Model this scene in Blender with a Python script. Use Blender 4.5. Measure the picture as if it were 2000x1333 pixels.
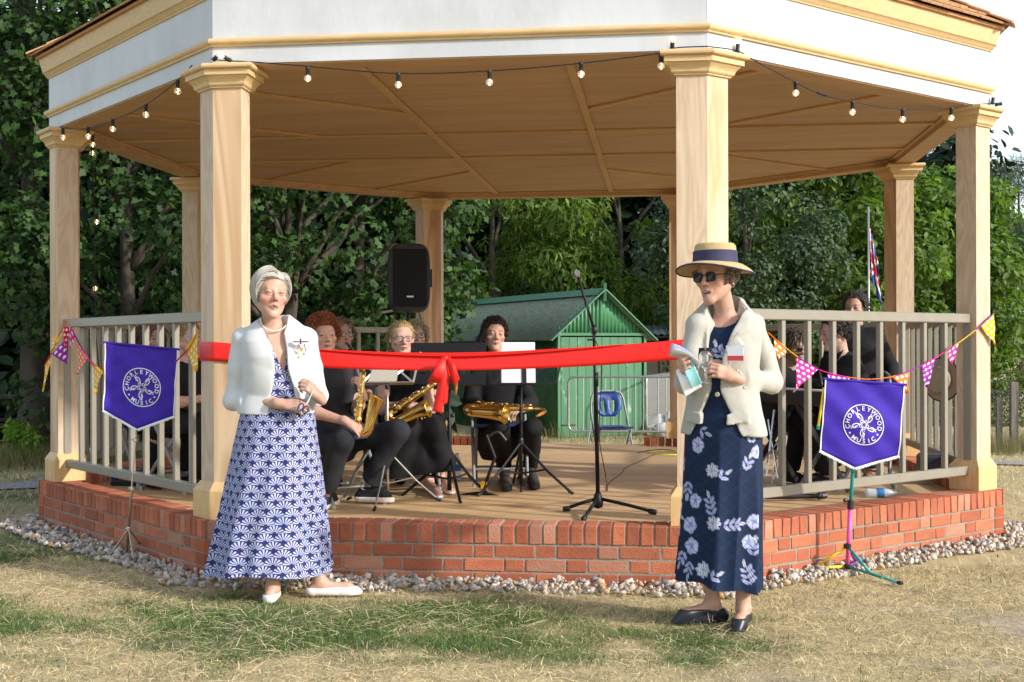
import bpy, bmesh, math, random
import numpy as np
from math import sin, cos, pi, radians, sqrt, atan2
from mathutils import Vector, Matrix, Euler
random.seed(7); RNG = np.random.default_rng(7)
sc = bpy.context.scene
for o in list(bpy.data.objects): bpy.data.objects.remove(o)
# ---------------------------------------------------------------- camera
cam = bpy.data.cameras.new('camera'); camo = bpy.data.objects.new('camera', cam)
sc.collection.objects.link(camo); sc.camera = camo
CAM = np.array([1.132, -10.25, 1.297]); YAW = .1173
camo.location = CAM
camo.rotation_euler = (Matrix.Rotation(YAW, 3, 'Z') @ Matrix.Rotation(pi/2, 3, 'X') @ Matrix.Rotation(-.003, 3, 'Z')).to_euler()
cam.sensor_width = 36; cam.sensor_fit = 'HORIZONTAL'; cam.lens = 2481/2000*36
cam.shift_y = 11/2000; cam.clip_start = .1; cam.clip_end = 3000
# ---------------------------------------------------------------- world and sun
SUN_AZ = radians(-90+65); SUN_EL = radians(25)      # direction towards the sun, azimuth from +x
sd = Vector((cos(SUN_AZ)*cos(SUN_EL), sin(SUN_AZ)*cos(SUN_EL), sin(SUN_EL)))
w = bpy.data.worlds.new('World'); sc.world = w; w.use_nodes = True
nt = w.node_tree; nt.nodes.clear()
def N(nt, typ, **kw):
    n = nt.nodes.new(typ)
    for k, v in kw.items():
        if k.startswith('i_'): n.inputs[k[2:].replace('_', ' ')].default_value = v
        else: setattr(n, k, v)
    return n
out = N(nt, 'ShaderNodeOutputWorld'); bg = N(nt, 'ShaderNodeBackground'); bg.inputs[1].default_value = .15
sky = N(nt, 'ShaderNodeTexSky', sky_type='NISHITA', sun_disc=False)
sky.sun_elevation = SUN_EL; sky.sun_rotation = pi/2 - SUN_AZ
sky.air_density = 1; sky.dust_density = 1.5; sky.ozone_density = 1
# broken white cloud: noise on the direction, the same all round
tc = N(nt, 'ShaderNodeTexCoord'); mp = N(nt, 'ShaderNodeMapping'); mp.inputs['Scale'].default_value = (1, 1, 2.2)
nz = N(nt, 'ShaderNodeTexNoise', i_Scale=1.5, i_Detail=7., i_Roughness=.55)
cr = N(nt, 'ShaderNodeValToRGB'); cr.color_ramp.elements[0].position = .44; cr.color_ramp.elements[1].position = .70
mx = N(nt, 'ShaderNodeMixRGB'); mx.inputs[2].default_value = (5.3, 5.7, 6.2, 1)
nt.links.new(tc.outputs['Generated'], mp.inputs[0]); nt.links.new(mp.outputs[0], nz.inputs['Vector'])
nt.links.new(nz.outputs['Fac'], cr.inputs[0]); nt.links.new(cr.outputs[0], mx.inputs[0])
nt.links.new(sky.outputs[0], mx.inputs[1]); nt.links.new(mx.outputs[0], bg.inputs[0]); nt.links.new(bg.outputs[0], out.inputs[0])
sl = bpy.data.lights.new('sun', 'SUN'); sl.energy = 2.6; sl.angle = radians(2.); sl.color = (1, .965, .91)
so = bpy.data.objects.new('sun', sl); sc.collection.objects.link(so)
so.rotation_euler = (-sd).to_track_quat('-Z', 'Y').to_euler(); so.location = sd*30
vs = sc.view_settings; vs.view_transform = 'Standard'; vs.look = 'None'; vs.exposure = .86; vs.gamma = 1
sc.render.engine = 'CYCLES'; sc.cycles.max_bounces = 7; sc.cycles.transparent_max_bounces = 12
# ---------------------------------------------------------------- helpers
COL = sc.collection
def mk(name, verts, faces, mat=None, parent=None, smooth=False, loc=None, mats=None, fm=None):
    me = bpy.data.meshes.new(name)
    if isinstance(verts, np.ndarray) and isinstance(faces, np.ndarray):
        k = faces.shape[1]; n = len(faces)
        me.vertices.add(len(verts)); me.vertices.foreach_set('co', verts.astype(np.float32).ravel())
        me.loops.add(n*k); me.loops.foreach_set('vertex_index', faces.astype(np.int32).ravel())
        me.polygons.add(n); me.polygons.foreach_set('loop_start', np.arange(0, n*k, k, dtype=np.int32))
        me.update(calc_edges=True)
    else:
        me.from_pydata([tuple(v) for v in verts], [], faces)
    for m in (mats or ([mat] if mat else [])): me.materials.append(m)
    if fm is not None: me.polygons.foreach_set('material_index', np.array(fm, dtype=np.int32))
    if smooth: me.polygons.foreach_set('use_smooth', np.ones(len(me.polygons), dtype=bool))
    me.update()
    return ob(name, me, parent, loc)
def ob(name, me, parent=None, loc=None, rot=None, scale=None):
    o = bpy.data.objects.new(name, me); COL.objects.link(o)
    if parent is not None:
        o.parent = parent
        if loc is None:
            L = Vector((0, 0, 0)); p = parent
            while p is not None: L += p.location; p = p.parent
            o.location = -L
        else: o.location = loc
    elif loc is not None: o.location = loc
    if rot is not None: o.rotation_euler = rot
    if scale is not None: o.scale = scale
    return o
def tag(o, label=None, cat=None, group=None, kind=None):
    if label: o['label'] = label
    if cat: o['category'] = cat
    if group: o['group'] = group
    if kind: o['kind'] = kind
    return o
def thing(name, label, cat, loc=(0, 0, 0), group=None):
    o = bpy.data.objects.new(name, None); COL.objects.link(o); o.location = loc; o.empty_display_size = .1
    return tag(o, label, cat, group)
def V3(*a): return np.array(a, dtype=float)
def unit(v): v = np.asarray(v, float); return v/(np.linalg.norm(v)+1e-12)
class MB:
    """collects shapes into one mesh"""
    def __init__(s): s.v = []; s.f = []; s.m = []
    def add(s, vs, fs, m=0):
        b = len(s.v); s.v += [tuple(map(float, v)) for v in vs]; s.f += [tuple(b+i for i in f) for f in fs]; s.m += [m]*len(fs); return s
    def box(s, c, d, R=None, m=0, bev=0):
        c = np.array(c, float); h = np.array(d, float)/2
        if bev:
            b = bev; P = []
            for ax in range(3):
                for sg in (-1, 1):
                    pass
            # chamfered box: three vertices at each corner
            idx = {}; vs = []
            for sx in (-1, 1):
                for sy in (-1, 1):
                    for sz in (-1, 1):
                        S = np.array((sx, sy, sz))
                        for a in range(3):
                            q = S*(h-b); q[a] = S[a]*h[a]; idx[(sx, sy, sz, a)] = len(vs); vs.append(q)
            fs = []
            for a in range(3):
                u, v = (a+1) % 3, (a+2) % 3
                for sg in (-1, 1):
                    ring = []
                    for su, sv in ((-1, -1), (1, -1), (1, 1), (-1, 1)):
                        S = [0, 0, 0]; S[a] = sg; S[u] = su; S[v] = sv; ring.append(idx[(*S, a)])
                    fs.append(ring if sg > 0 else ring[::-1])
                for su in (-1, 1):
                    for sv in (-1, 1):
                        A = [0, 0, 0]; A[u] = su; A[v] = sv; B = A[:]; A[a] = -1; B[a] = 1
                        q = [idx[(*A, u)], idx[(*B, u)], idx[(*B, v)], idx[(*A, v)]]
                        fs.append(q if su*sv > 0 else q[::-1])
            for sx in (-1, 1):
                for sy in (-1, 1):
                    for sz in (-1, 1):
                        t = [idx[(sx, sy, sz, a)] for a in range(3)]; fs.append(t if sx*sy*sz > 0 else t[::-1])
        else:
            vs = [np.array((x, y, z))*h for x in (-1, 1) for y in (-1, 1) for z in (-1, 1)]
            fs = [(0, 1, 3, 2), (4, 6, 7, 5), (0, 4, 5, 1), (2, 3, 7, 6), (0, 2, 6, 4), (1, 5, 7, 3)]
        if R is not None: vs = [np.array(R) @ v for v in vs]
        return s.add([v+c for v in vs], fs, m)
    def bar(s, a, b, w, h, up=(0, 0, 1), m=0, bev=0):
        a = np.array(a, float); b = np.array(b, float); L = np.linalg.norm(b-a); z = (b-a)/L
        x = np.cross(np.array(up, float), z)
        if np.linalg.norm(x) < 1e-6: x = np.cross((1, 0, 0), z)
        x = unit(x); y = np.cross(z, x)
        return s.box((a+b)/2, (w, h, L), np.array([x, y, z]).T, m, bev)
    def tube(s, pts, r, n=8, m=0, cap=True, ry=None, up=None):
        P = np.array(pts, float); k = len(P); r = np.full(k, r, float) if np.isscalar(r) else np.array(r, float)
        q = r if ry is None else (np.full(k, ry, float) if np.isscalar(ry) else np.array(ry, float))
        T = np.gradient(P, axis=0); T /= np.linalg.norm(T, axis=1)[:, None]+1e-12
        x = np.cross(T[0], up if up is not None else (0, 0, 1.))
        if np.linalg.norm(x) < 1e-3: x = np.cross(T[0], (1., 0, 0))
        x = unit(x); vs = []
        for i in range(k):
            x = unit(x-T[i]*(x @ T[i])); y = np.cross(T[i], x)
            for j in range(n):
                a = 2*pi*j/n; vs.append(P[i]+x*r[i]*cos(a)+y*q[i]*sin(a))
        fs = [(i*n+j, i*n+(j+1) % n, (i+1)*n+(j+1) % n, (i+1)*n+j) for i in range(k-1) for j in range(n)]
        if cap: fs += [tuple(range(n))[::-1], tuple((k-1)*n+j for j in range(n))]
        return s.add(vs, fs, m)
    def loft(s, rings, m=0, cap=True, closed=True):
        n = len(rings[0]); k = len(rings); vs = [p for r in rings for p in r]
        fs = [(i*n+j, i*n+(j+1) % n, (i+1)*n+(j+1) % n, (i+1)*n+j) for i in range(k-1) for j in range(n if closed else n-1)]
        if cap and closed: fs += [tuple(range(n))[::-1], tuple((k-1)*n+j for j in range(n))]
        return s.add(vs, fs, m)
    def lathe(s, prof, c=(0, 0, 0), n=16, R=None, m=0, cap=True):
        c = np.array(c, float); rings = []
        for r, z in prof:
            ring = [np.array((r*cos(2*pi*j/n), r*sin(2*pi*j/n), z)) for j in range(n)]
            if R is not None: ring = [np.array(R) @ p for p in ring]
            rings.append([p+c for p in ring])
        return s.loft(rings, m, cap)
    def prism(s, poly, z0, z1, m=0):
        n = len(poly); vs = [(x, y, z0) for x, y in poly]+[(x, y, z1) for x, y in poly]
        fs = [tuple(range(n))[::-1], tuple(range(n, 2*n))]+[(i, (i+1) % n, n+(i+1) % n, n+i) for i in range(n)]
        return s.add(vs, fs, m)
    def ball(s, c, r, n=10, m=0, R=None):
        k = max(4, n//2); r = np.array(r if hasattr(r, '__len__') else (r, r, r), float); c = np.array(c, float)
        vs = [(0, 0, -1)]+[(cos(2*pi*j/n)*sin(pi*i/k), sin(2*pi*j/n)*sin(pi*i/k), -cos(pi*i/k)) for i in range(1, k) for j in range(n)]+[(0, 0, 1)]
        vs = [np.array(v)*r for v in vs]
        if R is not None: vs = [np.array(R) @ v for v in vs]
        fs = [(0, 1+(j+1) % n, 1+j) for j in range(n)]
        fs += [(1+i*n+j, 1+i*n+(j+1) % n, 1+(i+1)*n+(j+1) % n, 1+(i+1)*n+j) for i in range(k-2) for j in range(n)]
        L = len(vs)-1; b = 1+(k-2)*n; fs += [(b+j, b+(j+1) % n, L) for j in range(n)]
        return s.add([v+c for v in vs], fs, m)
    def build(s, name, mat=None, parent=None, smooth=False, mats=None, loc=None):
        if not isinstance(s.v, np.ndarray) and len(s.v) == 0: s.add([(0, 0, 0), (.001, 0, 0), (0, .001, 0)], [(0, 1, 2)])
        o = mk(name, s.v, s.f, mat, parent, smooth, loc, mats, s.m if mats else None)
        if smooth == 'auto': autosmooth(o)
        return o
def autosmooth(o, ang=40):
    me = o.data; me.polygons.foreach_set('use_smooth', np.ones(len(me.polygons), dtype=bool))
    bm = bmesh.new(); bm.from_mesh(me)
    for e in bm.edges:
        if len(e.link_faces) == 2 and e.calc_face_angle(0) > radians(ang): e.smooth = False
    bm.to_mesh(me); bm.free()
def spline(pts, n=40):
    """Catmull-Rom through pts"""
    P = np.array(pts, float); P = np.vstack([2*P[0]-P[1], P, 2*P[-1]-P[-2]]); k = len(P)-3
    t = np.linspace(0, k-1e-9, n); i = t.astype(int); u = (t-i)[:, None]
    a, b, c, d = P[i], P[i+1], P[i+2], P[i+3]
    return .5*((2*b)+(-a+c)*u+(2*a-5*b+4*c-d)*u*u+(-a+3*b-3*c+d)*u**3)
# pixel of the 2000 x 1333 picture -> ray, used only to measure where things stand
_c, _s = cos(YAW), sin(YAW)
def ray(x, y):
    u, v = x-1000, y-677.5; u, v = u-.003*v, .003*u+v
    r, z = u/2481., -v/2481.
    return np.array([_c*r-_s, _s*r+_c, z])
def onz(x, y, z): d = ray(x, y); return CAM+(z-CAM[2])/d[2]*d
def atd(x, y, dep): return CAM+dep*ray(x, y)
def camd(P): d = np.asarray(P)-CAM; return -_s*d[0]+_c*d[1]
def vnoise(x, y, seed=0):
    """smooth value noise on arrays"""
    def h(i, j):
        a = np.sin(i*127.1+j*311.7+seed*74.7)*43758.5453; return a-np.floor(a)
    i = np.floor(x); j = np.floor(y); u = x-i; v = y-j; u = u*u*(3-2*u); v = v*v*(3-2*v)
    return (h(i, j)*(1-u)+h(i+1, j)*u)*(1-v)+(h(i, j+1)*(1-u)+h(i+1, j+1)*u)*v
def fbm(x, y, seed=0, o=4):
    r = 0; a = .5; 
    for k in range(o): r = r+a*vnoise(x*2**k, y*2**k, seed+k*13); a *= .5
    return r/.9375
# ---------------------------------------------------------------- materials
MATS = {}
def mat(name, col=(.5, .5, .5), rough=.6, metal=0, spec=.4, var=0, vs=6, stretch=(1, 1, 1), col2=None, bump=0, bs=60, bstretch=None,
        rnd=0, coord='Object', attr=None, sheen=0, trans=0, alpha=1, ior=None, emit=None, detail=4, coat=0, contrast=(.3, .7), sub=0, dist=0):
    if name in MATS: return MATS[name]
    m = bpy.data.materials.new(name); MATS[name] = m; m.use_nodes = True; t = m.node_tree
    b = t.nodes['Principled BSDF']; L = t.links.new
    b.inputs['Roughness'].default_value = rough; b.inputs['Metallic'].default_value = metal; b.inputs['Specular IOR Level'].default_value = spec
    b.inputs['Base Color'].default_value = (*col, 1)
    if sheen: b.inputs['Sheen Weight'].default_value = sheen
    if trans: b.inputs['Transmission Weight'].default_value = trans
    if alpha < 1: b.inputs['Alpha'].default_value = alpha
    if ior: b.inputs['IOR'].default_value = ior
    if coat: b.inputs['Coat Weight'].default_value = coat
    if sub: b.inputs['Subsurface Weight'].default_value = sub; b.inputs['Subsurface Radius'].default_value = (.012, .005, .003); b.inputs['Subsurface Scale'].default_value = 1
    if emit: b.inputs['Emission Color'].default_value = (*emit[0], 1); b.inputs['Emission Strength'].default_value = emit[1]
    tcn = N(t, 'ShaderNodeTexCoord'); co = tcn.outputs[coord]
    src = None
    if attr:
        a = N(t, 'ShaderNodeAttribute', attribute_name=attr); src = a.outputs['Color']
    if var or col2:
        mpn = N(t, 'ShaderNodeMapping'); mpn.inputs['Scale'].default_value = stretch; L(co, mpn.inputs[0])
        no = N(t, 'ShaderNodeTexNoise', i_Scale=float(vs), i_Detail=float(detail), i_Roughness=.6); no.inputs['Distortion'].default_value = dist
        L(mpn.outputs[0], no.inputs['Vector'])
        rp = N(t, 'ShaderNodeMapRange'); rp.inputs[1].default_value = contrast[0]; rp.inputs[2].default_value = contrast[1]; L(no.outputs['Fac'], rp.inputs[0])
        mxn = N(t, 'ShaderNodeMixRGB')
        if col2: mxn.inputs[2].default_value = (*col2, 1)
        else: mxn.inputs[2].default_value = tuple(c*(1-var) for c in col)+(1,)
        if src is not None:
            L(src, mxn.inputs[1])
            if not col2:
                mu = N(t, 'ShaderNodeMixRGB', blend_type='MULTIPLY', i_Fac=1.); mu.inputs[2].default_value = (1-var,)*3+(1,); L(src, mu.inputs[1]); L(mu.outputs[0], mxn.inputs[2])
        else: mxn.inputs[1].default_value = (*col, 1)
        L(rp.outputs[0], mxn.inputs[0]); src = mxn.outputs[0]
    if rnd:
        oi = N(t, 'ShaderNodeObjectInfo'); mr = N(t, 'ShaderNodeMapRange'); mr.inputs[3].default_value = 1-rnd; mr.inputs[4].default_value = 1+rnd
        L(oi.outputs['Random'], mr.inputs[0]); hs = N(t, 'ShaderNodeHueSaturation'); L(mr.outputs[0], hs.inputs['Value'])
        if src is not None: L(src, hs.inputs['Color'])
        else: hs.inputs['Color'].default_value = (*col, 1)
        src = hs.outputs[0]
    if src is not None: L(src, b.inputs['Base Color'])
    if bump:
        mp2 = N(t, 'ShaderNodeMapping'); mp2.inputs['Scale'].default_value = bstretch or stretch; L(co, mp2.inputs[0])
        n2 = N(t, 'ShaderNodeTexNoise', i_Scale=float(bs), i_Detail=3.); L(mp2.outputs[0], n2.inputs['Vector'])
        bp = N(t, 'ShaderNodeBump', i_Strength=float(min(bump, 1)), i_Distance=.01); L(n2.outputs['Fac'], bp.inputs['Height']); L(bp.outputs[0], b.inputs['Normal'])
    return m
def wood(name, c1, c2, scale=3, axis=2, rough=.6, rnd=.06, fine=.35, ring=1.0):
    """grain running along one axis: stretched rings plus fine streaks"""
    if name in MATS: return MATS[name]
    m = bpy.data.materials.new(name); MATS[name] = m; m.use_nodes = True; t = m.node_tree; b = t.nodes['Principled BSDF']; L = t.links.new
    b.inputs['Roughness'].default_value = rough; b.inputs['Specular IOR Level'].default_value = .3
    tcn = N(t, 'ShaderNodeTexCoord'); oi = N(t, 'ShaderNodeObjectInfo')
    ad = N(t, 'ShaderNodeVectorMath', operation='ADD'); L(tcn.outputs['Object'], ad.inputs[0])
    sv = N(t, 'ShaderNodeVectorMath', operation='SCALE'); sv.inputs[0].default_value = (3.1, 5.7, 9.3); L(oi.outputs['Random'], sv.inputs['Scale']); L(sv.outputs[0], ad.inputs[1])
    st = [1, 1, 1]; st[axis] = .18
    mp_ = N(t, 'ShaderNodeMapping'); mp_.inputs['Scale'].default_value = st; L(ad.outputs[0], mp_.inputs[0])
    n1 = N(t, 'ShaderNodeTexNoise', i_Scale=float(scale), i_Detail=3., i_Distortion=.6); L(mp_.outputs[0], n1.inputs['Vector'])
    mu = N(t, 'ShaderNodeMath', operation='MULTIPLY'); mu.inputs[1].default_value = 22*ring; L(n1.outputs['Fac'], mu.inputs[0])
    fr = N(t, 'ShaderNodeMath', operation='PINGPONG'); fr.inputs[1].default_value = 1; L(mu.outputs[0], fr.inputs[0])
    st2 = [60, 60, 60]; st2[axis] = 1.2
    mp3 = N(t, 'ShaderNodeMapping'); mp3.inputs['Scale'].default_value = st2; L(ad.outputs[0], mp3.inputs[0])
    n2 = N(t, 'ShaderNodeTexNoise', i_Scale=1.5, i_Detail=2.); L(mp3.outputs[0], n2.inputs['Vector'])
    mixf = N(t, 'ShaderNodeMix'); mixf.inputs[0].default_value = fine; L(fr.outputs[0], mixf.inputs[2]); L(n2.outputs['Fac'], mixf.inputs[3])
    n3 = N(t, 'ShaderNodeTexNoise', i_Scale=1.7, i_Detail=2.); L(ad.outputs[0], n3.inputs['Vector'])
    mx_ = N(t, 'ShaderNodeMixRGB'); mx_.inputs[1].default_value = (*c1, 1); mx_.inputs[2].default_value = (*c2, 1); L(mixf.outputs[0], mx_.inputs[0])
    hs = N(t, 'ShaderNodeHueSaturation'); mr = N(t, 'ShaderNodeMapRange'); mr.inputs[3].default_value = 1-rnd; mr.inputs[4].default_value = 1+rnd
    av = N(t, 'ShaderNodeMath', operation='ADD'); L(oi.outputs['Random'], av.inputs[0]); L(n3.outputs['Fac'], av.inputs[1])
    hf = N(t, 'ShaderNodeMath', operation='MULTIPLY'); hf.inputs[1].default_value = .5; L(av.outputs[0], hf.inputs[0]); L(hf.outputs[0], mr.inputs[0])
    L(mr.outputs[0], hs.inputs['Value']); L(mx_.outputs[0], hs.inputs['Color']); L(hs.outputs[0], b.inputs['Base Color'])
    bp = N(t, 'ShaderNodeBump', i_Strength=.15, i_Distance=.003); L(mixf.outputs[0], bp.inputs['Height']); L(bp.outputs[0], b.inputs['Normal'])
    return m
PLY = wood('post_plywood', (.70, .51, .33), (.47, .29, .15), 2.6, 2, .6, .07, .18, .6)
SAP = wood('post_board', (.64, .50, .36), (.48, .34, .22), 5, 2, .6, .04)
CEIL = wood('ceiling_plywood', (.55, .36, .195), (.45, .275, .14), .9, 0, .6, .12)  # post plywood again, with shade and bounced warmth put into its colour
BAT = wood('ceiling_batten', (.62, .39, .17), (.52, .31, .13), 4, 0, .55, .05)
BATY = wood('ceiling_batten_along', (.62, .39, .17), (.52, .31, .13), 4, 1, .55, .05)
PINE = wood('moulding_pine', (.66, .475, .25), (.56, .375, .175), 7, 0, .5, .05)
PINEZ = wood('base_pine', (.70, .475, .235), (.58, .36, .155), 5, 2, .5, .06)
CEDAR = wood('cedar_shingle', (.52, .30, .15), (.38, .19, .08), 7, 1, .75, .25)
DECK = wood('deck_board', (.66, .45, .24), (.47, .29, .14), 5, 0, .6, .16)
WHITE = mat('white_undercoat', (.58, .595, .61), .55, var=.12, vs=2.2, stretch=(1, 1, .5), bump=.15, bs=25, contrast=(.42, .6))
RAIL = mat('railing_paint', (.26, .235, .185), .38, var=.12, vs=8, spec=.5)
RAILB = RAIL
MORTAR = mat('mortar', (.36, .335, .275), .95, var=.35, vs=60, bump=.8, bs=220)
STEEL = mat('galvanised_steel', (.42, .43, .43), .42, metal=.75, var=.25, vs=18)
CHROME = mat('chrome', (.72, .72, .72), .18, metal=1)
BLACKP = mat('black_plastic', (.014, .014, .016), .45, spec=.4)
BLACKM = mat('black_powder_coat', (.007, .007, .008), .5, spec=.3)
BRASS = mat('lacquered_brass', (.80, .53, .16), .24, metal=1, var=.2, vs=30)
BLUEP = mat('blue_plastic', (.008, .045, .20), .45, spec=.45)
GREYLEG = mat('grey_chair_tube', (.24, .25, .25), .45, metal=.2)
def brickmat(name, c, c2):
    m = mat(name, c, .85, var=0, vs=9, col2=c2, bump=.5, bs=90, rnd=.18, contrast=(.35, .75), stretch=(1, 1, 2.2), coord='Object')
    return m
BR = [brickmat('red_brick', (.40, .115, .052), (.32, .095, .05)), brickmat('orange_brick', (.48, .155, .075), (.37, .11, .052)), brickmat('dusty_brick', (.48, .18, .10), (.44, .24, .165)), brickmat('corner_special_brick', (.40, .095, .034), (.36, .085, .034))]
# ---------------------------------------------------------------- ground
def sstep(a, b, x): t = np.clip((x-a)/(b-a), 0, 1); return t*t*(3-2*t)
def gz(x, y):
    """height of the ground: level round the bandstand, falling a little behind it"""
    x = np.asarray(x, float); y = np.asarray(y, float)
    t = np.clip((y-3.4)/9., 0, 1); t = t*t*(3-2*t)
    b = .018*(fbm(x*1.7, y*1.7, 3)-.5)*np.clip((np.hypot(x, y)-3.4)*2, 0, 1)
    return -.12*sstep(3.3, 4.4, y)-.18*t+b
def greenness(x, y):
    """0 dry straw .. 1 green, -1 bare pale soil"""
    n = fbm(x*.9+5, y*1.5, 11, 4); n2 = fbm(x*3.1, y*4.2, 21, 3)
    g = n*.7+n2*.55
    band = np.exp(-((y+4.62)/.42)**2)*sstep(2.2, 1.0, x)*.20 + np.exp(-((y+4.05)/.25)**2-((x-.55)/.7)**2)*.18 - sstep(1.3, 2.4, x)*.16 - np.exp(-((y+3.75)/.18)**2)*.10
    back = sstep(2., 6., y)*-.12+sstep(-3.4, -4.6, x)*sstep(-3, 0, y)*.12
    return np.clip((g+band+back-.57)*3.4, 0, 1)
def bare(x, y):
    n = fbm(x*1.3+9, y*2.6+2, 31, 4)
    return np.clip((n-.47+sstep(1.7, 3.0, x)*.13*sstep(-3.7, -4.4, y)-.05)*6-.3, 0, 1)*sstep(-3.3, -4.2, y)*sstep(.9, 2.0, x)
def soil_colour(x, y):
    g = greenness(x, y)[:, None]; b = bare(x, y)[:, None]; n = fbm(x*9, y*9, 41, 3)[:, None]; n2 = fbm(x*31, y*31, 51, 2)[:, None]
    dry = V3(.56, .445, .235)*(.62+.75*n); gr = V3(.12, .15, .045)*(.6+.8*n); so_ = V3(.47, .385, .275)*(.8+.4*n2)
    c = dry*(1-g)+gr*g; c = c*(1-b)+so_*b
    return c*(.75+.5*n2)
def setcol(o, cols, name='Col'):
    a = o.data.color_attributes.new(name, 'FLOAT_COLOR', 'POINT')
    d = np.ones((len(cols), 4), np.float32); d[:, :3] = cols; a.data.foreach_set('color', d.ravel())
def grid_axis(lo, hi, n0, far):
    c = np.linspace(lo, hi, n0); st = c[1]-c[0]; out_ = []; d = st; x = hi
    while x < far: d *= 1.22; x += d; out_.append(x)
    lo_ = []; d = st; x = lo
    while x > -far: d *= 1.22; x -= d; lo_.append(x)
    return np.array(lo_[::-1]+list(c)+out_)
gx = grid_axis(-4.2, 4.8, 181, 600); gy = grid_axis(-5.9, -2.9, 81, 600)
GX, GY = np.meshgrid(gx, gy, indexing='ij'); nx, ny = GX.shape
P = np.c_[GX.ravel(), GY.ravel(), gz(GX.ravel(), GY.ravel())]
i, j = np.meshgrid(np.arange(nx-1), np.arange(ny-1), indexing='ij'); a = (i*ny+j).ravel()
SOIL = mat('dry_soil_and_thatch', (.3, .24, .1), .95, attr='Col', var=.35, vs=55, bump=.6, bs=160, contrast=(.35, .65))
ground = mk('ground', P, np.c_[a, a+ny, a+ny+1, a+1], SOIL, smooth=True); setcol(ground, soil_colour(P[:, 0], P[:, 1])); tag(ground, kind='structure')
# worn gravel path either side, behind
def in_oct(x, y, ap):
    r = np.zeros_like(x)-9
    for k in range(8): n, _ = (lambda a: (np.array([cos(a), sin(a)]), 0))(radians(-135+45*k)); r = np.maximum(r, x*n[0]+y*n[1]-ap)
    return r
def blades(name, x, y, h, w, lean, cols, label, bend=.5, mat_=None, az=None, z0=None):
    n = len(x); az = RNG.uniform(0, 2*pi, n) if az is None else az; z = gz(x, y)-.004 if z0 is None else z0
    d = np.c_[np.cos(az), np.sin(az), np.zeros(n)]; s = np.c_[-np.sin(az), np.cos(az), np.zeros(n)]
    fa = RNG.uniform(0, pi, n); s = s*np.cos(fa)[:, None]+np.c_[np.zeros((n, 2)), np.sin(fa)]*.35
    b0 = np.c_[x, y, z]; up = V3(0, 0, 1)
    m1 = b0+d*(h*np.sin(lean)*.5)[:, None]+up*(h*np.cos(lean)*.55)[:, None]
    l2 = np.minimum(lean+bend*RNG.uniform(.3, 1.3, n), 1.9)
    t1 = m1+d*(h*.5*np.sin(l2))[:, None]+up*(h*.5*np.cos(l2))[:, None]
    t1[:, 2] = np.maximum(t1[:, 2], z+.004); m1[:, 2] = np.maximum(m1[:, 2], z+.006)
    W = w[:, None]; v = np.stack([b0-s*W, b0+s*W, m1+s*W*.8, m1-s*W*.8, t1], 1).reshape(-1, 3)
    k = np.arange(n)*5; f4 = np.c_[k, k+1, k+2, k+3]; f3 = np.c_[k+3, k+2, k+4]
    me = bpy.data.meshes.new(name); me.vertices.add(len(v)); me.vertices.foreach_set('co', v.astype(np.float32).ravel())
    lo = np.concatenate([f4.ravel(), f3.ravel()]).astype(np.int32); me.loops.add(len(lo)); me.loops.foreach_set('vertex_index', lo)
    me.polygons.add(2*n); me.polygons.foreach_set('loop_start', np.r_[np.arange(n)*4, 4*n+np.arange(n)*3].astype(np.int32)); me.update(calc_edges=True)
    me.materials.append(mat_); o = ob(name, me); setcol(o, np.repeat(cols, 5, 0)); tag(o, label, 'grass', kind='stuff'); return o
def blade_mat(name, tr):
    m = mat(name, (.2, .2, .1), .7, attr='Col', spec=.2); t = m.node_tree; b = t.nodes['Principled BSDF']; o = t.nodes['Material Output']
    tl = N(t, 'ShaderNodeBsdfTranslucent'); ms = N(t, 'ShaderNodeMixShader', i_Fac=tr); at = [n for n in t.nodes if n.type == 'ATTRIBUTE'][0]
    t.links.new(at.outputs['Color'], tl.inputs[0]); t.links.new(b.outputs[0], ms.inputs[1]); t.links.new(tl.outputs[0], ms.inputs[2]); t.links.new(ms.outputs[0], o.inputs[0]); return m
GRASS = blade_mat('grass_blade', .3)
def scatter(n, x0, x1, y0, y1): return RNG.uniform(x0, x1, n), RNG.uniform(y0, y1, n)
def in_view(x, y, m=90):
    d0, d1 = x-CAM[0], y-CAM[1]; fw = -_s*d0+_c*d1; r = _c*d0+_s*d1; px = 1000+2481*r/fw; py = 677.5+2481*1.297/fw
    return (fw > 1) & (px > -m) & (px < 2000+m) & (py < 1333+m*1.3)
def keep(x, y, inner=3.50):
    e = in_oct(x, y, inner)+.16*(fbm(x*3, y*3, 77)-.5)*2; k = (e > .22*RNG.uniform(0, 1, len(x))) & in_view(x, y); return k
x, y = scatter(285000, -3.6, 4.4, -5.75, -2.6); k = keep(x, y); x, y = x[k], y[k]
g = greenness(x, y); br = bare(x, y); r = RNG.uniform(0, 1, len(x)); k = (r > br*.93) & (RNG.uniform(0, 1, len(x)) < .55+.45*g); x, y, g = x[k], y[k], g[k]; n = len(x)
isg = RNG.uniform(0, 1, n) < g*.85+.06
v = RNG.uniform(.40, 1.40, n)[:, None]; hue = RNG.uniform(0, 1, n)[:, None]
cg = (V3(.085, .175, .035)*(1-hue)+V3(.20, .27, .085)*hue)*v; cd = (V3(.58, .45, .215)*(1-hue)+V3(.74, .62, .385)*hue)*v
cols = np.where(isg[:, None], cg, cd)
blades('lawn_grass', x, y, np.where(isg, RNG.uniform(.022, .06, n), RNG.uniform(.02, .052, n)), RNG.uniform(.0011, .0024, n), np.where(isg, RNG.uniform(.3, 1.25, n), RNG.uniform(.7, 1.5, n)), cols, 'short patchy green and straw-dry grass in front of the bandstand', .6, GRASS)
x, y = scatter(34000, -3.6, 4.4, -5.75, -2.6); k = keep(x, y, 3.46); x, y = x[k], y[k]; n = len(x)
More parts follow.
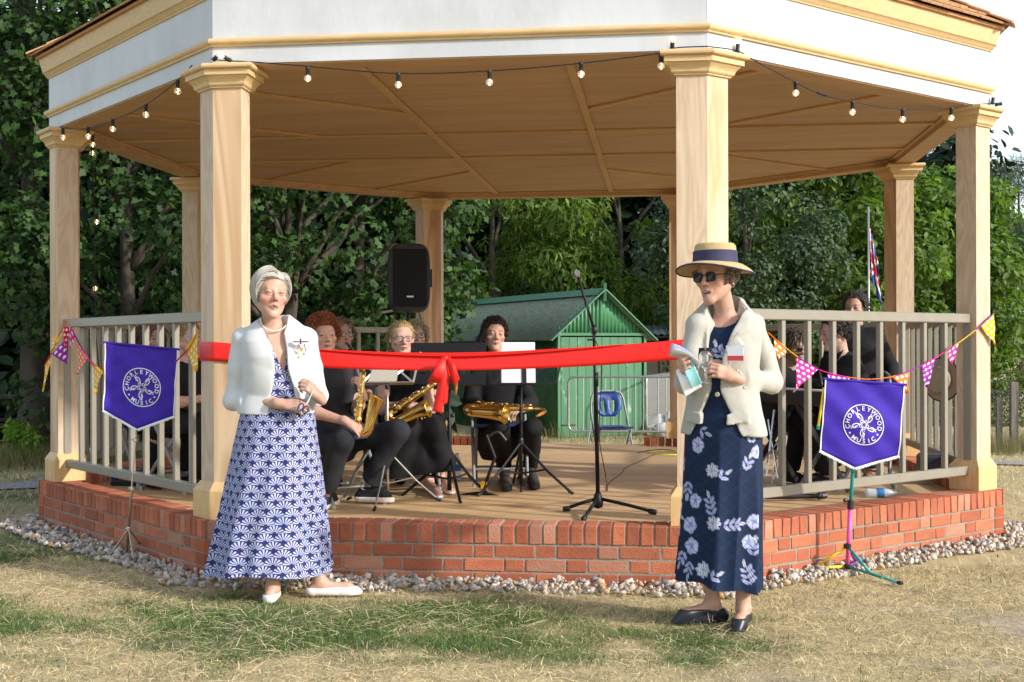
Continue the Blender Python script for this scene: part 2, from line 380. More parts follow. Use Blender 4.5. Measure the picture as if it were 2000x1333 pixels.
k = RNG.uniform(0, 1, n) < np.clip(fbm(x*1.1, y*2, 61)*2.0-.5, .05, 1)*(1-.7*bare(x, y)); x, y = x[k], y[k]; n = len(x)
cols = (V3(.80, .67, .41)*RNG.uniform(.40, 1.25, n)[:, None])*np.c_[np.ones(n), RNG.uniform(.9, 1.05, n), RNG.uniform(.75, 1.15, n)]
blades('cut_straw', x, y, RNG.uniform(.04, .15, n), RNG.uniform(.0010, .0020, n), RNG.uniform(1.2, 1.56, n), cols, 'pale dry grass cuttings lying loose over the lawn', .25, GRASS, z0=gz(x, y)+RNG.uniform(.002, .03, n))
# grass at the sides and behind
x, y = scatter(170000, -9, 11, -3.2, 15); dd = np.hypot(x-CAM[0], y-CAM[1]); k = (in_oct(x, y, 3.5) > .25) & in_view(x, y, 40) & (RNG.uniform(0, 1, len(x)) < np.clip((9/dd)**1.2, .15, 1)); x, y = x[k], y[k]; dd = dd[k]; n = len(x)
g = np.clip(greenness(x, y)*.55, 0, 1); isg = RNG.uniform(0, 1, n) < g+.04; v = RNG.uniform(.6, 1.3, n)[:, None]; hue = RNG.uniform(0, 1, n)[:, None]
cols = np.where(isg[:, None], (V3(.07, .115, .03)*(1-hue)+V3(.14, .17, .055)*hue)*v, (V3(.54, .42, .21)*(1-hue)+V3(.68, .57, .34)*hue)*v)
blades('rough_grass', x, y, RNG.uniform(.04, .11, n), RNG.uniform(.002, .0038, n)*np.clip(dd/9, 1, 2), RNG.uniform(.4, 1.4, n), cols, 'dry rough grass round and behind the bandstand', .6, GRASS)
# gravel margin
def ico(sub):
    bm = bmesh.new(); bmesh.ops.create_icosphere(bm, subdivisions=sub, radius=1); v = np.array([p.co for p in bm.verts]); f = np.array([[q.index for q in p.verts] for p in bm.faces]); bm.free(); return v, f
IV, IF = ico(1); IV2, IF2 = ico(2)
def pebbles(name, pos, r, seed, label, big=.0235):
    rg = np.random.default_rng(seed); V_ = []; F_ = []; C_ = []; b = 0
    pal = [(.58, .50, .41), (.42, .39, .36), (.68, .61, .51), (.55, .38, .22), (.30, .29, .29), (.62, .47, .34), (.74, .70, .63), (.56, .31, .10), (.42, .37, .31)]
    for p, s in zip(pos, r):
        iv, if_ = (IV2, IF2) if s > big else (IV, IF)
        ax = rg.normal(0, 1, (3, 3)); q, _ = np.linalg.qr(ax); v = iv*(1+rg.normal(0, .15, (len(iv), 1)))
        v = (v*np.array([1, rg.uniform(.6, .95), rg.uniform(.36, .66)])*s) @ q.T + p
        V_.append(v); F_.append(if_+b); b += len(v); c = np.array(pal[rg.choice(9, p=[.16, .14, .15, .11, .08, .13, .1, .03, .1])])*rg.uniform(.75, 1.2); C_.append(np.repeat(c[None], len(v), 0))
    o = mk(name, np.vstack(V_), np.vstack(F_), mat('pebble', (.5, .45, .4), .75, attr='Col', var=.35, vs=70, bump=.3, bs=200)); setcol(o, np.vstack(C_)); tag(o, label, 'gravel', kind='stuff'); return o
pos = []; rr = []
for k in (7, 0, 1, 2, 3):
    for _ in range(1900 if k in (0, 1, 2) else 520):
        t = random.uniform(-1.5, 1.5) if k in (0, 1, 2) else random.uniform(-1.5, -.7)*(1 if k == 3 else -1)
        u = random.random()**1.0*.40; wid = .13+.20*float(fbm(np.array([t*2.+k*7]), np.array([1.]), 5)[0])
        if u > wid: continue
        s = random.choice((.008, .010, .012, .014, .017, .021, .024)); ap = 3.42+u
        a = radians(-135+45*k); n_ = np.array([cos(a), sin(a)]); tv = np.array([-n_[1], n_[0]]); p = n_*ap+tv*t
        if abs(t) > ap*math.tan(pi/8): continue
        pos.append((p[0], p[1], .012+.022*(1-u/wid)*random.random()+random.uniform(-.004, .012)+.012*(1-u/wid))); rr.append(s*random.uniform(.8, 1.15))
pebbles('gravel', np.array(pos), rr, 5, 'pale flint gravel strip along the foot of the brick base')
# ---------------------------------------------------------------- bandstand
TN = math.tan(pi/8); AF = 3.333; AB = 3.406; ZB = .33; ZD = .25
def corner(k, ap):
    a = radians(-157.5+45*k); r = ap/cos(pi/8); return np.array([r*cos(a), r*sin(a)])
def sidevec(k):
    a = radians(-135+45*k); n = np.array([cos(a), sin(a)]); return n, np.array([-n[1], n[0]])
def sp(k, ap, t, z=0.):
    n, tv = sidevec(k); p = n*ap+tv*t; return np.array([p[0], p[1], z])
def octa(ap): return [corner(k, ap) for k in range(8)]
stand = thing('bandstand', 'octagonal timber bandstand on a red brick base with white fascia', 'bandstand', (0, 0, 0))
def ring_prism(mb, a0, a1, z0, z1, sides=range(8), m=0):
    for k in sides:
        o0, o1 = corner(k, a1), corner((k+1) % 8, a1); i0, i1 = corner(k, a0), corner((k+1) % 8, a0)
        P = [o0, o1, i1, i0]; vs = [(*p, z0) for p in P]+[(*p, z1) for p in P]
        mb.add(vs, [(0, 3, 2, 1), (4, 5, 6, 7), (0, 1, 5, 4), (2, 3, 7, 6), (1, 2, 6, 5), (3, 0, 4, 7)], m)
    return mb
# brick base
plinth = ring_prism(MB(), 3.199, AB-.005, -.3, .2225, [0, 1, 2, 3, 4, 6, 7]); ring_prism(plinth, 3.199, AB-.008, -.3, .2225, [5])
ring_prism(plinth, 3.199, AB-.006, .2225, .3255, [0, 1, 2, 3, 4, 6, 7])
base = plinth.build('brick_plinth', MORTAR, stand)
def box_mesh(name, d, bev, mats_, jit=0):
    b = MB(); b.box((0, 0, 0), d, bev=bev)
    me = bpy.data.meshes.new(name); v = [tuple(np.array(p)+np.random.default_rng(len(name)+i).normal(0, jit, 3)) for i, p in enumerate(b.v)]
    me.from_pydata(v, [], b.f); me.materials.append(mats_); return me
BM = {}
def brick(k, t, z, L, dep, h, apo, im, name='brick'):
    key = (round(L, 3), dep, h, im, random.randrange(2))
    if key not in BM: BM[key] = box_mesh(f'brick_{len(BM)}', (L, dep, h), .004, BR[im], .0009)
    n, tv = sidevec(k); p = sp(k, apo-dep/2, t, z)
    o = ob(name, BM[key], base, Vector(p)+Vector((0, 0, random.uniform(-.0015, .0015))), (random.uniform(-.006, .006), random.uniform(-.006, .006), atan2(tv[1], tv[0])+random.uniform(-.004, .004)+random.choice((0, pi))))
    if o.rotation_euler.z: o.location += Vector((*(n*random.uniform(-.002, .002)), 0))
    return o
def pick(): return random.choices((0, 1, 2), (5, 5, 1.6))[0]
HS = AB*TN
for k in (0, 1, 2):
    for i in range(-18, 19): brick(k, i*.0751, ZB-.0513, .065, .215, .1025, AB+.002, pick())
    for c, z in enumerate((.185, .110, .035)):
        off = .16875 if c % 2 else 0.; lim = HS-.118
        spans = []
        for i in range(-6, 7):
            x = i*.3375+off; spans += [(x-.1075, x+.1075), (x+.1175, x+.22)]
        for a, b in spans:
            a2, b2 = max(a, -lim), min(b, lim)
            if b2-a2 > .035: brick(k, (a2+b2)/2, z, b2-a2, .1025, .065, AB+random.uniform(-.002, .002), pick())
def dogleg(L, dep, h, nm, back=None):
    a = pi/8; ax = AB/cos(a)
    # local frame: corner on +x axis
    def pt(apo, tt, sgn): # point on side at distance tt from the corner
        n = np.array([cos(a*sgn), sin(a*sgn)]); tv = np.array([-n[1], n[0]])*sgn
        return n*apo+tv*(-(apo*math.tan(a))+tt)*1.0
    P = [np.array([AB/cos(a), 0]), pt(AB, L, 1), pt(AB, L, 1)-np.array([cos(a), sin(a)])*dep, np.array([(AB-dep)/cos(a), 0]), pt(AB, L, -1)-np.array([cos(a), -sin(a)])*dep, pt(AB, L, -1)]
    b = MB(); b.prism(P, -h/2, h/2); me = bpy.data.meshes.new(nm); me.from_pydata(b.v, [], b.f); me.materials.append(BR[3]); return me
def corner_brick(k, z, L, dep, h, me): return ob('corner_brick', me, base, (0, 0, z), (0, 0, radians(-157.5+45*k)))
me_a = dogleg(.105, .1025, .065, 'corner_brick_a'); me_r = dogleg(.012, .215, .1025, 'corner_brick_r')
for k in (0, 1, 2, 3):
    corner_brick(k, ZB-.0513, .012, .215, .1025, me_r)
    for z in (.185, .110, .035): corner_brick(k, z, .105, .1025, .065, me_a)
# rear side: coping bricks either side of the way in
XG0, XG1 = -.50, .97
for i in range(-18, 19):
    t = i*.0751
    if not (-XG1 < t < -XG0): brick(5, t, ZB-.0513, .065, .215, .1025, AB+.002, 0)
rest = MB()
for k in (3, 4, 6, 7):
    n, tv = sidevec(k); R = np.array([[tv[0], n[0], 0], [tv[1], n[1], 0], [0, 0, 1]])
    for i in range(-18, 19): rest.box(sp(k, AB-.105, i*.0751, ZB-.0513+random.uniform(-.002, .002)), (.065, .215, .1025), R, random.randrange(3), bev=.004)
tag(rest.build('coping_bricks', None, base, mats=BR[:3]), kind='stuff')
# deck boards
deck = thing('deck', 'x', 'x'); del deck['label'], deck['category']; deck.parent = stand
def clip(poly, a, b, c):
    """keep a*x+b*y <= c"""
    o = []
    for i in range(len(poly)):
        p, q = np.array(poly[i]), np.array(poly[(i+1) % len(poly)]); dp, dq = a*p[0]+b*p[1]-c, a*q[0]+b*q[1]-c
        if dp <= 0: o.append(p)
        if dp*dq < 0: o.append(p+(q-p)*dp/(dp-dq))
    return o
y = -3.19; i = 0
while y < 3.4:
    w_ = .1215; p = [(-4, y+.0025), (4, y+.0025), (4, y+w_-.0025), (-4, y+w_-.0025)]
    for k in range(8):
        n, _ = sidevec(k); p = clip(p, n[0], n[1], 3.192 if k != 5 else 3.40)
    if len(p) > 2:
        if y > 3.0: p = clip(clip(p, 1, 0, XG1 if y > 3.1 else 9), -1, 0, -XG0 if y > 3.1 else 9)
        if len(p) > 2: MB().prism(p, ZD-.028, ZD+random.uniform(-.0012, .0012)).build('deck_board', DECK, deck)
    y += w_
# posts: six-sided in plan, outer corner on the octagon
def post_poly(k, off=0., w=.165, dep=.15):
    a = radians(-157.5+45*k); r = np.array([cos(a), sin(a)])
    n1, t1 = sidevec((k-1) % 8); n2, t2 = sidevec(k)
    ap = AF-.004+off; h = ap*TN
    Vc = r*ap/cos(pi/8); w2 = w+off*(1-TN); iv = r*(AF-.004-dep-off)/cos(pi/8)
    A = Vc+t2*(w+off+off*TN); B = Vc-t1*(w+off+off*TN); D = dep+2*off
    return [Vc, A, A-n2*D, iv, B-n1*D, B]
CAPZ = 2.886
prof_cap = [(.004, -.127), (.013, -.126), (.013, -.119), (.019, -.117), (.026, -.110), (.028, -.103), (.030, -.094), (.037, -.083), (.047, -.072), (.050, -.068), (.050, -.064), (.064, -.062), (.064, -.030), (.078, -.030), (.085, -.024), (.087, -.015), (.085, -.006), (.078, 0)]
prof_base = [(.036, 0), (.036, .012), (.036, .155), (.034, .160), (.004, .205)]
def loft_poly(k, prof, z0): return [[(*p, z0+z) for p in post_poly(k, o)] for o, z in prof]
posts = []
for k in range(8):
    b = MB(); P = post_poly(k); n = 6
    b.add([(*p, ZB+.1) for p in P]+[(*p, CAPZ-.02) for p in P], [(i, (i+1) % n, n+(i+1) % n, n+i) for i in range(n)])
    b.m = [0, 1, 0, 0, 1, 1]
    po = b.build('post', None, stand, mats=[PLY, SAP]); posts.append(po)
    cp = MB().loft(loft_poly(k, prof_cap, CAPZ)).build('post_capital', PINE, po)
    MB().loft(loft_poly(k, prof_base, ZB+.001)).build('post_base', PINEZ, po)
# railings
def railing(k, ends=1.235, z0=.43):
    b = MB(); A = lambda t, z, ap=3.262: sp(k, ap, t, z); n, tv = sidevec(k); n3 = (*n, 0)
    b.bar(A(-ends, 1.476), A(ends, 1.476), .056, .062, (0, 0, 1), bev=.006); b.bar(A(-ends, z0+.031), A(ends, z0+.031), .05, .06, (0, 0, 1), bev=.006)
    for s_ in (-1, 1): b.bar(A(s_*(ends-.025), z0+.06), A(s_*(ends-.025), 1.446), .012, .05, n3)
    o = b.build('railing', RAIL, stand)
    bb = MB(); bb.bar((0, 0, 0), (0, 0, 1.446-z0-.06), .034, .034, n3, bev=.003); me = None
    for i in range(-4, 5):
        if me is None: q = bb.build('baluster', RAIL, o, loc=A(i*.233+.01, z0+.06)); me = q.data
        else: ob('baluster', me, o, A(i*.233+.01, z0+.06))
    for s_ in (-1, 1):
        for z in (.58, 1.36): MB().ball(A(s_*(ends-.02), z, 3.243), .006, 6).build('bolt', STEEL, o)
    return o
for k in (0, 2, 3, 4, 6, 7): railing(k)
# ring beam, white fascia, trims
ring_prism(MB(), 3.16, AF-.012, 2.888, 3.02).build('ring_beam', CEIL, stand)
for k in range(8):
    b = MB(); P0, P1 = corner(k, AF), corner((k+1) % 8, AF); Q0, Q1 = corner(k, AF-.014), corner((k+1) % 8, AF-.014)
    P0, P1 = P0+(P1-P0)*.0006, P1-(P1-P0)*.0006
    vs_ = [(*p, z) for z in (2.895, 3.30) for p in (P0, P1, Q1, Q0)]
    b.add(vs_, [(0, 3, 2, 1), (4, 5, 6, 7), (0, 1, 5, 4), (2, 3, 7, 6), (1, 2, 6, 5), (3, 0, 4, 7)])
    b.build('fascia_panel', WHITE, stand)
def sweep(prof, name, m_, sides=range(8), mit=.0):
    for k in sides:
        r0 = [(*corner(k, a), z) for a, z in prof]; r1 = [(*corner((k+1) % 8, a), z) for a, z in prof]
        r0 = [np.array(p) for p in r0]; r1 = [np.array(p) for p in r1]
        c0 = [p+(q-p)*.0002 for p, q in zip(r0, r1)]; c1 = [q-(q-p)*.0002 for p, q in zip(r0, r1)]
        MB().loft([c1, c0]).build(name, m_, stand, smooth='auto')
def PX(k): return PINE
sweep([(AF+.001, 2.989), (AF+.014, 2.989), (AF+.016, 2.998), (AF+.022, 3.001), (AF+.031, 3.008), (AF+.034, 3.018), (AF+.031, 3.028), (AF+.022, 3.035), (AF+.001, 3.037)], 'fascia_trim', PINE)
sweep([(AF+.001, 3.272), (AF+.010, 3.272), (AF+.012, 3.280), (AF+.024, 3.288), (AF+.028, 3.300), (AF+.040, 3.308), (AF+.001, 3.310)], 'cornice_moulding', PINE)
sweep([(AF+.001, 3.311), (AF+.040, 3.311), (AF+.062, 3.40), (AF+.062, 3.425), (AF+.001, 3.425)], 'cornice_board', PINE)
# ceiling: plywood sheets and cover battens
ceil_ = thing('ceiling', 'x', 'x'); del ceil_['label'], ceil_['category']; ceil_.parent = stand
ZC = 2.94; s6 = .61; dg = .863
cells = [[(-s6, -s6, s6, s6, None)]]
def cell(x0, y0, x1, y1, cuts=()):
    p = [(x0, y0), (x1, y0), (x1, y1), (x0, y1)]
    for k in range(8): n, _ = sidevec(k); p = clip(p, n[0], n[1], 3.2)
    for c in cuts: p = clip(p, *c)
    if len(p) > 2:
        ctr = np.mean(p, axis=0); p = [ctr+(q-ctr)*.9995 for q in map(np.array, p)]
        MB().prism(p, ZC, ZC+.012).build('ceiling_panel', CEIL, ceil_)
B9 = 9
for xa, xb in ((-B9, -s6), (-s6, s6), (s6, B9)):
    for ya, yb in ((-B9, -s6), (-s6, s6), (s6, B9)):
        if abs(xa) == B9 or abs(xb) == B9:
            if abs(ya) == B9 or abs(yb) == B9:
                sg = (1 if xb == B9 else -1)*(1 if yb == B9 else -1)
                for lo, hi in ((-B9, -dg), (-dg, dg), (dg, B9)): cell(xa, ya, xb, yb, [(1, -sg, hi), (-1, sg, -lo)])
                continue
        cell(xa, ya, xb, yb)
def batten(p, q, zz=0., m_=BAT, w_=.045):
    d = unit(np.array(q)-np.array(p)); MB().bar((*p, ZC-.009-zz), (*q, ZC-.009-zz), w_, .017, (0, 0, 1), bev=.003).build('ceiling_batten', m_, ceil_)
for s_ in (-1, 1):
    batten((s_*s6, -3.16), (s_*s6, 3.16), .002, BATY, .05)
    for a, b in ((-3.16, -s6-.026), (-s6+.026, s6-.026), (s6+.026, 3.16)): batten((a, s_*s6), (b, s_*s6))
for sx in (-1, 1):
    for sy in (-1, 1):
        # two diagonals in each corner: |x| - |y| = +-dg
        for d_ in (-dg, dg):
            if d_ > 0: a = (s6+dg+.02, s6+.02)
            else: a = (s6+.02, s6+dg+.02)
            L = (3.16*sqrt(2)-a[0]-a[1])/2; b = (a[0]+L, a[1]+L)
            batten((sx*a[0], sy*a[1]), (sx*b[0], sy*b[1]))
for k in range(8): batten(sp(k, 3.145, -1.29)[:2], sp(k, 3.145, 1.29)[:2], .001, BAT, .03)
# roof: boarded pyramid, shingle courses
roof = thing('roof', 'x', 'x'); del roof['label'], roof['category']; roof.parent = stand
RZ0, RZ1, RA = 3.428, 5.42, AF+.115
bb = MB()
o8 = [(*p, RZ0) for p in octa(RA-.03)]; bb.add(o8+[(0, 0, RZ1-.05)], [(k, (k+1) % 8, 8) for k in range(8)])
o8b = [(*p, RZ0-.018) for p in octa(RA-.03)]; bb.add(o8+o8b, [(k, 8+k, 8+(k+1) % 8, (k+1) % 8) for k in range(8)])
bb.add(o8b+[(*p, RZ0-.018) for p in octa(3.2)], [((k+1) % 8, k, 8+k, 8+(k+1) % 8) for k in range(8)])
bb.build('roof_boards', CEDAR, roof)
slope = atan2(RZ1-RZ0, RA); ex = .125; shm = {}
def shingle(k, t, c, w_):
    if w_ not in shm:
        b = MB(); L = .30
        b.add([(-w_/2, -.0, 0), (w_/2, 0, 0), (w_/2, L, 0), (-w_/2, L, 0), (-w_/2, 0, .012), (w_/2, 0, .012), (w_/2, L, .003), (-w_/2, L, .003)], [(0, 3, 2, 1), (4, 5, 6, 7), (0, 1, 5, 4), (1, 2, 6, 5), (2, 3, 7, 6), (3, 0, 4, 7)])
        me = bpy.data.meshes.new('shingle'); me.from_pydata(b.v, [], b.f); me.materials.append(CEDAR); shm[w_] = me
    n, tv = sidevec(k); up = np.array([-n[0]*cos(slope), -n[1]*cos(slope), sin(slope)]); x = np.array([tv[0], tv[1], 0]); zz = np.cross(x, up)
    if zz[2] < 0: x = -x; zz = np.cross(x, up)
    p0 = sp(k, RA, t, RZ0)+up*(max(c-.05, 0)*ex+random.uniform(-.004, .004))+zz*(.004+.0115*min(c, 1)+.0025*c*(c < 1))
    tilt = .028 if c >= 1 else 0
    u2 = up*cos(tilt)-zz*sin(tilt)*1; z2 = np.cross(x, u2)
    o = ob('shingle', shm[w_], roof); o.matrix_world = Matrix(((x[0], u2[0], z2[0], p0[0]), (x[1], u2[1], z2[1], p0[1]), (x[2], u2[2], z2[2], p0[2]), (0, 0, 0, 1)))
    return o
for k in (0, 2):
    for c in range(3):
        hw = (RA-max(c-.05, 0)*ex*cos(slope))*TN; t = -hw+.01
        while t < hw-.03:
            w_ = random.choice((.09, .11, .13, .15)); w_ = w_ if t+w_ < hw else round(max(.03, hw-t), 2)
            if (k == 0 and t < 1.2) or (k == 2 and t > -1.2): shingle(k, t+w_/2, c, w_)
            t += w_+.004
cov = MB()
for k in range(8):
    n, tv = sidevec(k)
    for c in range(0 if k not in (0, 2) else 3, 26):
        a0 = RA-c*ex*cos(slope)*1.0; z0 = RZ0+c*ex*sin(slope)
        a1 = a0-ex*1.06*cos(slope); z1 = z0+ex*1.06*sin(slope)
        if a1 < 0: break
        e0, e1 = .022, .012
        vs_ = [sp(k, a0, -a0*TN, z0+e0), sp(k, a0, a0*TN, z0+e0), sp(k, a1, a1*TN, z1+e1), sp(k, a1, -a1*TN, z1+e1), sp(k, a0, -a0*TN, z0+.002), sp(k, a0, a0*TN, z0+.002)]
        cov.add(vs_, [(0, 1, 2, 3), (4, 5, 1, 0)])
tag(cov.build('shingle_courses', CEDAR, roof), kind='stuff')
# hip caps at the two corners in view
for k in range(8):
    a = radians(-157.5+45*k); r = np.array([cos(a), sin(a), 0]); hr = RA/cos(pi/8); hs = atan2(RZ1-RZ0, hr)
    up = np.array([-r[0]*cos(hs), -r[1]*cos(hs), sin(hs)]); tv = np.array([-r[1], r[0], 0])
    for c in range(5 if k in (0, 3) else 0):
        p = np.array([r[0]*hr, r[1]*hr, RZ0+.035])+up*(c*.16-.03)+np.array([0, 0, .004*(c > 0)])
        b = MB()
        for sg in (-1, 1):
            d_ = tv*sg*.085+np.array([0, 0, -.022])-r*0
            u3 = up*.3
            q = [p, p+d_, p+d_+u3, p+u3]; h = np.array([0, 0, .014]); q2 = [v+h for v in q[:2]]+[v+h*.3 for v in q[2:]]
            f = [(0, 1, 2, 3), (7, 6, 5, 4), (0, 4, 5, 1), (1, 5, 6, 2), (2, 6, 7, 3), (3, 7, 4, 0)]
            b.add(q+q2, f if sg < 0 else [x[::-1] for x in f])
        b.build('hip_shingle', CEDAR, roof)
# ---------------------------------------------------------------- trees, hedge, shed, fences
def leaf_mat(name, c1, c2, tr=.35, rough=.45):
    m = bpy.data.materials.new(name); m.use_nodes = True; t = m.node_tree; b = t.nodes['Principled BSDF']; L = t.links.new; o = t.nodes['Material Output']
    at = N(t, 'ShaderNodeAttribute', attribute_name='Col'); sp_ = N(t, 'ShaderNodeSeparateColor'); L(at.outputs['Color'], sp_.inputs[0])
    mx_ = N(t, 'ShaderNodeMixRGB'); mx_.inputs[1].default_value = (*c1, 1); mx_.inputs[2].default_value = (*c2, 1); L(sp_.outputs[0], mx_.inputs[0])
    hs = N(t, 'ShaderNodeHueSaturation'); L(mx_.outputs[0], hs.inputs['Color']); mr = N(t, 'ShaderNodeMapRange'); mr.inputs[3].default_value = .6; mr.inputs[4].default_value = 1.4; L(sp_.outputs[1], mr.inputs[0]); L(mr.outputs[0], hs.inputs['Value'])
    L(hs.outputs[0], b.inputs['Base Color']); b.inputs['Roughness'].default_value = rough+.12; b.inputs['Specular IOR Level'].default_value = .28
    tl = N(t, 'ShaderNodeBsdfTranslucent'); ms = N(t, 'ShaderNodeMixShader', i_Fac=tr); yel = N(t, 'ShaderNodeMixRGB', blend_type='MULTIPLY', i_Fac=1.); yel.inputs[2].default_value = (1.5, 1.7, .6, 1)
    L(hs.outputs[0], yel.inputs[1]); L(yel.outputs[0], tl.inputs[0]); L(b.outputs[0], ms.inputs[1]); L(tl.outputs[0], ms.inputs[2]); L(ms.outputs[0], o.inputs[0]); return m
LEAF = {}
def leaf_shape(kind):
    if kind == 'maple':   # five lobes
        ang = np.radians([-90, -35, -8, 22, 52, 90, 128, 158, 188, 215]); rad = np.array([.12, .66, .52, .86, .62, 1., .62, .86, .52, .66])
        v = np.c_[np.cos(ang)*rad*.62, np.sin(ang)*rad*.62+.38, -.10*np.abs(np.cos(ang)*rad)]
        return v, [list(range(10))]
    if kind == 'oval':
        v = np.array([(0, 0, 0), (.26, .35, .05), (.22, .72, .04), (0, 1, -.06), (-.22, .72, .04), (-.26, .35, .05)]); return v, [[0, 1, 2, 3], [0, 3, 4, 5]]
    if kind == 'long':
        v = np.array([(0, 0, 0), (.17, .35, .04), (0, 1, -.14), (-.17, .35, .04)]); return v, [[0, 1, 2], [0, 2, 3]]
    if kind == 'needle':
        v = np.array([(-.035, 0, 0), (.035, 0, 0), (0, 1, 0)]); return v, [[0, 1, 2]]
def leaves(P, Nrm, size, kind, seed, droop=.5, colr=None):
    rg = np.random.default_rng(seed); n = len(P); v, fs = leaf_shape(kind)
    nn = Nrm+rg.normal(0, .55, (n, 3))+np.array([0, 0, .55]); nn /= np.linalg.norm(nn, axis=1)[:, None]
    d = rg.normal(0, 1, (n, 3))+Nrm*.8; d[:, 2] -= droop; d -= nn*(d*nn).sum(1)[:, None]; d /= np.linalg.norm(d, axis=1)[:, None]; s = np.cross(d, nn)
    sz = size*rg.uniform(.6, 1.25, n); A = np.stack([s, d, nn], 2)*sz[:, None, None]
    V_ = (np.einsum('nij,kj->nki', A, v)+P[:, None]).reshape(-1, 3)
    F_ = [np.array(f)[None]+np.arange(n)[:, None]*len(v) for f in fs]
    c = np.zeros((n, 3)); c[:, 0] = np.clip(rg.beta(1.6, 2.4, n)+(0 if colr is None else colr), 0, 1); c[:, 1] = rg.uniform(0, 1, n)
    return V_, F_, np.repeat(c, len(v), 0)
def leaf_mesh(name, V_, F_, C_, m_):
    me = bpy.data.meshes.new(name); me.vertices.add(len(V_)); me.vertices.foreach_set('co', V_.astype(np.float32).ravel())
    lo = np.concatenate([f.ravel() for f in F_]).astype(np.int32); cnt = np.concatenate([np.full(len(f), f.shape[1]) for f in F_])
    me.loops.add(len(lo)); me.loops.foreach_set('vertex_index', lo); me.polygons.add(len(cnt)); me.polygons.foreach_set('loop_start', np.r_[0, np.cumsum(cnt)[:-1]].astype(np.int32)); me.update(calc_edges=True)
    a = me.color_attributes.new('Col', 'FLOAT_COLOR', 'POINT'); d = np.ones((len(V_), 4), np.float32); d[:, :3] = C_; a.data.foreach_set('color', d.ravel()); me.materials.append(m_); return me
def clump_points(centers, radii, per, rg, flat=.7, shell=.55):
    P = []; Q = []
    for c, r in zip(centers, radii):
        k = int(per*r*r/.25)+8; u = rg.normal(0, 1, (k, 3)); u /= np.linalg.norm(u, axis=1)[:, None]; rad = r*(shell+(1-shell)*rg.random(k)**.6)
        p = u*rad[:, None]*np.array([1, 1, flat]); P.append(p+c); Q.append(u)
    return np.vstack(P), np.vstack(Q)
BARK = mat('bark', (.105, .085, .065), .9, var=.5, vs=7, stretch=(1, 1, .3), bump=1, bs=25, bstretch=(1, 1, .2))
BARKP = mat('pine_bark', (.17, .10, .06), .9, var=.5, vs=6, stretch=(1, 1, .3), bump=1, bs=20)
def limb(mb, a, b, r0, r1, rg, n=7, wob=.12):
    t = np.linspace(0, 1, n)[:, None]; L = np.linalg.norm(np.array(b)-np.array(a)); p = np.array(a)*(1-t)+np.array(b)*t+rg.normal(0, wob*L/n, (n, 3))*np.sin(t*pi)
    p[:, 2] += np.sin(t[:, 0]*pi)*L*.06; mb.tube(p, np.linspace(r0, r1, n), 7); return p
def tree(name, label, base_, h, crown_r, m_, kind, size, nclump, per, seed, trunk_r=.16, low=.25, group=None, clump=(.35, .7), view_front=True, droop=.5, cx=(0, 0), asp=(1, 1, 1), bark=None, shell=.55):
    rg = np.random.default_rng(seed); base_ = np.array(base_, float); t = thing(name, label, 'tree', base_, group)
    top = base_+np.array([cx[0], cx[1], h*.85]); mb = MB(); n = 9; tt = np.linspace(0, 1, n)[:, None]
    p = base_*(1-tt)+top*tt+rg.normal(0, .05, (n, 3))*tt; p[0] = base_-np.array([0, 0, .2]); rad = trunk_r*(1-.85*tt[:, 0]); rad[0] *= 1.5; rad[1] *= 1.08; mb.tube(p, rad, 10)
    C_ = []; R_ = []; cc = base_+np.array([cx[0], cx[1], h*(low+(1-low)/2)]); hz = h*(1-low)/2
    tries = 0
    while len(C_) < nclump and tries < nclump*30:
        tries += 1; u = rg.normal(0, 1, 3); u /= np.linalg.norm(u); u *= rg.uniform(.45, 1)**.5
        c = cc+u*np.array([crown_r*asp[0], crown_r*asp[1], hz]); 
        if view_front and (c-cc) @ (np.array([CAM[0], CAM[1], c[2]])-cc) < -.35*crown_r*np.linalg.norm(np.array([CAM[0], CAM[1], c[2]])-cc): continue
        C_.append(c); R_.append(rg.uniform(*clump))
    for c in C_[:14]:
        s = p[min(n-2, max(2, int((c[2]-base_[2])/h*n*.75)))]; limb(mb, s, c, trunk_r*.35, .015, rg)
    mb.build('trunk', bark or BARK, t, smooth=True)
    P_, Q_ = clump_points(C_, R_, per, rg, .7, shell); V_, F_, K_ = leaves(P_, Q_, size, kind, seed, droop, None)
    ob('crown', leaf_mesh(name+'_crown', V_, F_, K_, m_), t); return t
L_MAPLE = leaf_mat('maple_leaf', (.020, .050, .012), (.058, .118, .026), .22)  # leaf colour lowered to paint in the shade on these trees
L_DARK = leaf_mat('shade_dark_leaf', (.007, .018, .005), (.018, .038, .010), .12)  # near-black colour paints in the shade inside the wood
L_HAZEL = leaf_mat('hazel_leaf', (.06, .125, .020), (.15, .215, .04), .4)
L_CHERRY = leaf_mat('cherry_leaf', (.07, .135, .022), (.19, .25, .05), .4)
L_GREY = leaf_mat('holm_leaf', (.045, .082, .042), (.085, .125, .065), .25)
L_HEDGE = leaf_mat('hedge_leaf', (.07, .12, .022), (.155, .20, .045), .4)
L_PINE = leaf_mat('pine_needle', (.035, .07, .032), (.08, .115, .05), .15)
L_WEED = leaf_mat('weed_leaf', (.11, .21, .02), (.20, .30, .04), .4)
def gp(px, dep, py=None):
    """ground point below a pixel column at a given depth"""
    q = atd(px, 700, dep); return np.array([q[0], q[1], float(gz(q[0], q[1]))])
GL = 'leafy trees behind the bandstand'
tree('maple_tree', 'dark-leaved maple with a thick bare trunk at the far left edge', gp(72, 15.6), 8.2, 2.1, L_MAPLE, 'maple', .112, 66, 150, 1, .20, .11, GL, cx=(-.1, 0), asp=(1.15, .7, 1))
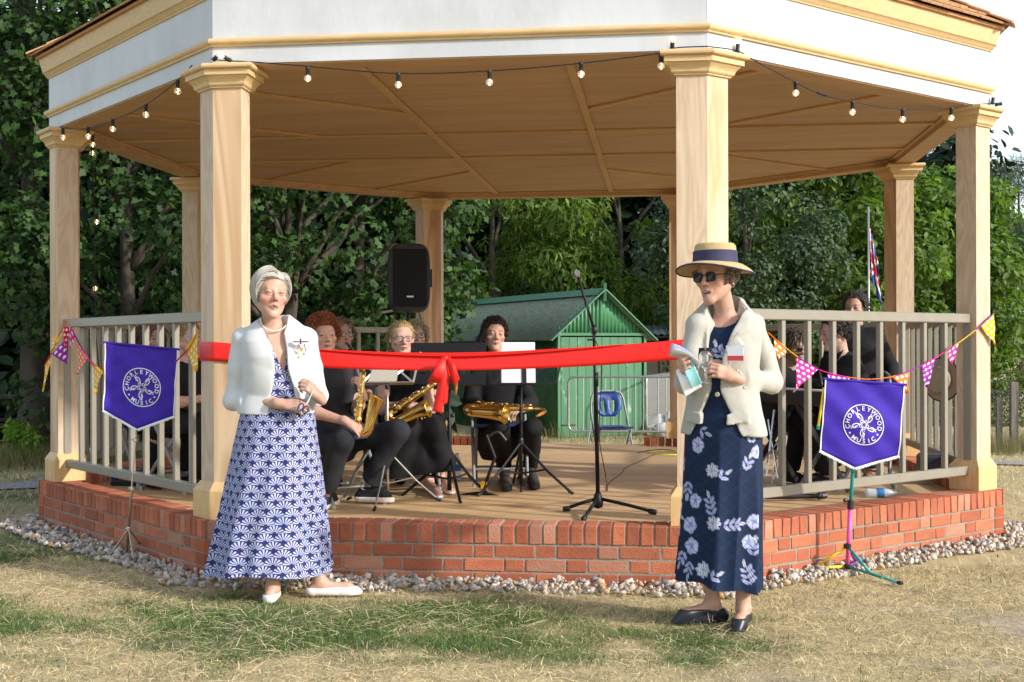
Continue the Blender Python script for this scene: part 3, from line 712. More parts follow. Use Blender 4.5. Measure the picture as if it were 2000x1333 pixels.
tree('maple_tree', 'maple with dense lobed leaves seen between the two left posts', gp(250, 15.2), 7.2, 1.7, L_MAPLE, 'maple', .106, 60, 150, 2, .12, .04, GL, asp=(1.05, .7, 1))
tree('maple_tree', 'shaded maple directly behind the white-jacketed woman', gp(560, 16.5), 6.6, 2.2, L_MAPLE, 'maple', .115, 60, 120, 3, .14, .05, GL, asp=(1.1, .6, 1))
tree('maple_tree', 'shaded maple overhanging the loudspeaker', gp(700, 17.2), 6.4, 1.45, L_MAPLE, 'maple', .12, 54, 125, 4, .12, .05, GL, asp=(1, .6, 1))
tree('chestnut_tree', 'bright chestnut with long drooping leaves left of the shed roof', gp(965, 30), 7.2, 3.0, L_CHERRY, 'long', .23, 90, 135, 5, .14, .10, GL, droop=1.6, clump=(.4, .75), asp=(1.05, .6, 1))
tree('chestnut_tree', 'light green drooping tree straight above the green shed', gp(1210, 31), 7.4, 3.1, L_CHERRY, 'long', .21, 90, 135, 6, .16, .10, GL, droop=1.3, asp=(1.1, .5, 1))
tree('holm_oak', 'grey-green small-leaved tree just right of the front right post', gp(1455, 25), 6.8, 1.7, L_GREY, 'oval', .11, 76, 220, 7, .14, .08, GL, asp=(1, .6, 1))
tree('hazel_tree', 'sunlit hazel filling the gap left of the flag', gp(1600, 27), 6.8, 2.1, L_HAZEL, 'oval', .19, 84, 150, 8, .12, .06, GL, asp=(1.1, .6, 1))
tree('hazel_tree', 'sunlit hazel right of the flag behind the black-haired man', gp(1790, 28.5), 5.9, 2.3, L_HAZEL, 'oval', .18, 84, 150, 9, .12, .04, GL, asp=(1.1, .6, 1))
tree('conifer_tree', 'dark conifer standing against the sky between the two right posts', gp(1835, 38), 8.6, 1.9, L_PINE, 'needle', .34, 64, 330, 10, .16, .12, GL, bark=BARKP, clump=(.35, .6))
tree('conifer_tree', 'tall blue-green pine at the far right edge against the sky', gp(1995, 42), 8.4, 1.9, L_PINE, 'needle', .36, 44, 300, 11, .15, .12, GL, bark=BARKP, clump=(.4, .7), shell=.2)
tree('conifer_tree', 'lower dark pine under the sky just right of the right-hand post', gp(1925, 34), 5.2, 1.8, L_PINE, 'needle', .33, 52, 330, 12, .14, .05, GL, bark=BARKP, clump=(.35, .6))
# the dense wood behind, one mass
rg = np.random.default_rng(99); C_ = []; R_ = []
for px, dep, n_ in [(x, 21, 24) for x in range(-260, 790, 48)]+[(x, 34.5, 20) for x in range(800, 1900, 45)]:
    for _ in range(n_):
        q = gp(px+rg.uniform(-30, 30), dep+rg.uniform(-.6, .9)); C_.append(q+np.array([0, 0, rg.uniform(.2, 6.6 if dep < 40 else 5.)])); R_.append(rg.uniform(.6, .95)*(1 if dep < 21 else 1.5))
P_, Q_ = clump_points(C_, R_, 17, rg, .8, .3); V_, F_, K_ = leaves(P_, Q_, .36, 'oval', 5)
woo = ob('far_wood', leaf_mesh('far_wood', V_, F_, K_, L_DARK)); tag(woo, 'dense dark mass of woodland behind the nearer trees', 'woodland', kind='stuff')
# hedge
hd = thing('hedge', 'clipped light green hedge behind the wire fence at the right', 'hedge', gp(1960, 25)); C_ = []; R_ = []
for px in range(1690, 2150, 14):
    for z in (.15, .5, .85):
        q = gp(px, 25+rg.uniform(-.1, .5)); C_.append(q+np.array([0, 0, z])); R_.append(rg.uniform(.22, .29))
P_, Q_ = clump_points(C_, R_, 340, rg, .9, .7); P_[:, 2] = np.minimum(P_[:, 2], gz(P_[:, 0], P_[:, 1])+1.12+rg.normal(0, .03, len(P_))); V_, F_, K_ = leaves(P_, Q_, .075, 'oval', 6)
ob('foliage', leaf_mesh('hedge_foliage', V_, F_, K_, L_HEDGE), hd)
mb = MB()
for px in range(1700, 2140, 40): q = gp(px, 25.2); mb.tube([q, q+np.array([.05, 0, .5]), q+np.array([0, 0, .95])], [.03, .02, .008], 5)
mb.build('stem', BARK, hd)
# shed
GREEN = mat('green_shed_paint', (.055, .175, .085), .6, col2=(.33, .42, .35), vs=9, stretch=(1, 1, .35), contrast=(.62, .74), detail=6, rnd=.12)
GREENS = mat('green_corrugated', (.038, .15, .062), .5, var=.35, vs=5, contrast=(.4, .7))
GROOF = mat('rusty_green_roof', (.19, .29, .19), .6, col2=(.22, .15, .09), vs=5, stretch=(1.6, 8, 1.6), contrast=(.45, .62), detail=5)
A0 = gp(1086, 22.0); fa = YAW+radians(24.7); dR = np.array([-sin(fa), cos(fa), 0]); gR = np.array([cos(fa), sin(fa), 0]); up = V3(0, 0, 1); A0 = A0-up*.02
shed = thing('shed', 'small green corrugated iron shed with a double plank door behind the bandstand', 'shed', A0)
W_, Ln, He, Hr = 1.78, 8.5, 1.84, 2.60
def corr(p0, u, v, Lu, hv, name, m_, parent, amp=.011, per=.076, nrm=None, clipf=None):
    """corrugated sheet: waves along u, straight along v"""
    n = int(Lu/per*6)+1; t = np.linspace(0, Lu, n); nn = np.cross(u, v); nn = unit(nn); vs_ = []
    for a in t:
        o_ = nn*amp*cos(2*pi*a/per); h1 = hv if clipf is None else clipf(a)
        vs_ += [p0+u*a+o_, p0+u*a+o_+v*h1]
    fs = [(2*i, 2*i+2, 2*i+3, 2*i+1) for i in range(n-1)]
    o = MB().add(vs_, fs).build(name, m_, parent, smooth=True); md = o.modifiers.new('thickness', 'SOLIDIFY'); md.thickness = .004; return o
corr(A0+dR*Ln, -dR, up, Ln, He, 'side_wall', GREENS, shed); corr(A0+gR*W_, dR, up, Ln, He, 'side_wall', GREENS, shed)
corr(A0+gR*.05+up*(He-.02), gR, up, W_-.1, 0, 'gable_sheet', mat('gable_green', (.06, .22, .10), .5, var=.25, vs=6), shed, clipf=lambda a: .06+(Hr-He)*(1-abs(a+.05-W_/2)/(W_/2)))
corr(A0+dR*Ln+gR*W_, -gR, up, W_, He, 'end_wall', GREENS, shed)
sl_ = np.array([W_/2, Hr-He]); sL = np.hypot(*sl_); ov = .16
for s_ in (0, 1):
    e = (A0-gR*ov*.9-up*(ov*.9*sl_[1]/sl_[0])) if s_ == 0 else (A0+gR*(W_+ov*.9)-up*(ov*.9*sl_[1]/sl_[0]))
    v_ = unit((gR if s_ == 0 else -gR)*sl_[0]+up*sl_[1])
    corr(e-dR*.12+up*He, dR, v_, Ln+.24, sL+ov, 'roof_sheet', GROOF, shed, .014)
rd = MB(); 
for s_ in (-1, 1): rd.add([A0+gR*(W_/2)+up*(Hr+.035)-dR*.14, A0+gR*(W_/2)+up*(Hr+.035)+dR*(Ln+.14), A0+gR*(W_/2+s_*.16)+up*(Hr-.09)+dR*(Ln+.14), A0+gR*(W_/2+s_*.16)+up*(Hr-.09)-dR*.14], [(0, 1, 2, 3)])
rd.build('ridge_cap', GREEN, shed)
for s_ in (0, 1):
    a = (A0-gR*.17 if s_ == 0 else A0+gR*(W_+.17))-dR*.13+up*(He-.13); b = A0+gR*(W_/2)-dR*.13+up*(Hr+.01); MB().bar(a, b, .022, .10, -dR).build('barge_board', GREEN, shed)
MB().bar(A0+gR*W_/2-dR*.15+up*(Hr-.2), A0+gR*W_/2-dR*.15+up*(Hr+.12), .05, .05).build('finial', GREEN, shed)
for a in (0.03, W_-.03): MB().bar(A0+gR*a-dR*.02, A0+gR*a-dR*.02+up*He, .09, .05, gR).build('corner_post', GREEN, shed)
MB().bar(A0-dR*.025+up*(He-.02), A0+gR*W_-dR*.025+up*(He-.02), .05, .08, dR).build('door_head', GREEN, shed)
for i in range(10):
    a = .08+i*(W_-.16)/10; c = A0+gR*(a+(W_-.16)/20)-dR*random.uniform(.012, .02); MB().box(c+up*(He/2-.02), ((W_-.16)/10-.006, .03, He-.1), np.array([gR, dR, up]).T, bev=.003).build('door_plank', GREEN, shed)
for z in (.25, 1.5):
    MB().bar(A0+gR*.1-dR*.04+up*z, A0+gR*.4-dR*.04+up*z, .012, .04, dR).build('hinge', mat('rust', (.10, .06, .035), .8), shed)
# low prefabricated hut with a grey sheet roof, right of the shed
CREAM = mat('cream_panel', (.46, .42, .30), .7, var=.2, vs=4, rnd=.05); GREYR = mat('grey_sheet_roof', (.33, .34, .36), .55, var=.3, vs=6)
B0 = gp(1240, 29); B1 = gp(1670, 28.5); hut = thing('hut', 'low cream hut with a grey sheet roof right of the green shed', 'hut', B0); hd_ = unit((B1-B0)*np.array([1, 1, 0])); hn = np.array([hd_[1], -hd_[0], 0]); HL = np.linalg.norm(B1-B0)
MB().box((B0+B1)/2-hn*1.2+up*.85, (HL, 2.3, 1.7), np.array([hd_, -hn, up]).T).build('wall', CREAM, hut)
for i in range(9): MB().box(B0+hd_*((i+.5)*HL/9)+up*.85, (HL/9-.04, .05, 1.6), np.array([hd_, -hn, up]).T, bev=.01).build('wall_panel', CREAM, hut)
corr(B0+hn*.25+up*1.86, hd_, unit(-hn+up*.10), HL, 2.7, 'roof_sheet', GREYR, hut, .02, .15)
MB().bar(B0+hn*.22+up*1.8, B1+hn*.22+up*1.8, .03, .1, hn).build('eaves_board', mat('grey_timber', (.20, .17, .13), .9, var=.4, vs=10, stretch=(1, 1, 1)), hut)
# crowd barriers
def barrier(p, q, label):
    t = thing('crowd_barrier', label, 'barrier', p, 'steel crowd barriers'); d = unit(q-p); L = np.linalg.norm(q-p); r = .10; z0, z1 = .2, 1.08
    pts = [p+d*(r+.0)+up*z0]
    ring = []
    for cx_, cz, a0 in ((L-r, z0+r, -90), (L-r, z1-r, 0), (r, z1-r, 90), (r, z0+r, 180)):
        for a in range(0, 91, 18): ring.append(p+d*(cx_+r*cos(radians(a0+a)))+up*(cz+r*sin(radians(a0+a))))
    ring.append(ring[0]); MB().tube(ring, .019, 8, cap=False).build('frame', STEEL, t, smooth=True)
    n_ = int(L/.115); me = None
    for i in range(1, n_):
        c = p+d*(i*L/n_)+up*z0
        if me is None: b = MB(); b.tube([(0, 0, 0), (0, 0, z1-z0)], .0075, 6); o = b.build('bar', STEEL, t, loc=Vector(c)-t.location); me = o.data
        else: ob('bar', me, t, Vector(c)-t.location)
    s_ = np.cross(d, up)
    for a in (.18*L, .82*L):
        b = MB(); b.tube([p+d*a+up*z0, p+d*a+s_*.12+up*.12, p+d*a+s_*.26+up*0.0], .016, 7); b.tube([p+d*a+up*z0, p+d*a-s_*.12+up*.12, p+d*a-s_*.26+up*0.], .016, 7); b.build('foot', STEEL, t)
    for z in (.42, .85): MB().tube(spline([p+d*.02+up*z, p-d*.04+up*z, p-d*.045+up*(z-.07), p-d*.03+up*(z-.09)], 8), .006, 5).build('hook', STEEL, t)
    return t
barrier(gp(1110, 20.6), gp(1345, 20.2), 'steel crowd barrier in front of the green shed door')
barrier(gp(1262, 21.6), gp(1312, 24.5), 'steel crowd barrier end-on at the right corner of the shed')
# white sacks behind the barrier
SACK = mat('white_sack', (.62, .62, .60), .6, var=.25, vs=9, bump=.6, bs=14)
b = MB(); b.ball(gp(1288, 22.6)+up*.16, (.16, .15, .24), 12); b.ball(gp(1300, 22.4)+up*.10, (.24, .18, .16), 12); b.ball(gp(1308, 22.5)+up*.26, (.10, .12, .20), 10); o = b.build('rubbish_sack', SACK, None, smooth=True); tag(o, 'bulging white plastic sack on the grass right of the shed', 'sack')
# wire fence at the right
WOODG = mat('weathered_post', (.22, .19, .155), .9, var=.4, vs=14, stretch=(1, 1, .2), bump=.6, bs=40)
f0, f1 = gp(1700, 19.6), gp(2060, 18.6); fd = unit(f1-f0); FL = np.linalg.norm(f1-f0)
fen = thing('wire_fence', 'chain-link fence on weathered wooden posts at the right edge', 'fence', f0); b = MB(); step = .055; H = .85
for s_ in (1, -1):
    for i in range(-16, int(FL/step)+16):
        a, c = i*step, i*step+s_*H; u0, u1 = 0., 1.
        pa, pb = f0+fd*a+up*.02, f0+fd*c+up*(.02+H)
        lo_, hi_ = sorted((a, c))
        if hi_ < 0 or lo_ > FL: continue
        b.tube([pa, pb], .0022, 3, cap=False)
for z in (.03, .45, .87): b.tube([f0+up*z, f1+up*z], .0025, 4)
b.build('wire_mesh', STEEL, fen)
for px, h_, w_ in ((1744, 1.0, .07), (1931, .96, .07), (1953, .78, .085), (1982, 1.0, .11), (2045, .95, .09)):
    q = f0+fd*np.clip((gp(px, 19)-f0) @ fd, 0, FL)-np.array([0, -.05, 0]); c = MB(); c.box(q+up*(h_/2-.05), (w_, w_, h_+.1), bev=.008); o = c.build('fence_post', WOODG, fen)
# flag
fp = gp(1697, 14.6); flg = thing('flag', 'furled union flag hanging from a thin pole behind the right railing', 'flag', fp)
MB().tube([fp, fp+up*3.02], .011, 8).build('pole', STEEL, flg, smooth=True)
def flagmat():
    m = bpy.data.materials.new('union_flag'); m.use_nodes = True; t = m.node_tree; at = N(t, 'ShaderNodeAttribute', attribute_name='Col'); t.links.new(at.outputs['Color'], t.nodes['Principled BSDF'].inputs['Base Color']); t.nodes['Principled BSDF'].inputs['Roughness'].default_value = .7; return m
nu, nv = 60, 40; vs_ = []; cols = []
for i in range(nu):
    u = i/(nu-1)
    for j in range(nv):
        v = j/(nv-1); s = u*2-1; tt = v*2-1
        # hanging folds: cloth bunched along its length, dropping from the halyard
        x = .012+.15*u*(.55+.45*(1-v))+.014*sin(u*17+v*2); yv = .035*sin(u*15+v*3)*(u+.2); z = 2.78-(1-v)*.55-.42*u**1.2*(1-.15*v)
        vs_.append(fp+np.array([x*_c-yv*_s, x*_s+yv*_c, z]))
        c = (.015, .03, .24)
        dg1, dg2 = abs(s-tt), abs(s+tt)
        if min(dg1, dg2) < .22: c = (.75, .75, .75)
        if min(dg1, dg2) < .08: c = (.55, .01, .03)
        if abs(s) < .17 or abs(tt) < .30: c = (.75, .75, .75)
        if abs(s) < .10 or abs(tt) < .18: c = (.55, .01, .03)
        cols.append(c)
fo = mk('flag_cloth', np.array(vs_), np.array([(i*nv+j, (i+1)*nv+j, (i+1)*nv+j+1, i*nv+j+1) for i in range(nu-1) for j in range(nv-1)]), flagmat(), flg, True); setcol(fo, np.array(cols))
# picnic bench under the left tree
DW = mat('dark_bench_wood', (.06, .052, .045), .85, var=.4, vs=8)
q = gp(15, 17); bn = thing('picnic_bench', 'dark weathered picnic bench under the left tree', 'bench', q); r_ = np.array([_c, _s, 0]); f_ = np.array([-_s, _c, 0])
for i in range(4): MB().box(q+up*.80+f_*(i*.15-.2), (1.7, .13, .04), np.array([r_, f_, up]).T).build('top_board', DW, bn)
for s_ in (-1, 1):
    MB().box(q+up*.45+f_*s_*.62, (1.7, .22, .04), np.array([r_, f_, up]).T).build('seat_board', DW, bn)
for s_ in (-1, 1):
    for g_ in (-1, 1): MB().bar(q+r_*s_*.55+f_*g_*.6-up*.03, q+r_*s_*.55+f_*g_*.18+up*.78, .09, .04).build('leg', DW, bn)
    MB().bar(q+r_*s_*.55-f_*.72+up*.42, q+r_*s_*.55+f_*.72+up*.42, .04, .09).build('cross_bar', DW, bn)
# bright weed at the left and taller grass round it
wd = thing('leafy_weed', 'bright green leafy sapling below the left tree trunk', 'plant', gp(48, 14.3)); rg = np.random.default_rng(31)
C_ = [gp(48+rg.uniform(-32, 28), 14.3+rg.uniform(-.2, .2))+up*rg.uniform(.08, .42) for _ in range(30)]; P_, Q_ = clump_points(C_, [.09]*30, 250, rg, .8, .3); V_, F_, K_ = leaves(P_, Q_, .075, 'oval', 8); ob('foliage', leaf_mesh('weed_foliage', V_, F_, K_, L_WEED), wd)
b = MB()
for c in C_[:12]: b.tube([gp(48, 14.3), (gp(48, 14.3)+c)/2+up*.05, c], [.008, .006, .003], 5)
b.build('stem', BARK, wd)
x = []; y_ = []
for px0, px1, d0, d1, n_ in ((-60, 130, 13.2, 16.5, 2600), (130, 480, 13.4, 16.5, 2600), (1850, 2060, 17.2, 19.3, 2200), (480, 900, 14.5, 17.5, 1200), (870, 1300, 20.9, 21.9, 900)):
    for _ in range(n_): q = gp(random.uniform(px0, px1), random.uniform(d0, d1)); x.append(q[0]); y_.append(q[1])
x = np.array(x); y_ = np.array(y_); n = len(x); hue = RNG.uniform(0, 1, n)[:, None]; cols = (V3(.085, .125, .035)*(1-hue)+V3(.36, .29, .13)*hue)*RNG.uniform(.6, 1.2, n)[:, None]
blades('tall_grass', x, y_, RNG.uniform(.12, .42, n), RNG.uniform(.002, .004, n), RNG.uniform(.05, .5, n), cols, 'tall uncut grass along the foot of the trees and fence', .8, GRASS)
# gravel path
pth = mat('path_gravel', (.38, .36, .335), .95, var=.45, vs=45, bump=.8, bs=90)
def strip(name, pts, w_):
    P = spline(pts, 30); T = np.gradient(P, axis=0); s_ = np.c_[-T[:, 1], T[:, 0]]; s_ /= np.linalg.norm(s_, axis=1)[:, None]; L_ = P[:, :2]+s_*w_; R_ = P[:, :2]-s_*w_; M_ = P[:, :2]
    v = np.vstack([np.c_[q, gz(q[:, 0], q[:, 1])+.014] for q in (L_, M_, R_)]); n = len(P); f = np.array([(i+k*n, i+k*n+1, i+(k+1)*n+1, i+(k+1)*n) for i in range(n-1) for k in (0, 1)])
    return tag(mk(name, v, f[:, ::-1], pth), kind='structure')
strip('path', [onz(-260, 965, 0), onz(0, 952, 0), onz(70, 948, 0), onz(160, 930, 0), onz(300, 905, 0)], .28)
strip('path', [onz(1780, 880, 0), onz(1900, 879, 0), onz(1990, 882, 0), onz(2200, 890, 0)], .35)
# ---------------------------------------------------------------- figures: distance fields turned into one continuous skin
F32 = np.float32
def _len(v): return np.sqrt(np.einsum('ij,ij->i', v, v))
def rc(a, b, ra, rb):
    a = np.array(a, F32); b = np.array(b, F32); ba = b-a; bb = F32(ba @ ba+1e-12)
    def f(P):
        pa = P-a; h = np.clip((pa @ ba)/bb, 0, 1); return _len(pa-h[:, None]*ba)-(ra+(rb-ra)*h)
    return f
def chain(pts, rs): return [rc(pts[i], pts[i+1], rs[i], rs[i+1]) for i in range(len(pts)-1)]
def ell(c, r, R=None):
    c = np.array(c, F32); r = np.array(r if hasattr(r, '__len__') else (r,)*3, F32); R = None if R is None else np.array(R, F32)
    def f(P):
        q = P-c
        if R is not None: q = q @ R
        k0 = _len(q/r); k1 = _len(q/(r*r)); return k0*(k0-1)/np.maximum(k1, 1e-6)
    return f
def smin(a, b, k):
    if k <= 0: return np.minimum(a, b)
    h = np.clip(.5+.5*(b-a)/k, 0, 1); return b*(1-h)+a*h-k*h*(1-h)
def U(k, fs):
    def f(P):
        d = fs[0](P)
        for g in fs[1:]: d = smin(d, g(P), k)
        return d
    return f
def cut(f, g, k=0):
    """f without g"""
    return lambda P: -smin(-f(P), g(P), k)
def off(f, r): return lambda P: f(P)-r
def local(f, M):
    """f given in a local frame; M = (R columns, origin)"""
    R, o = np.array(M[0], F32), np.array(M[1], F32); return lambda P: f((P-o) @ R)
def bounded(f, c, r):
    c = np.array(c, F32)
    def g(P):
        d = _len(P-c)-r; m = d < .06; o = d+.03
        if m.any(): o[m] = f(P[m])
        return o
    return g
def loft(secs, R, o, caps=True, fold=None, pw=2.):
    """tube of elliptical sections (z, cx, cy, a, b) in frame R, o"""
    S = np.array(secs, float); S = S[np.argsort(S[:, 0])]; R = np.array(R, F32); o = np.array(o, F32)
    def f(P):
        q = (P-o) @ R; z = q[:, 2]; g = lambda k: np.interp(z, S[:, 0], S[:, k]).astype(F32)
        u = q[:, 0]-g(1); v = q[:, 1]-g(2); a = g(3); b = g(4); l = np.sqrt(u*u+v*v)+1e-6; cu = np.abs(u)/l; cv = np.abs(v)/l
        r = 1/((cu/a)**pw+(cv/b)**pw)**(1/pw)
        if fold is not None: r = r+fold(np.arctan2(u, v), z)
        d = (l-r)*.8
        if caps: d = np.maximum(d, np.maximum(S[0, 0]-z, z-S[-1, 0]))
        return d
    return f
def wrinkle(f, amp, fr, seed=0, ax=(0, 0, 1)):
    rg = np.random.default_rng(seed); W = rg.normal(0, 1, (5, 3)); W += np.array(ax)*1.5*rg.choice((-1, 1), (5, 1)); W = (W/np.linalg.norm(W, axis=1)[:, None]*fr*rg.uniform(.6, 1.5, (5, 1))).astype(F32); ph = rg.uniform(0, 6, 5)
    def g(P):
        d = f(P); m = np.abs(d) < .05; s = np.zeros_like(d); Q = P[m]; t = 0
        for w_, p_ in zip(W, ph): t = t+1.27-2*np.abs(np.sin((Q @ w_+p_+1.3*np.sin(Q @ w_[[1, 2, 0]]*.7))*.5))
        s[m] = t*(amp/3); return d+s
    return g
def sdf_mesh(f, lo, hi, h, B=6):
    lo = np.array(lo, float); hi = np.array(hi, float); nb = np.ceil((hi-lo)/(h*B)).astype(int)+1; n = nb*B+1
    ctr = lo+(np.stack(np.meshgrid(*[np.arange(k) for k in nb], indexing='ij'), -1).reshape(-1, 3)+.5)*h*B
    dc = f(ctr.astype(F32)); act = np.abs(dc) < h*B*.87*1.9+.012
    D = np.repeat(np.repeat(np.repeat(dc.reshape(nb), B, 0), B, 1), B, 2); D = np.pad(D, ((0, 1),)*3, mode='edge').astype(F32)
    bi = np.stack(np.unravel_index(np.nonzero(act)[0], nb), -1)*B; g = np.stack(np.meshgrid(*[np.arange(B+1)]*3, indexing='ij'), -1).reshape(-1, 3)
    idx = (bi[:, None]+g[None]).reshape(-1, 3); lin = np.ravel_multi_index(idx.T, n); lin = np.unique(lin); idx = np.stack(np.unravel_index(lin, n), -1)
    P = (lo+idx*h).astype(F32); d = np.empty(len(P), F32)
    for s in range(0, len(P), 400000): d[s:s+400000] = f(P[s:s+400000])
    Df = D.ravel(); Df[lin] = d; D = Df.reshape(n); ins = D < 0
    c = [ins[i:n[0]-1+i, j:n[1]-1+j, k:n[2]-1+k] for i in (0, 1) for j in (0, 1) for k in (0, 1)]
    cnt = sum(x.astype(np.int8) for x in c); cell = (cnt > 0) & (cnt < 8); ci = np.argwhere(cell); m = len(ci)
    vid = -np.ones(cell.shape, np.int32); vid[tuple(ci.T)] = np.arange(m); acc = np.zeros((m, 3)); num = np.zeros(m)
    cor = np.array([(i, j, k) for i in (0, 1) for j in (0, 1) for k in (0, 1)])
    for e0 in range(8):
        for ax in range(3):
            if cor[e0][ax]: continue
            e1 = cor[e0].copy(); e1[ax] = 1; a = D[tuple((ci+cor[e0]).T)]; b = D[tuple((ci+e1).T)]; x = (a < 0) != (b < 0); t = a/(a-b+1e-12)
            p = cor[e0]+np.where(np.arange(3) == ax, 1, 0)*t[:, None]; acc[x] += p[x]; num[x] += 1
    V_ = lo+(ci+acc/np.maximum(num, 1)[:, None])*h; Fs = []
    for ax in range(3):
        u, v = (ax+1) % 3, (ax+2) % 3; sl = [slice(1, -1)]*3; s0 = [slice(None)]*3; s1 = [slice(None)]*3; s0[ax] = slice(0, -1); s1[ax] = slice(1, None)
        A, Bv = ins[tuple(s0)], ins[tuple(s1)]; E = np.argwhere(A != Bv)
        ok = np.all([(E[:, u] > 0), (E[:, v] > 0), (E[:, u] < n[u]-1), (E[:, v] < n[v]-1)], 0); E = E[ok]; fl = A[tuple(E.T)]
        q = []
        for du, dv in ((-1, -1), (0, -1), (0, 0), (-1, 0)):
            w_ = E.copy(); w_[:, u] += du; w_[:, v] += dv; q.append(vid[tuple(w_.T)])
        q = np.stack(q, 1); q[~fl] = q[~fl][:, ::-1]; Fs.append(q[(q >= 0).all(1)])
    return V_, np.vstack(Fs)
def smoothv(V_, F_, it=1, lam=.5):
    e = np.vstack([F_[:, [0, 1]], F_[:, [1, 2]], F_[:, [2, 3]], F_[:, [3, 0]]]); n = len(V_)
    for _ in range(it):
        s = np.zeros_like(V_); c = np.bincount(e[:, 0], minlength=n)+np.bincount(e[:, 1], minlength=n)
        for k in range(3): s[:, k] = np.bincount(e[:, 0], V_[e[:, 1], k], n)+np.bincount(e[:, 1], V_[e[:, 0], k], n)
        V_ = V_*(1-lam)+lam*s/np.maximum(c, 1)[:, None]
    return V_
def frame(fwd, up_=(0, 0, 1)):
    """columns: person's right, forward, up"""
    z = unit(up_); y = np.array(fwd, float); y = unit(y-z*(y @ z)); return np.stack([np.cross(y, z), y, z], 1)
def rotx(R, a):  # pitch: nod the head down for negative a
    return R @ np.array([[1, 0, 0], [0, cos(a), -sin(a)], [0, sin(a), cos(a)]])
def roty(R, a): return R @ np.array([[cos(a), 0, sin(a)], [0, 1, 0], [-sin(a), 0, cos(a)]])
TOCAM = np.array([_s, -_c, 0.]); RIGHT = np.array([_c, _s, 0.])
def facing(deg):
    """towards the camera, turned deg to the picture's right"""
    a = radians(deg); return TOCAM*cos(a)+RIGHT*sin(a)
# ---- head in its own frame (x right of the person, y forward, z up), origin between the ears, about 0.225 m tall
def head_sdf(o):
    j = o.get('jaw', 1.); lean = o.get('lean', 0.); w = o.get('w', 1.)
    f = U(.03, [ell((0, -.012, .037), (.076*w, .096, .086)), ell((0, .022, -.028), (.061*w*(1-.05*lean), .070, .085))])
    f2 = U(.022, [f, rc((-.048*j*w, .0, -.050), (-.012, .070, -.098), .024, .017), rc((.048*j*w, .0, -.050), (.012, .070, -.098), .024, .017), ell((0, .077, -.101), (.020*j, .016, .016))])
    f3 = U(.018, [f2, ell((-.043*w, .058, -.020), (.024, .022, .019)), ell((.043*w, .058, -.020), (.024, .022, .019)), rc((-.034, .080, .024), (.034, .080, .024), .0105, .0105)])
    sock = U(.0, [ell((-.031, .099, .006), (.017, .016, .0115)), ell((.031, .099, .006), (.017, .016, .0115))])
    f4 = cut(f3, sock, .014)
    nl = o.get('nose', 1.)
    nose = U(.008, [rc((0, .084, .016), (0, .106*1+.006*nl, -.022), .0075, .0100), ell((-.0125, .096, -.028), (.0075, .010, .0075)), ell((.0125, .096, -.028), (.0075, .010, .0075)), rc((0, .090, -.032), (0, .108, -.027), .006, .006)])
    f5 = U(.010, [f4, nose]); op = o.get('mouth', 0.)
    lips = U(.003, [rc((-.020, .083, -.0585), (0, .0925, -.0555), .0042, .0062), rc((.020, .083, -.0585), (0, .0925, -.0555), .0042, .0062), rc((-.018, .083, -.0605-op*.5), (0, .0905, -.0665-op), .0045, .0068), rc((.018, .083, -.0605-op*.5), (0, .0905, -.0665-op), .0045, .0068)])
    f6 = U(.006, [f5, lips]); slit = ell((0, .098, -.0605-op*.5), (.021, .016, .0014+op*.55)); f6 = cut(f6, slit, .002)
    eyes = U(0, [ell((-.031, .0785, .0055), .0125), ell((.031, .0785, .0055), .0125)])
    lids = U(.002, [rc((-.044, .082, .0085), (-.031, .0905, .0120), .0032, .0042), rc((-.031, .0905, .0120), (-.018, .086, .0085), .0042, .003), rc((.044, .082, .0085), (.031, .0905, .0120), .0032, .0042), rc((.031, .0905, .0120), (.018, .086, .0085), .0042, .003)])
    if o.get('squint', 0): lids = U(.002, [lids, rc((-.042, .083, -.001), (-.020, .087, -.001), .0035, .0035), rc((.042, .083, -.001), (.020, .087, -.001), .0035, .0035)])
    ears = U(.006, [ell((-.077*w, -.010, -.006), (.009, .019, .031)), ell((.077*w, -.010, -.006), (.009, .019, .031))])
    ears = cut(ears, U(0, [ell((-.087*w, -.004, .0), (.006, .010, .017)), ell((.087*w, -.004, .0), (.006, .010, .017))]), .006)
    return U(.004, [f6, eyes, lids, ears])
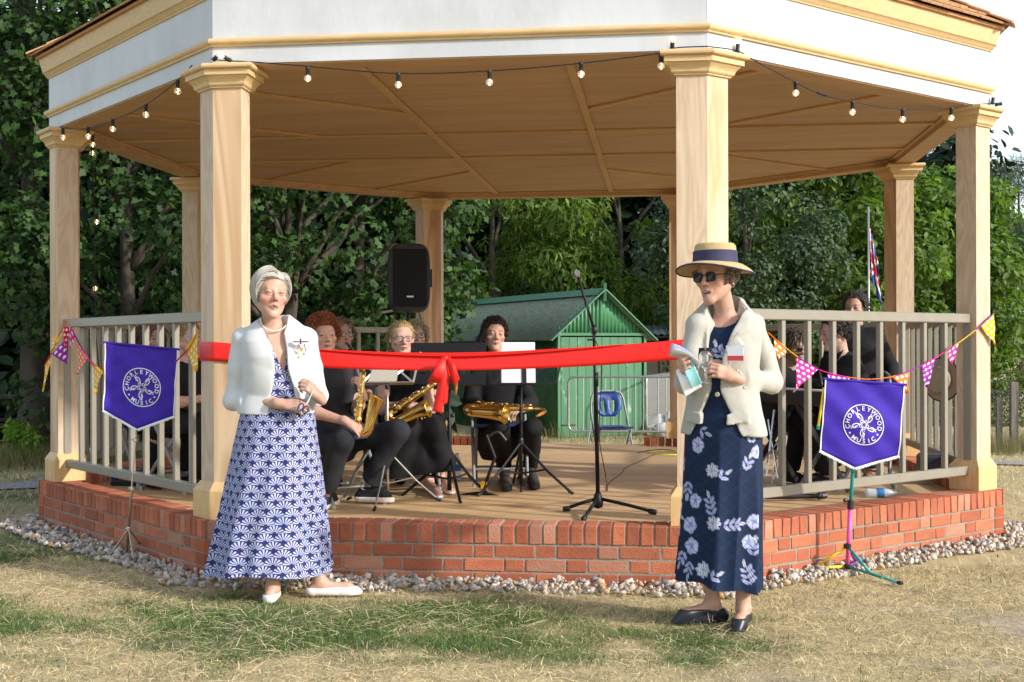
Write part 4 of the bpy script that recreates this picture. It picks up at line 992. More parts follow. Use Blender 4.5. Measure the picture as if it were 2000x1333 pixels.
def face_colour(q, base, o):
    """skin colour: lips, brows, eyes, flushed cheeks; shade painted into nostrils, mouth and creases"""
    x, y, z = np.abs(q[:, 0]), q[:, 1], q[:, 2]; n = len(q); c = np.tile(np.array(base, float), (n, 1)); op = o.get('mouth', 0.)
    def blend(m, col): 
        nonlocal c
        m = np.clip(m, 0, 1)[:, None]; c = c*(1-m)+np.array(col)*m
    fl = np.array(base)*np.array([1.08, .70, .66]); g = o.get('flush', .5)
    blend(g*np.exp(-((x-.042)/.020)**2-((z+.028)/.018)**2)*(y > .02), fl); blend(.6*g*np.exp(-(x/.014)**2-((z+.024)/.014)**2)*(y > .09), fl); blend(.35*(x > .0745)*(y < .02)*(np.abs(z) < .036), fl)
    blend(.35*np.exp(-((x-.031)/.018)**2-((z+.004)/.010)**2)*(y > .05), np.array(base)*np.array([.72, .6, .58]))
    lip = np.exp(-(x/.0205)**4-((z+.0605+op*.5)/(.0095+op*.55))**4)*(y > .078); blend(.75*lip, o.get('lip', (.42, .16, .13)))
    slit = ((x/.0195)**2+((z+.0605+op*.5)/(.0018+op*.55))**2 < 1) & (y > .055); blend(slit*.95, (.035, .012, .010))
    if op > .003: blend(((x < .014) & (np.abs(z+.0605+op*.5-op*.30) < op*.22+.001) & (y > .07)) *.9, (.62, .55, .45))
    e = np.hypot(x-.031, z-.0055); eye = (np.hypot((x-.031)/.0125, (z-.0045)/(.0052 if not o.get('squint') else .0030)) < 1) & (y > .08)
    blend(eye*.9, (.30, .25, .23) if not o.get('squint') else (.13, .09, .08)); ir = (np.hypot(x-.031-o.get('gaze', 0)*np.sign(q[:, 0]), z-.005) < .0058) & eye; blend(ir*1., o.get('iris', (.06, .07, .08)))
    lash = (np.abs(np.hypot((x-.031)/.0140, (z-.0048)/(.0066 if not o.get('squint') else .005))-1) < .20) & (y > .076) & (z > .004); blend(lash*.75, (.07, .045, .035))
    bz = .0265+.004*np.cos((x-.032)/.018*1.4)-.0005; br = np.exp(-((z-bz)/.0038)**2)*(x > .012)*(x < .051)*(y > .055); blend(br*o.get('browk', .8), o.get('brow', (.08, .05, .03)))
    blend(np.exp(-(np.hypot(x-.0065, (z+.0335)*1.4)/.0042)**2)*(y > .085)*.9, (.10, .035, .025))  # nostril shade painted as dark spots
    nl = np.exp(-(((x-.024-(-.030-z)*.45)/.004)**2))*(z < -.028)*(z > -.058)*(y > .06); blend(.28*nl*o.get('age', 0), np.array(base)*.55)  # shade of the nose-to-mouth crease painted into the skin
    return c
# ---- hand: wrist at origin, +y to the fingers, +z back of the hand, +x thumb side (mirror for the other hand)
def hand_sdf(sx, curl=(.5, .5, .5, .5), spread=.06, thumb=(.5, .3), s=1.):
    fs = [rc((0, -.03*s, 0), (0, .02*s, 0), .024*s, .026*s)]
    palm = U(.018, [rc((.022*sx*s, .03*s, 0), (.026*sx*s, .082*s, 0), .0135*s, .0125*s), rc((0, .02*s, .001), (.006*sx*s, .086*s, .001), .016*s, .0125*s), rc((-.016*sx*s, .025*s, 0), (-.020*sx*s, .078*s, -.001), .0135*s, .011*s), rc((0, -.03*s, 0), (0, .03*s, 0), .023*s, .019*s)])
    parts = [palm]; base_ = [(.028, .086), (.010, .090), (-.008, .086), (-.025, .078)]; Ls = [.070, .078, .072, .057]
    for i, ((bx, by), L_) in enumerate(zip(base_, Ls)):
        p = np.array([bx*sx, by, 0.])*s; a = curl[i] if hasattr(curl, '__len__') else curl; sd_ = (1.5-i)*spread*sx; pts = [p]
        ang = a*.75; r0 = (.0088, .009, .0086, .0076)[i]*s
        for fr_, k in ((.45, 1.0), (.31, 1.1), (.24, .7)):
            d = np.array([sin(sd_)*cos(ang), cos(sd_)*cos(ang), -sin(ang)]); p = p+d*L_*fr_*s; pts.append(p); ang += a*k
        fs_ = chain(pts, [r0, r0*.95, r0*.86, r0*.74]); parts.append(U(.003, fs_))
    t0 = np.array([.020*sx, .018, -.006])*s; ta, tb = thumb
    d1 = unit(np.array([.72*sx*cos(ta), .62+.2*sin(ta), -.55*sin(ta)-.15])); t1 = t0+d1*.042*s; d2 = unit(d1+np.array([-.35*sx*tb*2, .35, -.35*tb])); t2 = t1+d2*.033*s; d3 = unit(d2+np.array([-.30*sx*tb*2, .15, -.2*tb])); t3 = t2+d3*.026*s
    parts.append(U(.004, chain([t0, t1, t2, t3], [.0145*s, .0115*s, .0100*s, .0080*s])))
    return U(.0035, parts)
def hand_frame(wrist, fdir, back):
    y = unit(fdir); z = np.array(back, float); z = unit(z-y*(z @ y)); return (np.stack([np.cross(y, z), y, z], 1), np.array(wrist, float))
def foot_sdf(ankle, toe, w=1., heel=.0):
    """ankle joint to toe tip on the ground"""
    a = np.array(ankle, float); t = np.array(toe, float); d = unit((t-a)*np.array([1, 1, 0])); h = a-d*.045; h[2] = t[2]+.01+heel; b = a*.35+t*.65; b[2] = a[2]*.45+t[2]*.55
    return U(.025, [rc(a, h+np.array([0, 0, .012]), .034*w, .028*w), rc(a-np.array([0, 0, .01]), b, .032*w, .030*w), rc(b, t-d*.02, .034*w, .020*w), rc(h+np.array([0, 0, .008]), t-d*.055+np.array([0, 0, .0]), .026*w, .028*w)])
SKINM = {}
def skin_mat():
    return mat('skin', (.55, .33, .24), .5, attr='Col', var=.18, vs=38, spec=.35, sub=.25, contrast=(.35, .7), bump=.12, bs=170)
def hair_mat(name, c1, c2):
    m = mat(name, c1, .45, attr='Col', spec=.45); m['c1'] = c1; m['c2'] = c2; return m
def finish(name, f, pts, h, m_, parent, pad=.12, sm=1, colf=None, smooth=True):
    P = np.array(pts, float); V_, F_ = sdf_mesh(f, P.min(0)-pad, P.max(0)+pad, h); V_ = smoothv(V_, F_, sm, .45); o = mk(name, V_, F_, m_, parent, smooth)
    if colf is not None: setcol(o, colf(V_))
    return o
def finish_body(name, f, pts, h, m_, parent, fine, colf):
    """one surface, meshed finely inside the given balls (face, hands) and coarsely elsewhere"""
    P = np.array(pts, float); V_, F_ = sdf_mesh(f, P.min(0)-.16, P.max(0)+.16, h); V_ = smoothv(V_, F_, 1, .4); inside = np.zeros(len(V_), bool)
    for c, r, hf in fine: inside |= np.linalg.norm(V_-c, axis=1) < r
    keep_ = ~inside[F_].all(1); VV = [V_]; FF = [F_[keep_]]; b = len(V_)
    for c, r, hf in fine:
        v, q = sdf_mesh(f, c-r-.012, c+r+.012, hf); v = smoothv(v, q, 1, .4); q = q[(np.linalg.norm(v-c, axis=1) < r+h*1.2)[q].all(1)]; VV.append(v); FF.append(q+b); b += len(v)
    V_ = np.vstack(VV); F_ = np.vstack(FF); u = np.unique(F_); mp_ = np.full(len(V_), -1); mp_[u] = np.arange(len(u)); o = mk(name, V_[u], mp_[F_], m_, parent, True); setcol(o, colf(V_[u])); return o
SCALP = (np.array([0, -.012, .037]), np.array([.079, .099, .089]))
def scalp_pts(n, rg, region):
    out_ = []
    while len(out_) < n:
        u = rg.normal(0, 1, (n*3, 3)); u /= np.linalg.norm(u, axis=1)[:, None]; q = SCALP[0]+u*SCALP[1]; out_ += list(q[region(q)])
    return np.array(out_[:n])
def locks(HM, roots, step, nstep, dirf, r, rg, lift=.006, curl=(0, 1.), name='hair', mat_=None, parent=None, w=1., nseg=3, taper=.25, minr=1.03, jitter=.15, maxr=None):
    """tapered locks growing from the scalp: dirf(q, t) gives the flow; kept outside the skull"""
    n = len(roots); q = roots.copy(); R, o = HM; pts = [q.copy()]; ph = rg.uniform(0, 6.3, n); jit = rg.normal(0, jitter, (n, 3)); ks = rg.uniform(.75, 1.2, n)[:, None]
    for i in range(nstep):
        d = dirf(q, i/nstep)+jit; d /= np.linalg.norm(d, axis=1)[:, None]+1e-9; q = q+d*step*ks
        e = (q-SCALP[0])/SCALP[1]; k = np.linalg.norm(e, axis=1); m_ = minr+lift/.085*min(1, (i+1)/2.5)*rg.uniform(.7, 1.3, n) if False else minr+lift/.085*min(1, (i+1)/2.5)
        if maxr:
            big = k > maxr; q[big] = SCALP[0]+(e[big]/k[big][:, None]*maxr)*SCALP[1]
        bad = k < m_; q[bad] = SCALP[0]+(e[bad]/k[bad][:, None]*m_)*SCALP[1]; pts.append(q.copy())
    P = np.stack(pts, 1); T = np.gradient(P, axis=1); T /= np.linalg.norm(T, axis=2)[:, :, None]+1e-9
    if curl[0]:
        s1 = np.cross(T, np.array([0.3, .2, 1.])); s1 /= np.linalg.norm(s1, axis=2)[:, :, None]+1e-9; s2 = np.cross(T, s1); tt = np.arange(nstep+1)[None]*curl[1]+ph[:, None]; a = curl[0]*np.minimum(1, np.arange(nstep+1)/2.)[None]
        P = P+s1*(np.cos(tt)*a)[:, :, None]+s2*(np.sin(tt)*a)[:, :, None]; T = np.gradient(P, axis=1); T /= np.linalg.norm(T, axis=2)[:, :, None]+1e-9
    out_n = P-SCALP[0]; s = np.cross(T, out_n); s /= np.linalg.norm(s, axis=2)[:, :, None]+1e-9; b = np.cross(s, T)
    prof = np.interp(np.arange(nstep+1)/nstep, [0, .15, .7, 1], [.7, 1, .85, taper]); rr = r*rg.uniform(.6, 1.35, n)[:, None]*prof[None]
    ring = []
    for j in range(nseg): a = 2*pi*j/nseg; ring.append(P+s*(cos(a)*rr*w)[:, :, None]+b*(sin(a)*rr*.6)[:, :, None])
    Vv = np.stack(ring, 2); K = nstep+1; Vv = Vv.reshape(-1, 3) @ R.T+o
    base_ = np.arange(n)[:, None, None]*K*nseg+np.arange(K-1)[None, :, None]*nseg; j = np.arange(nseg)[None, None]; jn = (j+1) % nseg
    F_ = np.stack([base_+j, base_+jn, base_+nseg+jn, base_+nseg+j], -1).reshape(-1, 4)
    return Vv, F_, K*nseg
def hair_obj(items, m_, parent, name='hair'):
    V_ = []; F_ = []; T_ = []; b = 0; rg = np.random.default_rng(len(items[-1][0]))
    for i_ in items:
        v, f = i_[:2]; V_.append(v); F_.append(f+b); b += len(v)
        T_.append(np.full(len(v), .75) if len(i_) == 2 else np.repeat(rg.random(len(v)//i_[2]), i_[2]))
    T_ = np.concatenate(T_)[:, None]; o = mk(name, np.vstack(V_), np.vstack(F_), m_, parent, True); setcol(o, np.array(m_['c1'])*1.15*(1-T_)+np.array(m_['c2'])*T_); return o
def hair_cap(HM, region, thick, h=.005, extra=None):
    """close-fitting mass under the locks"""
    f0 = ell(SCALP[0], SCALP[1]+thick)
    def f(P):
        d = f0(P)
        if extra is not None: d = smin(d, extra(P), .02)
        return np.maximum(d, -region(P))
    V_, F_ = sdf_mesh(lambda P: f(P), (-.13, -.15, -.20), (.13, .13, .17), h); V_ = smoothv(V_, F_, 2, .5); return V_ @ np.array(HM[0]).T+HM[1], F_
def plane_cut(f, c, d):
    c = np.array(c, F32); d = np.array(unit(d), F32); return lambda P: np.maximum(f(P), (P-c) @ d)
def torso_secs(L, a, b, belly=0., bust=0.):
    """z along the spine from hip joint (0) to the root of the neck (L)"""
    return [(-.10, 0, 0, a*.80, b*.95), (-.02, 0, 0, a*.98, b*1.05), (.10*L/.5, 0, .01, a*.93, b*(.98+belly)), (.5*L, 0, .012, a*.90, b*(.98+belly*.6+bust*.3)), (.72*L, 0, .012, a*.98, b*(1.02+bust)), (.88*L, 0, 0, a*.96, b*.86), (.97*L, 0, -.005, a*.62, b*.62), (1.02*L, 0, -.008, a*.36, b*.5)]
def bnd(f, pts, r):
    P = np.array(pts, float); c = (P.min(0)+P.max(0))/2; return bounded(f, c, np.linalg.norm(P-c, axis=1).max()+r)
def make_person(label, J, o, h=.006, group='seated musicians'):
    """J: joints in the world; o: looks. Returns the thing and the head frame"""
    hip, neck = np.array(J['hip']), np.array(J['neck']); sp_ = neck-hip; L = np.linalg.norm(sp_); f = J['fwd']; R = frame(f, sp_); a, b = o.get('a', .165), o.get('b', .11)
    t = thing('person', label, 'person', (J['hip'][0], J['hip'][1], J.get('floor', ZD)), group)
    HR = roty(rotx(frame(J['look']), J.get('nod', 0.)), J.get('tilt', 0.)); HM = (HR, np.array(J['head'])); sk = o.get('skin', (.56, .34, .25)); hs = o.get('hs', 1.)
    hd_ = local(lambda P: head_sdf_c(P/hs)*hs, HM); head_sdf_c = head_sdf(o)
    A = []; hands = []
    for side in ('r', 'l'):
        S, E, Wr = (np.array(J[k+side]) for k in ('sh', 'el', 'wr')); up_r = o.get('arm', 1.)
        M = E*.45+Wr*.55
        Aa = [rc(S, S*.5+E*.5, .050*up_r, .045*up_r), rc(S*.5+E*.5, E, .045*up_r, .038*up_r), rc(E, E*.7+Wr*.3, .039*up_r, .041*up_r), rc(E*.7+Wr*.3, Wr, .041*up_r, .026)]; A.append(bnd(U(.02, Aa), [S, E, Wr], .06))
        hd = J.get('hand'+side)
        if hd: Mh = hand_frame(Wr+unit(Wr-E)*.012, hd[0], hd[1]); A.append(bounded(local(hand_sdf(1 if side == 'l' else -1, hd[2], hd[3] if len(hd) > 3 else .05, hd[4] if len(hd) > 4 else (.5, .4), o.get('handk', 1.)), Mh), Mh[1]+Mh[0][:, 1]*.09, .13)); hands.append(Mh)
    Lg = []; legs = o.get('legs', True)
    for side in ('r', 'l'):
        if ('kn'+side) not in J: continue
        Hp, K, An = (np.array(J[k+side]) for k in ('hp', 'kn', 'an')); cal = K*.68+An*.32-np.array(f)*.0
        Ll = [rc(Hp, K, .078*o.get('leg', 1), .053*o.get('leg', 1)), rc(K, cal, .052, .053*o.get('leg', 1)), rc(cal, An, .053*o.get('leg', 1), .033)]; Lg.append(bnd(U(.028, Ll), [Hp, K, An], .09))
        if 'to'+side in J: Lg.append(bnd(foot_sdf(An, J['to'+side], .92*o.get('footw', 1)), [An, J['to'+side]], .09))
    nk = [rc(HM[1]+HR @ np.array([0, -.028, -.055]), neck+R @ np.array([0, -.01, -.02]), .050*o.get('nk', 1), .056*o.get('nk', 1))]
    body = U(.028, [bnd(loft(torso_secs(L, a*.92, b*.90, o.get('belly', 0), o.get('bust', 0)), R, hip), [hip, neck], .22)]+Lg)
    arms = U(.020, A[:]); fullf = U(.02, [U(.03, [body, arms] if not hands else [body, arms]), U(.02, nk)])
    full = lambda P: smin(fullf(P), bhead(P), .012); bhead = bounded(hd_, HM[1], .165*hs)
    pts = [hip, neck, HM[1]+np.array([0, 0, .14]), HM[1]-np.array([0, 0, .1])]+[np.array(J[k]) for k in J if k[:2] in ('el', 'wr', 'kn', 'an', 'to', 'sh')]
    fine = [(HM[1], .150*hs, h)]+[(Mh[1]+Mh[0][:, 1]*.09, .125, h) for Mh in hands if o.get('finehands', True)]
    bo = finish_body('body', full, pts, max(.012, h*2.2), skin_mat(), t, fine, lambda V_: face_colour(np.where((np.linalg.norm(V_-HM[1], axis=1) < .155)[:, None], (V_-HM[1]) @ HR/hs, np.array([[0, -.5, -.5]])), sk, o))
    # top
    if 'top' in o:
        ln = o.get('sleeve', 1.); inf = o.get('fit', .012); T = [loft(torso_secs(L, a+inf, b+inf, o.get('belly', 0), o.get('bust', 0)), R, hip, caps=True)]; cuts = []
        for side in ('r', 'l'):
            S, E, Wr = (np.array(J[k+side]) for k in ('sh', 'el', 'wr')); ar = o.get('arm', 1.); Sin = S*.8+(hip*.15+neck*.85)*.2
            if ln <= 1.: Ee = S+(E-S)*ln; sl_ = plane_cut(U(.02, chain([Sin, S, Ee+unit(E-S)*.03], [.062*ar+inf, .052*ar+inf, .044*ar+inf*1.5])), Ee, E-S)
            else:
                Ee = E+(Wr-E)*(ln-1); sl_ = plane_cut(U(.02, chain([Sin, S, E, Ee+unit(Wr-E)*.03], [.062*ar+inf, .052*ar+inf, .042*ar+inf*1.3, .036*ar+inf*1.1])), Ee, Wr-E) if ln < 1.99 else U(.02, chain([Sin, S, E, Wr], [.062*ar+inf, .052*ar+inf, .042*ar+inf*1.3, .030*ar+inf*.9]))
            T.append(bnd(sl_, [Sin, S, E, Wr] if ln > 1 else [Sin, S, E], .10))
        top = U(.03, T); nh = o.get('neckhole', .066); top = cut(top, rc(neck+R @ np.array([0, .005, -.018]), neck+R @ np.array([0, -.02, .09]), nh*.92, nh*1.3), .006)
        if o.get('vneck'): top = cut(top, rc(neck+R @ np.array([0, .09, -.11]), neck+R @ np.array([0, .03, .01]), .006, .06), .004)
        top = wrinkle(top, o.get('crease', .006), 26, len(label), (0, 0, .4))
        pt = [hip-np.array([0, 0, .12]), neck]+[np.array(J[k]) for k in J if k[:2] in ('el', 'wr', 'sh')]
        finish(o.get('topname', 'shirt'), top, pt, o.get('hc', h*1.7), o['top'], t, .12, 1)
        if o.get('collar'):
            cm = MB(); 
            for s_ in (-1, 1):
                q = [neck+R @ np.array(v) for v in ((s_*.052, -.045, .040), (s_*.072, .020, .015), (s_*.030, .078, -.045), (s_*.012, .072, -.012), (s_*.045, .03, .032))]; cm.add(q+[p+R @ np.array([0, .004, .004]) for p in q], [(0, 1, 2, 3, 4), (9, 8, 7, 6, 5)])
            cm.build('collar', o['top'], t)
    # bottoms
    if 'bottom' in o and 'knr' in J:
        B = [loft([(-.13, 0, 0, a*.8, b*1.05), (-.02, 0, 0, a*1.03+.012, b*1.1+.016), (.12, 0, .01, a*.95+.008, b+.01)], R, hip)]; g = o.get('cuff', .060)
        for side in ('r', 'l'):
            Hp, K, An = (np.array(J[k+side]) for k in ('hp', 'kn', 'an')); e = An+unit(K-An)*o.get('hem', .03)
            B.append(bnd(plane_cut(U(.03, chain([Hp, K, e-unit(K-An)*.03], [.098*o.get('leg', 1), .070*o.get('leg', 1), g])), e, An-K), [Hp, K, An], .13))
        bt = wrinkle(U(.025, B), .008, 24, 3+len(label), (0, 0, .3)); finish(o.get('botname', 'trousers'), bt, [hip-np.array([0, 0, .1])]+[np.array(J[k]) for k in J if k[:2] in ('kn', 'an', 'hp')], o.get('hc', h*1.7), o['bottom'], t, .13, 1)
    if 'shoe' in o:
        for side in ('r', 'l'):
            if 'to'+side in J:
                An, To = np.array(J['an'+side]), np.array(J['to'+side]); d = unit((To-An)*np.array([1, 1, 0])); zf = To[2]
                s1 = off(foot_sdf(An, To, .98*o.get('footw', 1)), .005); cz = An[2]+o.get('shoetop', .02)
                vc = rc(An+V3(0, 0, .035)-d*.005, An*.52+To*.48+V3(0, 0, .040), .040, .022) if o.get('court') else None
                fsh = lambda P: np.maximum(np.maximum(s1(P) if vc is None else np.maximum(s1(P), -vc(P)), P[:, 2]-cz), zf-.012-P[:, 2])
                finish('shoe', fsh, [An, To, An-d*.08], .006 if h < .008 else .010, o['shoe'], t, .07, 1)
                if o.get('sole'):
                    s2 = off(foot_sdf(An, To, .98), .011); fso = lambda P: np.maximum(np.maximum(s2(P), P[:, 2]-zf-.018), zf-.018-P[:, 2]); finish('sole', fso, [An, To, An-d*.08], .006, o['sole'], t, .07, 1)
    return t, HM, R
def glasses(HM, t, m_=None, lens=None, w=.026, hgt=.017, z=.004, tint=None):
    m_ = m_ or mat('dark_spectacle_frame', (.02, .014, .012), .35); R, o = HM; G = lambda *v: R @ np.array(v)+o; g = MB(); ln = MB()
    for s_ in (-1, 1):
        ring = [G(s_*.032+w*np.sign(cos(a))*abs(cos(a))**.7, .104-.006*abs(cos(a)), z+hgt*np.sign(sin(a))*abs(sin(a))**.7) for a in np.linspace(0, 2*pi, 21)]
        g.tube(ring, .0021, 5, cap=False); ln.add(ring[:-1], [tuple(range(20))])
        g.tube([G(s_*.058, .098, z+.007), G(s_*.076, .06, z+.006), G(s_*.082, -.015, z+.002)], .0021, 5)
    g.tube([G(-.007, .106, z+.006), G(0, .109, z+.008), G(.007, .106, z+.006)], .0021, 5)
    go = g.build('spectacles', m_, t, smooth=True); ln.build('lens', lens or mat('clear_lens', (.9, .95, .95), .05, alpha=.12, spec=.6), go); return go
def rgn(front=.045, zlow=-.02, back=-.12, side=.02):
    """hair-bearing part of the scalp in head coordinates: arrays -> positive inside"""
    def f(q):
        x, y, z = q[:, 0], q[:, 1], q[:, 2]; hl = np.interp(y, [-.12, -.04, .0, .03, .06, .11], [back, back, zlow, side, front+.02, front+.045]); return z-hl
    return f
# styles ---------------------------------------------------------------------------
def hair_short(HM, t, m_, seed=1, n=650, r=.0042, L=.035, region=None, lift=.010, flow=None, curl=(0, 1), jitter=.25):
    rg = np.random.default_rng(seed); rgf = region or rgn(); P0 = scalp_pts(n, rg, lambda q: rgf(q) > 0); it = [hair_cap(HM, rgf, .006)]
    fl = flow or (lambda q, tt: np.c_[q[:, 0]*3, q[:, 1]*-1+.03*np.sign(q[:, 1]+.02)*0-.25, -.35-2*(.06-q[:, 2])]); it.append(locks(HM, P0, L/5, 5, fl, r, rg, lift, curl, jitter=jitter)); return hair_obj(it, m_, t)
def hair_curls(HM, t, m_, seed=2, n=900, size=.016, spread=.035, region=None, rr=.0032, hang=None):
    """tight ringlets: little loops all over a raised volume"""
    rg = np.random.default_rng(seed); rgf = region or rgn(.035, .0); it = [hair_cap(HM, rgf, spread*.45)]; q = scalp_pts(n, rg, lambda p: rgf(p) > 0); e = (q-SCALP[0]); u = e/np.linalg.norm(e, axis=1)[:, None]; c = q+u*(rg.uniform(.3, 1., n)*spread)[:, None]
    K = 7; al = np.linspace(0, 2*pi*.95, K); v1 = rg.normal(0, 1, (n, 3)); v1 -= u*(v1*u).sum(1)[:, None]*.6; v1 /= np.linalg.norm(v1, axis=1)[:, None]; v2 = np.cross(v1, rg.normal(0, 1, (n, 3))); v2 /= np.linalg.norm(v2, axis=1)[:, None]; s = size*rg.uniform(.55, 1.1, n)
    P = c[:, None]+v1[:, None]*(np.cos(al)[None]*s[:, None])[:, :, None]+v2[:, None]*(np.sin(al)[None]*s[:, None])[:, :, None]
    T = np.gradient(P, axis=1); T /= np.linalg.norm(T, axis=2)[:, :, None]; sd_ = np.cross(T, (P-c[:, None])); sd_ /= np.linalg.norm(sd_, axis=2)[:, :, None]+1e-9; b = np.cross(sd_, T); rr = rr*.72; ring = [P+sd_*rr*1.5*cos(a)+b*rr*sin(a) for a in (0, 2.1, 4.2)]
    V_ = np.stack(ring, 2).reshape(-1, 3) @ HM[0].T+HM[1]; bs = np.arange(n)[:, None, None]*K*3+np.arange(K-1)[None, :, None]*3; j = np.arange(3)[None, None]; jn = (j+1) % 3; F_ = np.stack([bs+j, bs+jn, bs+3+jn, bs+3+j], -1).reshape(-1, 4); it.append((V_, F_, K*3))
    return it
# ---------------------------------------------------------------- expression helper for printed cloth
class X:
    def __init__(s, t, k): s.t, s.k = t, k
    def _o(s, op, *a):
        n = s.t.nodes.new('ShaderNodeMath'); n.operation = op
        for i, v in enumerate((s,)+a):
            if isinstance(v, X): s.t.links.new(v.k, n.inputs[i])
            else: n.inputs[i].default_value = v
        return X(s.t, n.outputs[0])
    def __add__(s, o): return s._o('ADD', o)
    def __sub__(s, o): return s._o('SUBTRACT', o)
    def __mul__(s, o): return s._o('MULTIPLY', o)
    def __truediv__(s, o): return s._o('DIVIDE', o)
    def floor(s): return s._o('FLOOR')
    def fract(s): return s._o('FRACT')
    def mod(s, o): return s._o('FLOORED_MODULO', o)
    def abs(s): return s._o('ABSOLUTE')
    def sqrt(s): return s._o('SQRT')
    def lt(s, o): return s._o('LESS_THAN', o)
    def gt(s, o): return s._o('GREATER_THAN', o)
    def atan2(s, o): return s._o('ARCTAN2', o)
    def max(s, o): return s._o('MAXIMUM', o)
    def sin(s): return s._o('SINE')
def scallop_mat(name, wd=.086, ht=.040):
    m = mat(name, (.02, .03, .16), .75, spec=.25); t = m.node_tree; b = t.nodes['Principled BSDF']
    at = N(t, 'ShaderNodeAttribute', attribute_name='cloth'); sx = N(t, 'ShaderNodeSeparateXYZ'); t.links.new(at.outputs['Vector'], sx.inputs[0])
    u, v = X(t, sx.outputs[0])*(1/wd), X(t, sx.outputs[1])*(1/ht)
    row = v.floor(); cx = (u+row.mod(2.)*.5).fract()-.5; fy = v.fract()
    fan = None
    for dy in (0., 1.):       # the fan of this row and the one reaching up from the row below
        x = cx if dy == 0 else (u+(row-1.).mod(2.)*.5).fract()-.5
        y = (fy+dy)*.52; r = (x*x+y*y).sqrt(); an = y.atan2(x)*(7.5/pi); pet = ((an.fract()-.5).abs()).lt(.285)
        rim = (an.fract()-.5).abs()*.12; f = pet*(r+rim).lt(.53)*r.gt(.10); fan = f if fan is None else fan.max(f*1.)
    nz = N(t, 'ShaderNodeTexNoise', i_Scale=1.); t.links.new(at.outputs['Vector'], nz.inputs['Vector']); nz.inputs['Scale'].default_value = 14.
    tone = N(t, 'ShaderNodeMixRGB'); t.links.new(((row*.37+(u+row.mod(2.)*.5).floor()*.61).fract()).k, tone.inputs[0]); tone.inputs[1].default_value = (.40, .45, .63, 1); tone.inputs[2].default_value = (.47, .46, .62, 1)
    mx_ = N(t, 'ShaderNodeMixRGB'); t.links.new(fan.k, mx_.inputs[0]); mx_.inputs[1].default_value = (.016, .022, .11, 1); t.links.new(tone.outputs[0], mx_.inputs[2]); t.links.new(mx_.outputs[0], b.inputs['Base Color']); return m
SCAL = scallop_mat('navy_fan_print')
def cloth_uv(o, uv):
    a = o.data.attributes.new('cloth', 'FLOAT_VECTOR', 'POINT'); d = np.zeros((len(uv), 3), np.float32); d[:, :2] = uv; a.data.foreach_set('vector', d.ravel())
def skirt(name, rows, R, m_, parent, nu=220, nv=150, fold=None, hemf=None):
    """rows: (z, centre xy world, a, b); open tube with folds"""
    S = np.array([(z, c[0], c[1], a, b) for z, c, a, b in rows]); S = S[np.argsort(S[:, 0])]; th = np.linspace(-pi, pi, nu, endpoint=False); V_ = []; UV = []; z0, z1 = S[0, 0], S[-1, 0]
    for j in range(nv+1):
        tt = j/nv; z = z1+(z0-z1)*tt; g = lambda k: np.interp(z, S[:, 0], S[:, k]); a, b = g(3), g(4); u = np.sin(th)*a; v = np.cos(th)*b; r = 1.
        if fold is not None: r = 1+fold(th, tt)/((a+b)/2)
        zz = z+(hemf(th)*tt if hemf is not None else 0)+0*th; V_.append(np.c_[g(1)+R[0, 0]*u*r+R[0, 1]*v*r, g(2)+R[1, 0]*u*r+R[1, 1]*v*r, zz]); UV.append(np.c_[th*(.65*a+.35*np.interp(z1+(z0-z1)*.5, S[:, 0], S[:, 3])), zz])
    V_ = np.vstack(V_); i = np.arange(nu); F_ = np.vstack([np.stack([j*nu+i, j*nu+(i+1) % nu, (j+1)*nu+(i+1) % nu, (j+1)*nu+i], 1) for j in range(nv)])
    o = mk(name, V_, F_[:, ::-1].copy(), m_, parent, True); cloth_uv(o, np.vstack(UV)); return o, np.vstack(UV)
def open_cut(R, o, zs, uR, uL):
    R_, o_ = np.array(R, F32), np.array(o, F32)
    def f(P):
        q = (P-o_) @ R_; z = q[:, 2]; a = np.interp(z, zs, uR).astype(F32); b = np.interp(z, zs, uL).astype(F32); return np.maximum(np.maximum(q[:, 0]-a, b-q[:, 0]), -q[:, 1])
    return f
def poly_prism(R, o, poly):
    """signed distance to a polygon in (u, z), front half only"""
    R_, o_ = np.array(R, F32), np.array(o, F32); Q = np.array(poly, F32)
    def f(P):
        q = (P-o_) @ R_; p = q[:, [0, 2]]; d = np.full(len(p), 1e9, F32); s = np.ones(len(p), F32)
        for i in range(len(Q)):
            a, b = Q[i], Q[i-1]; e = b-a; w_ = p-a; h = np.clip((w_ @ e)/(e @ e), 0, 1); r = w_-h[:, None]*e; d = np.minimum(d, np.einsum('ij,ij->i', r, r))
            c1 = p[:, 1] >= a[1]; c2 = p[:, 1] < b[1]; c3 = e[0]*w_[:, 1] > e[1]*w_[:, 0]; fl = (c1 & c2 & c3) | (~c1 & ~c2 & ~c3); s[fl] *= -1
        return np.maximum(s*np.sqrt(d), -q[:, 1])
    return f
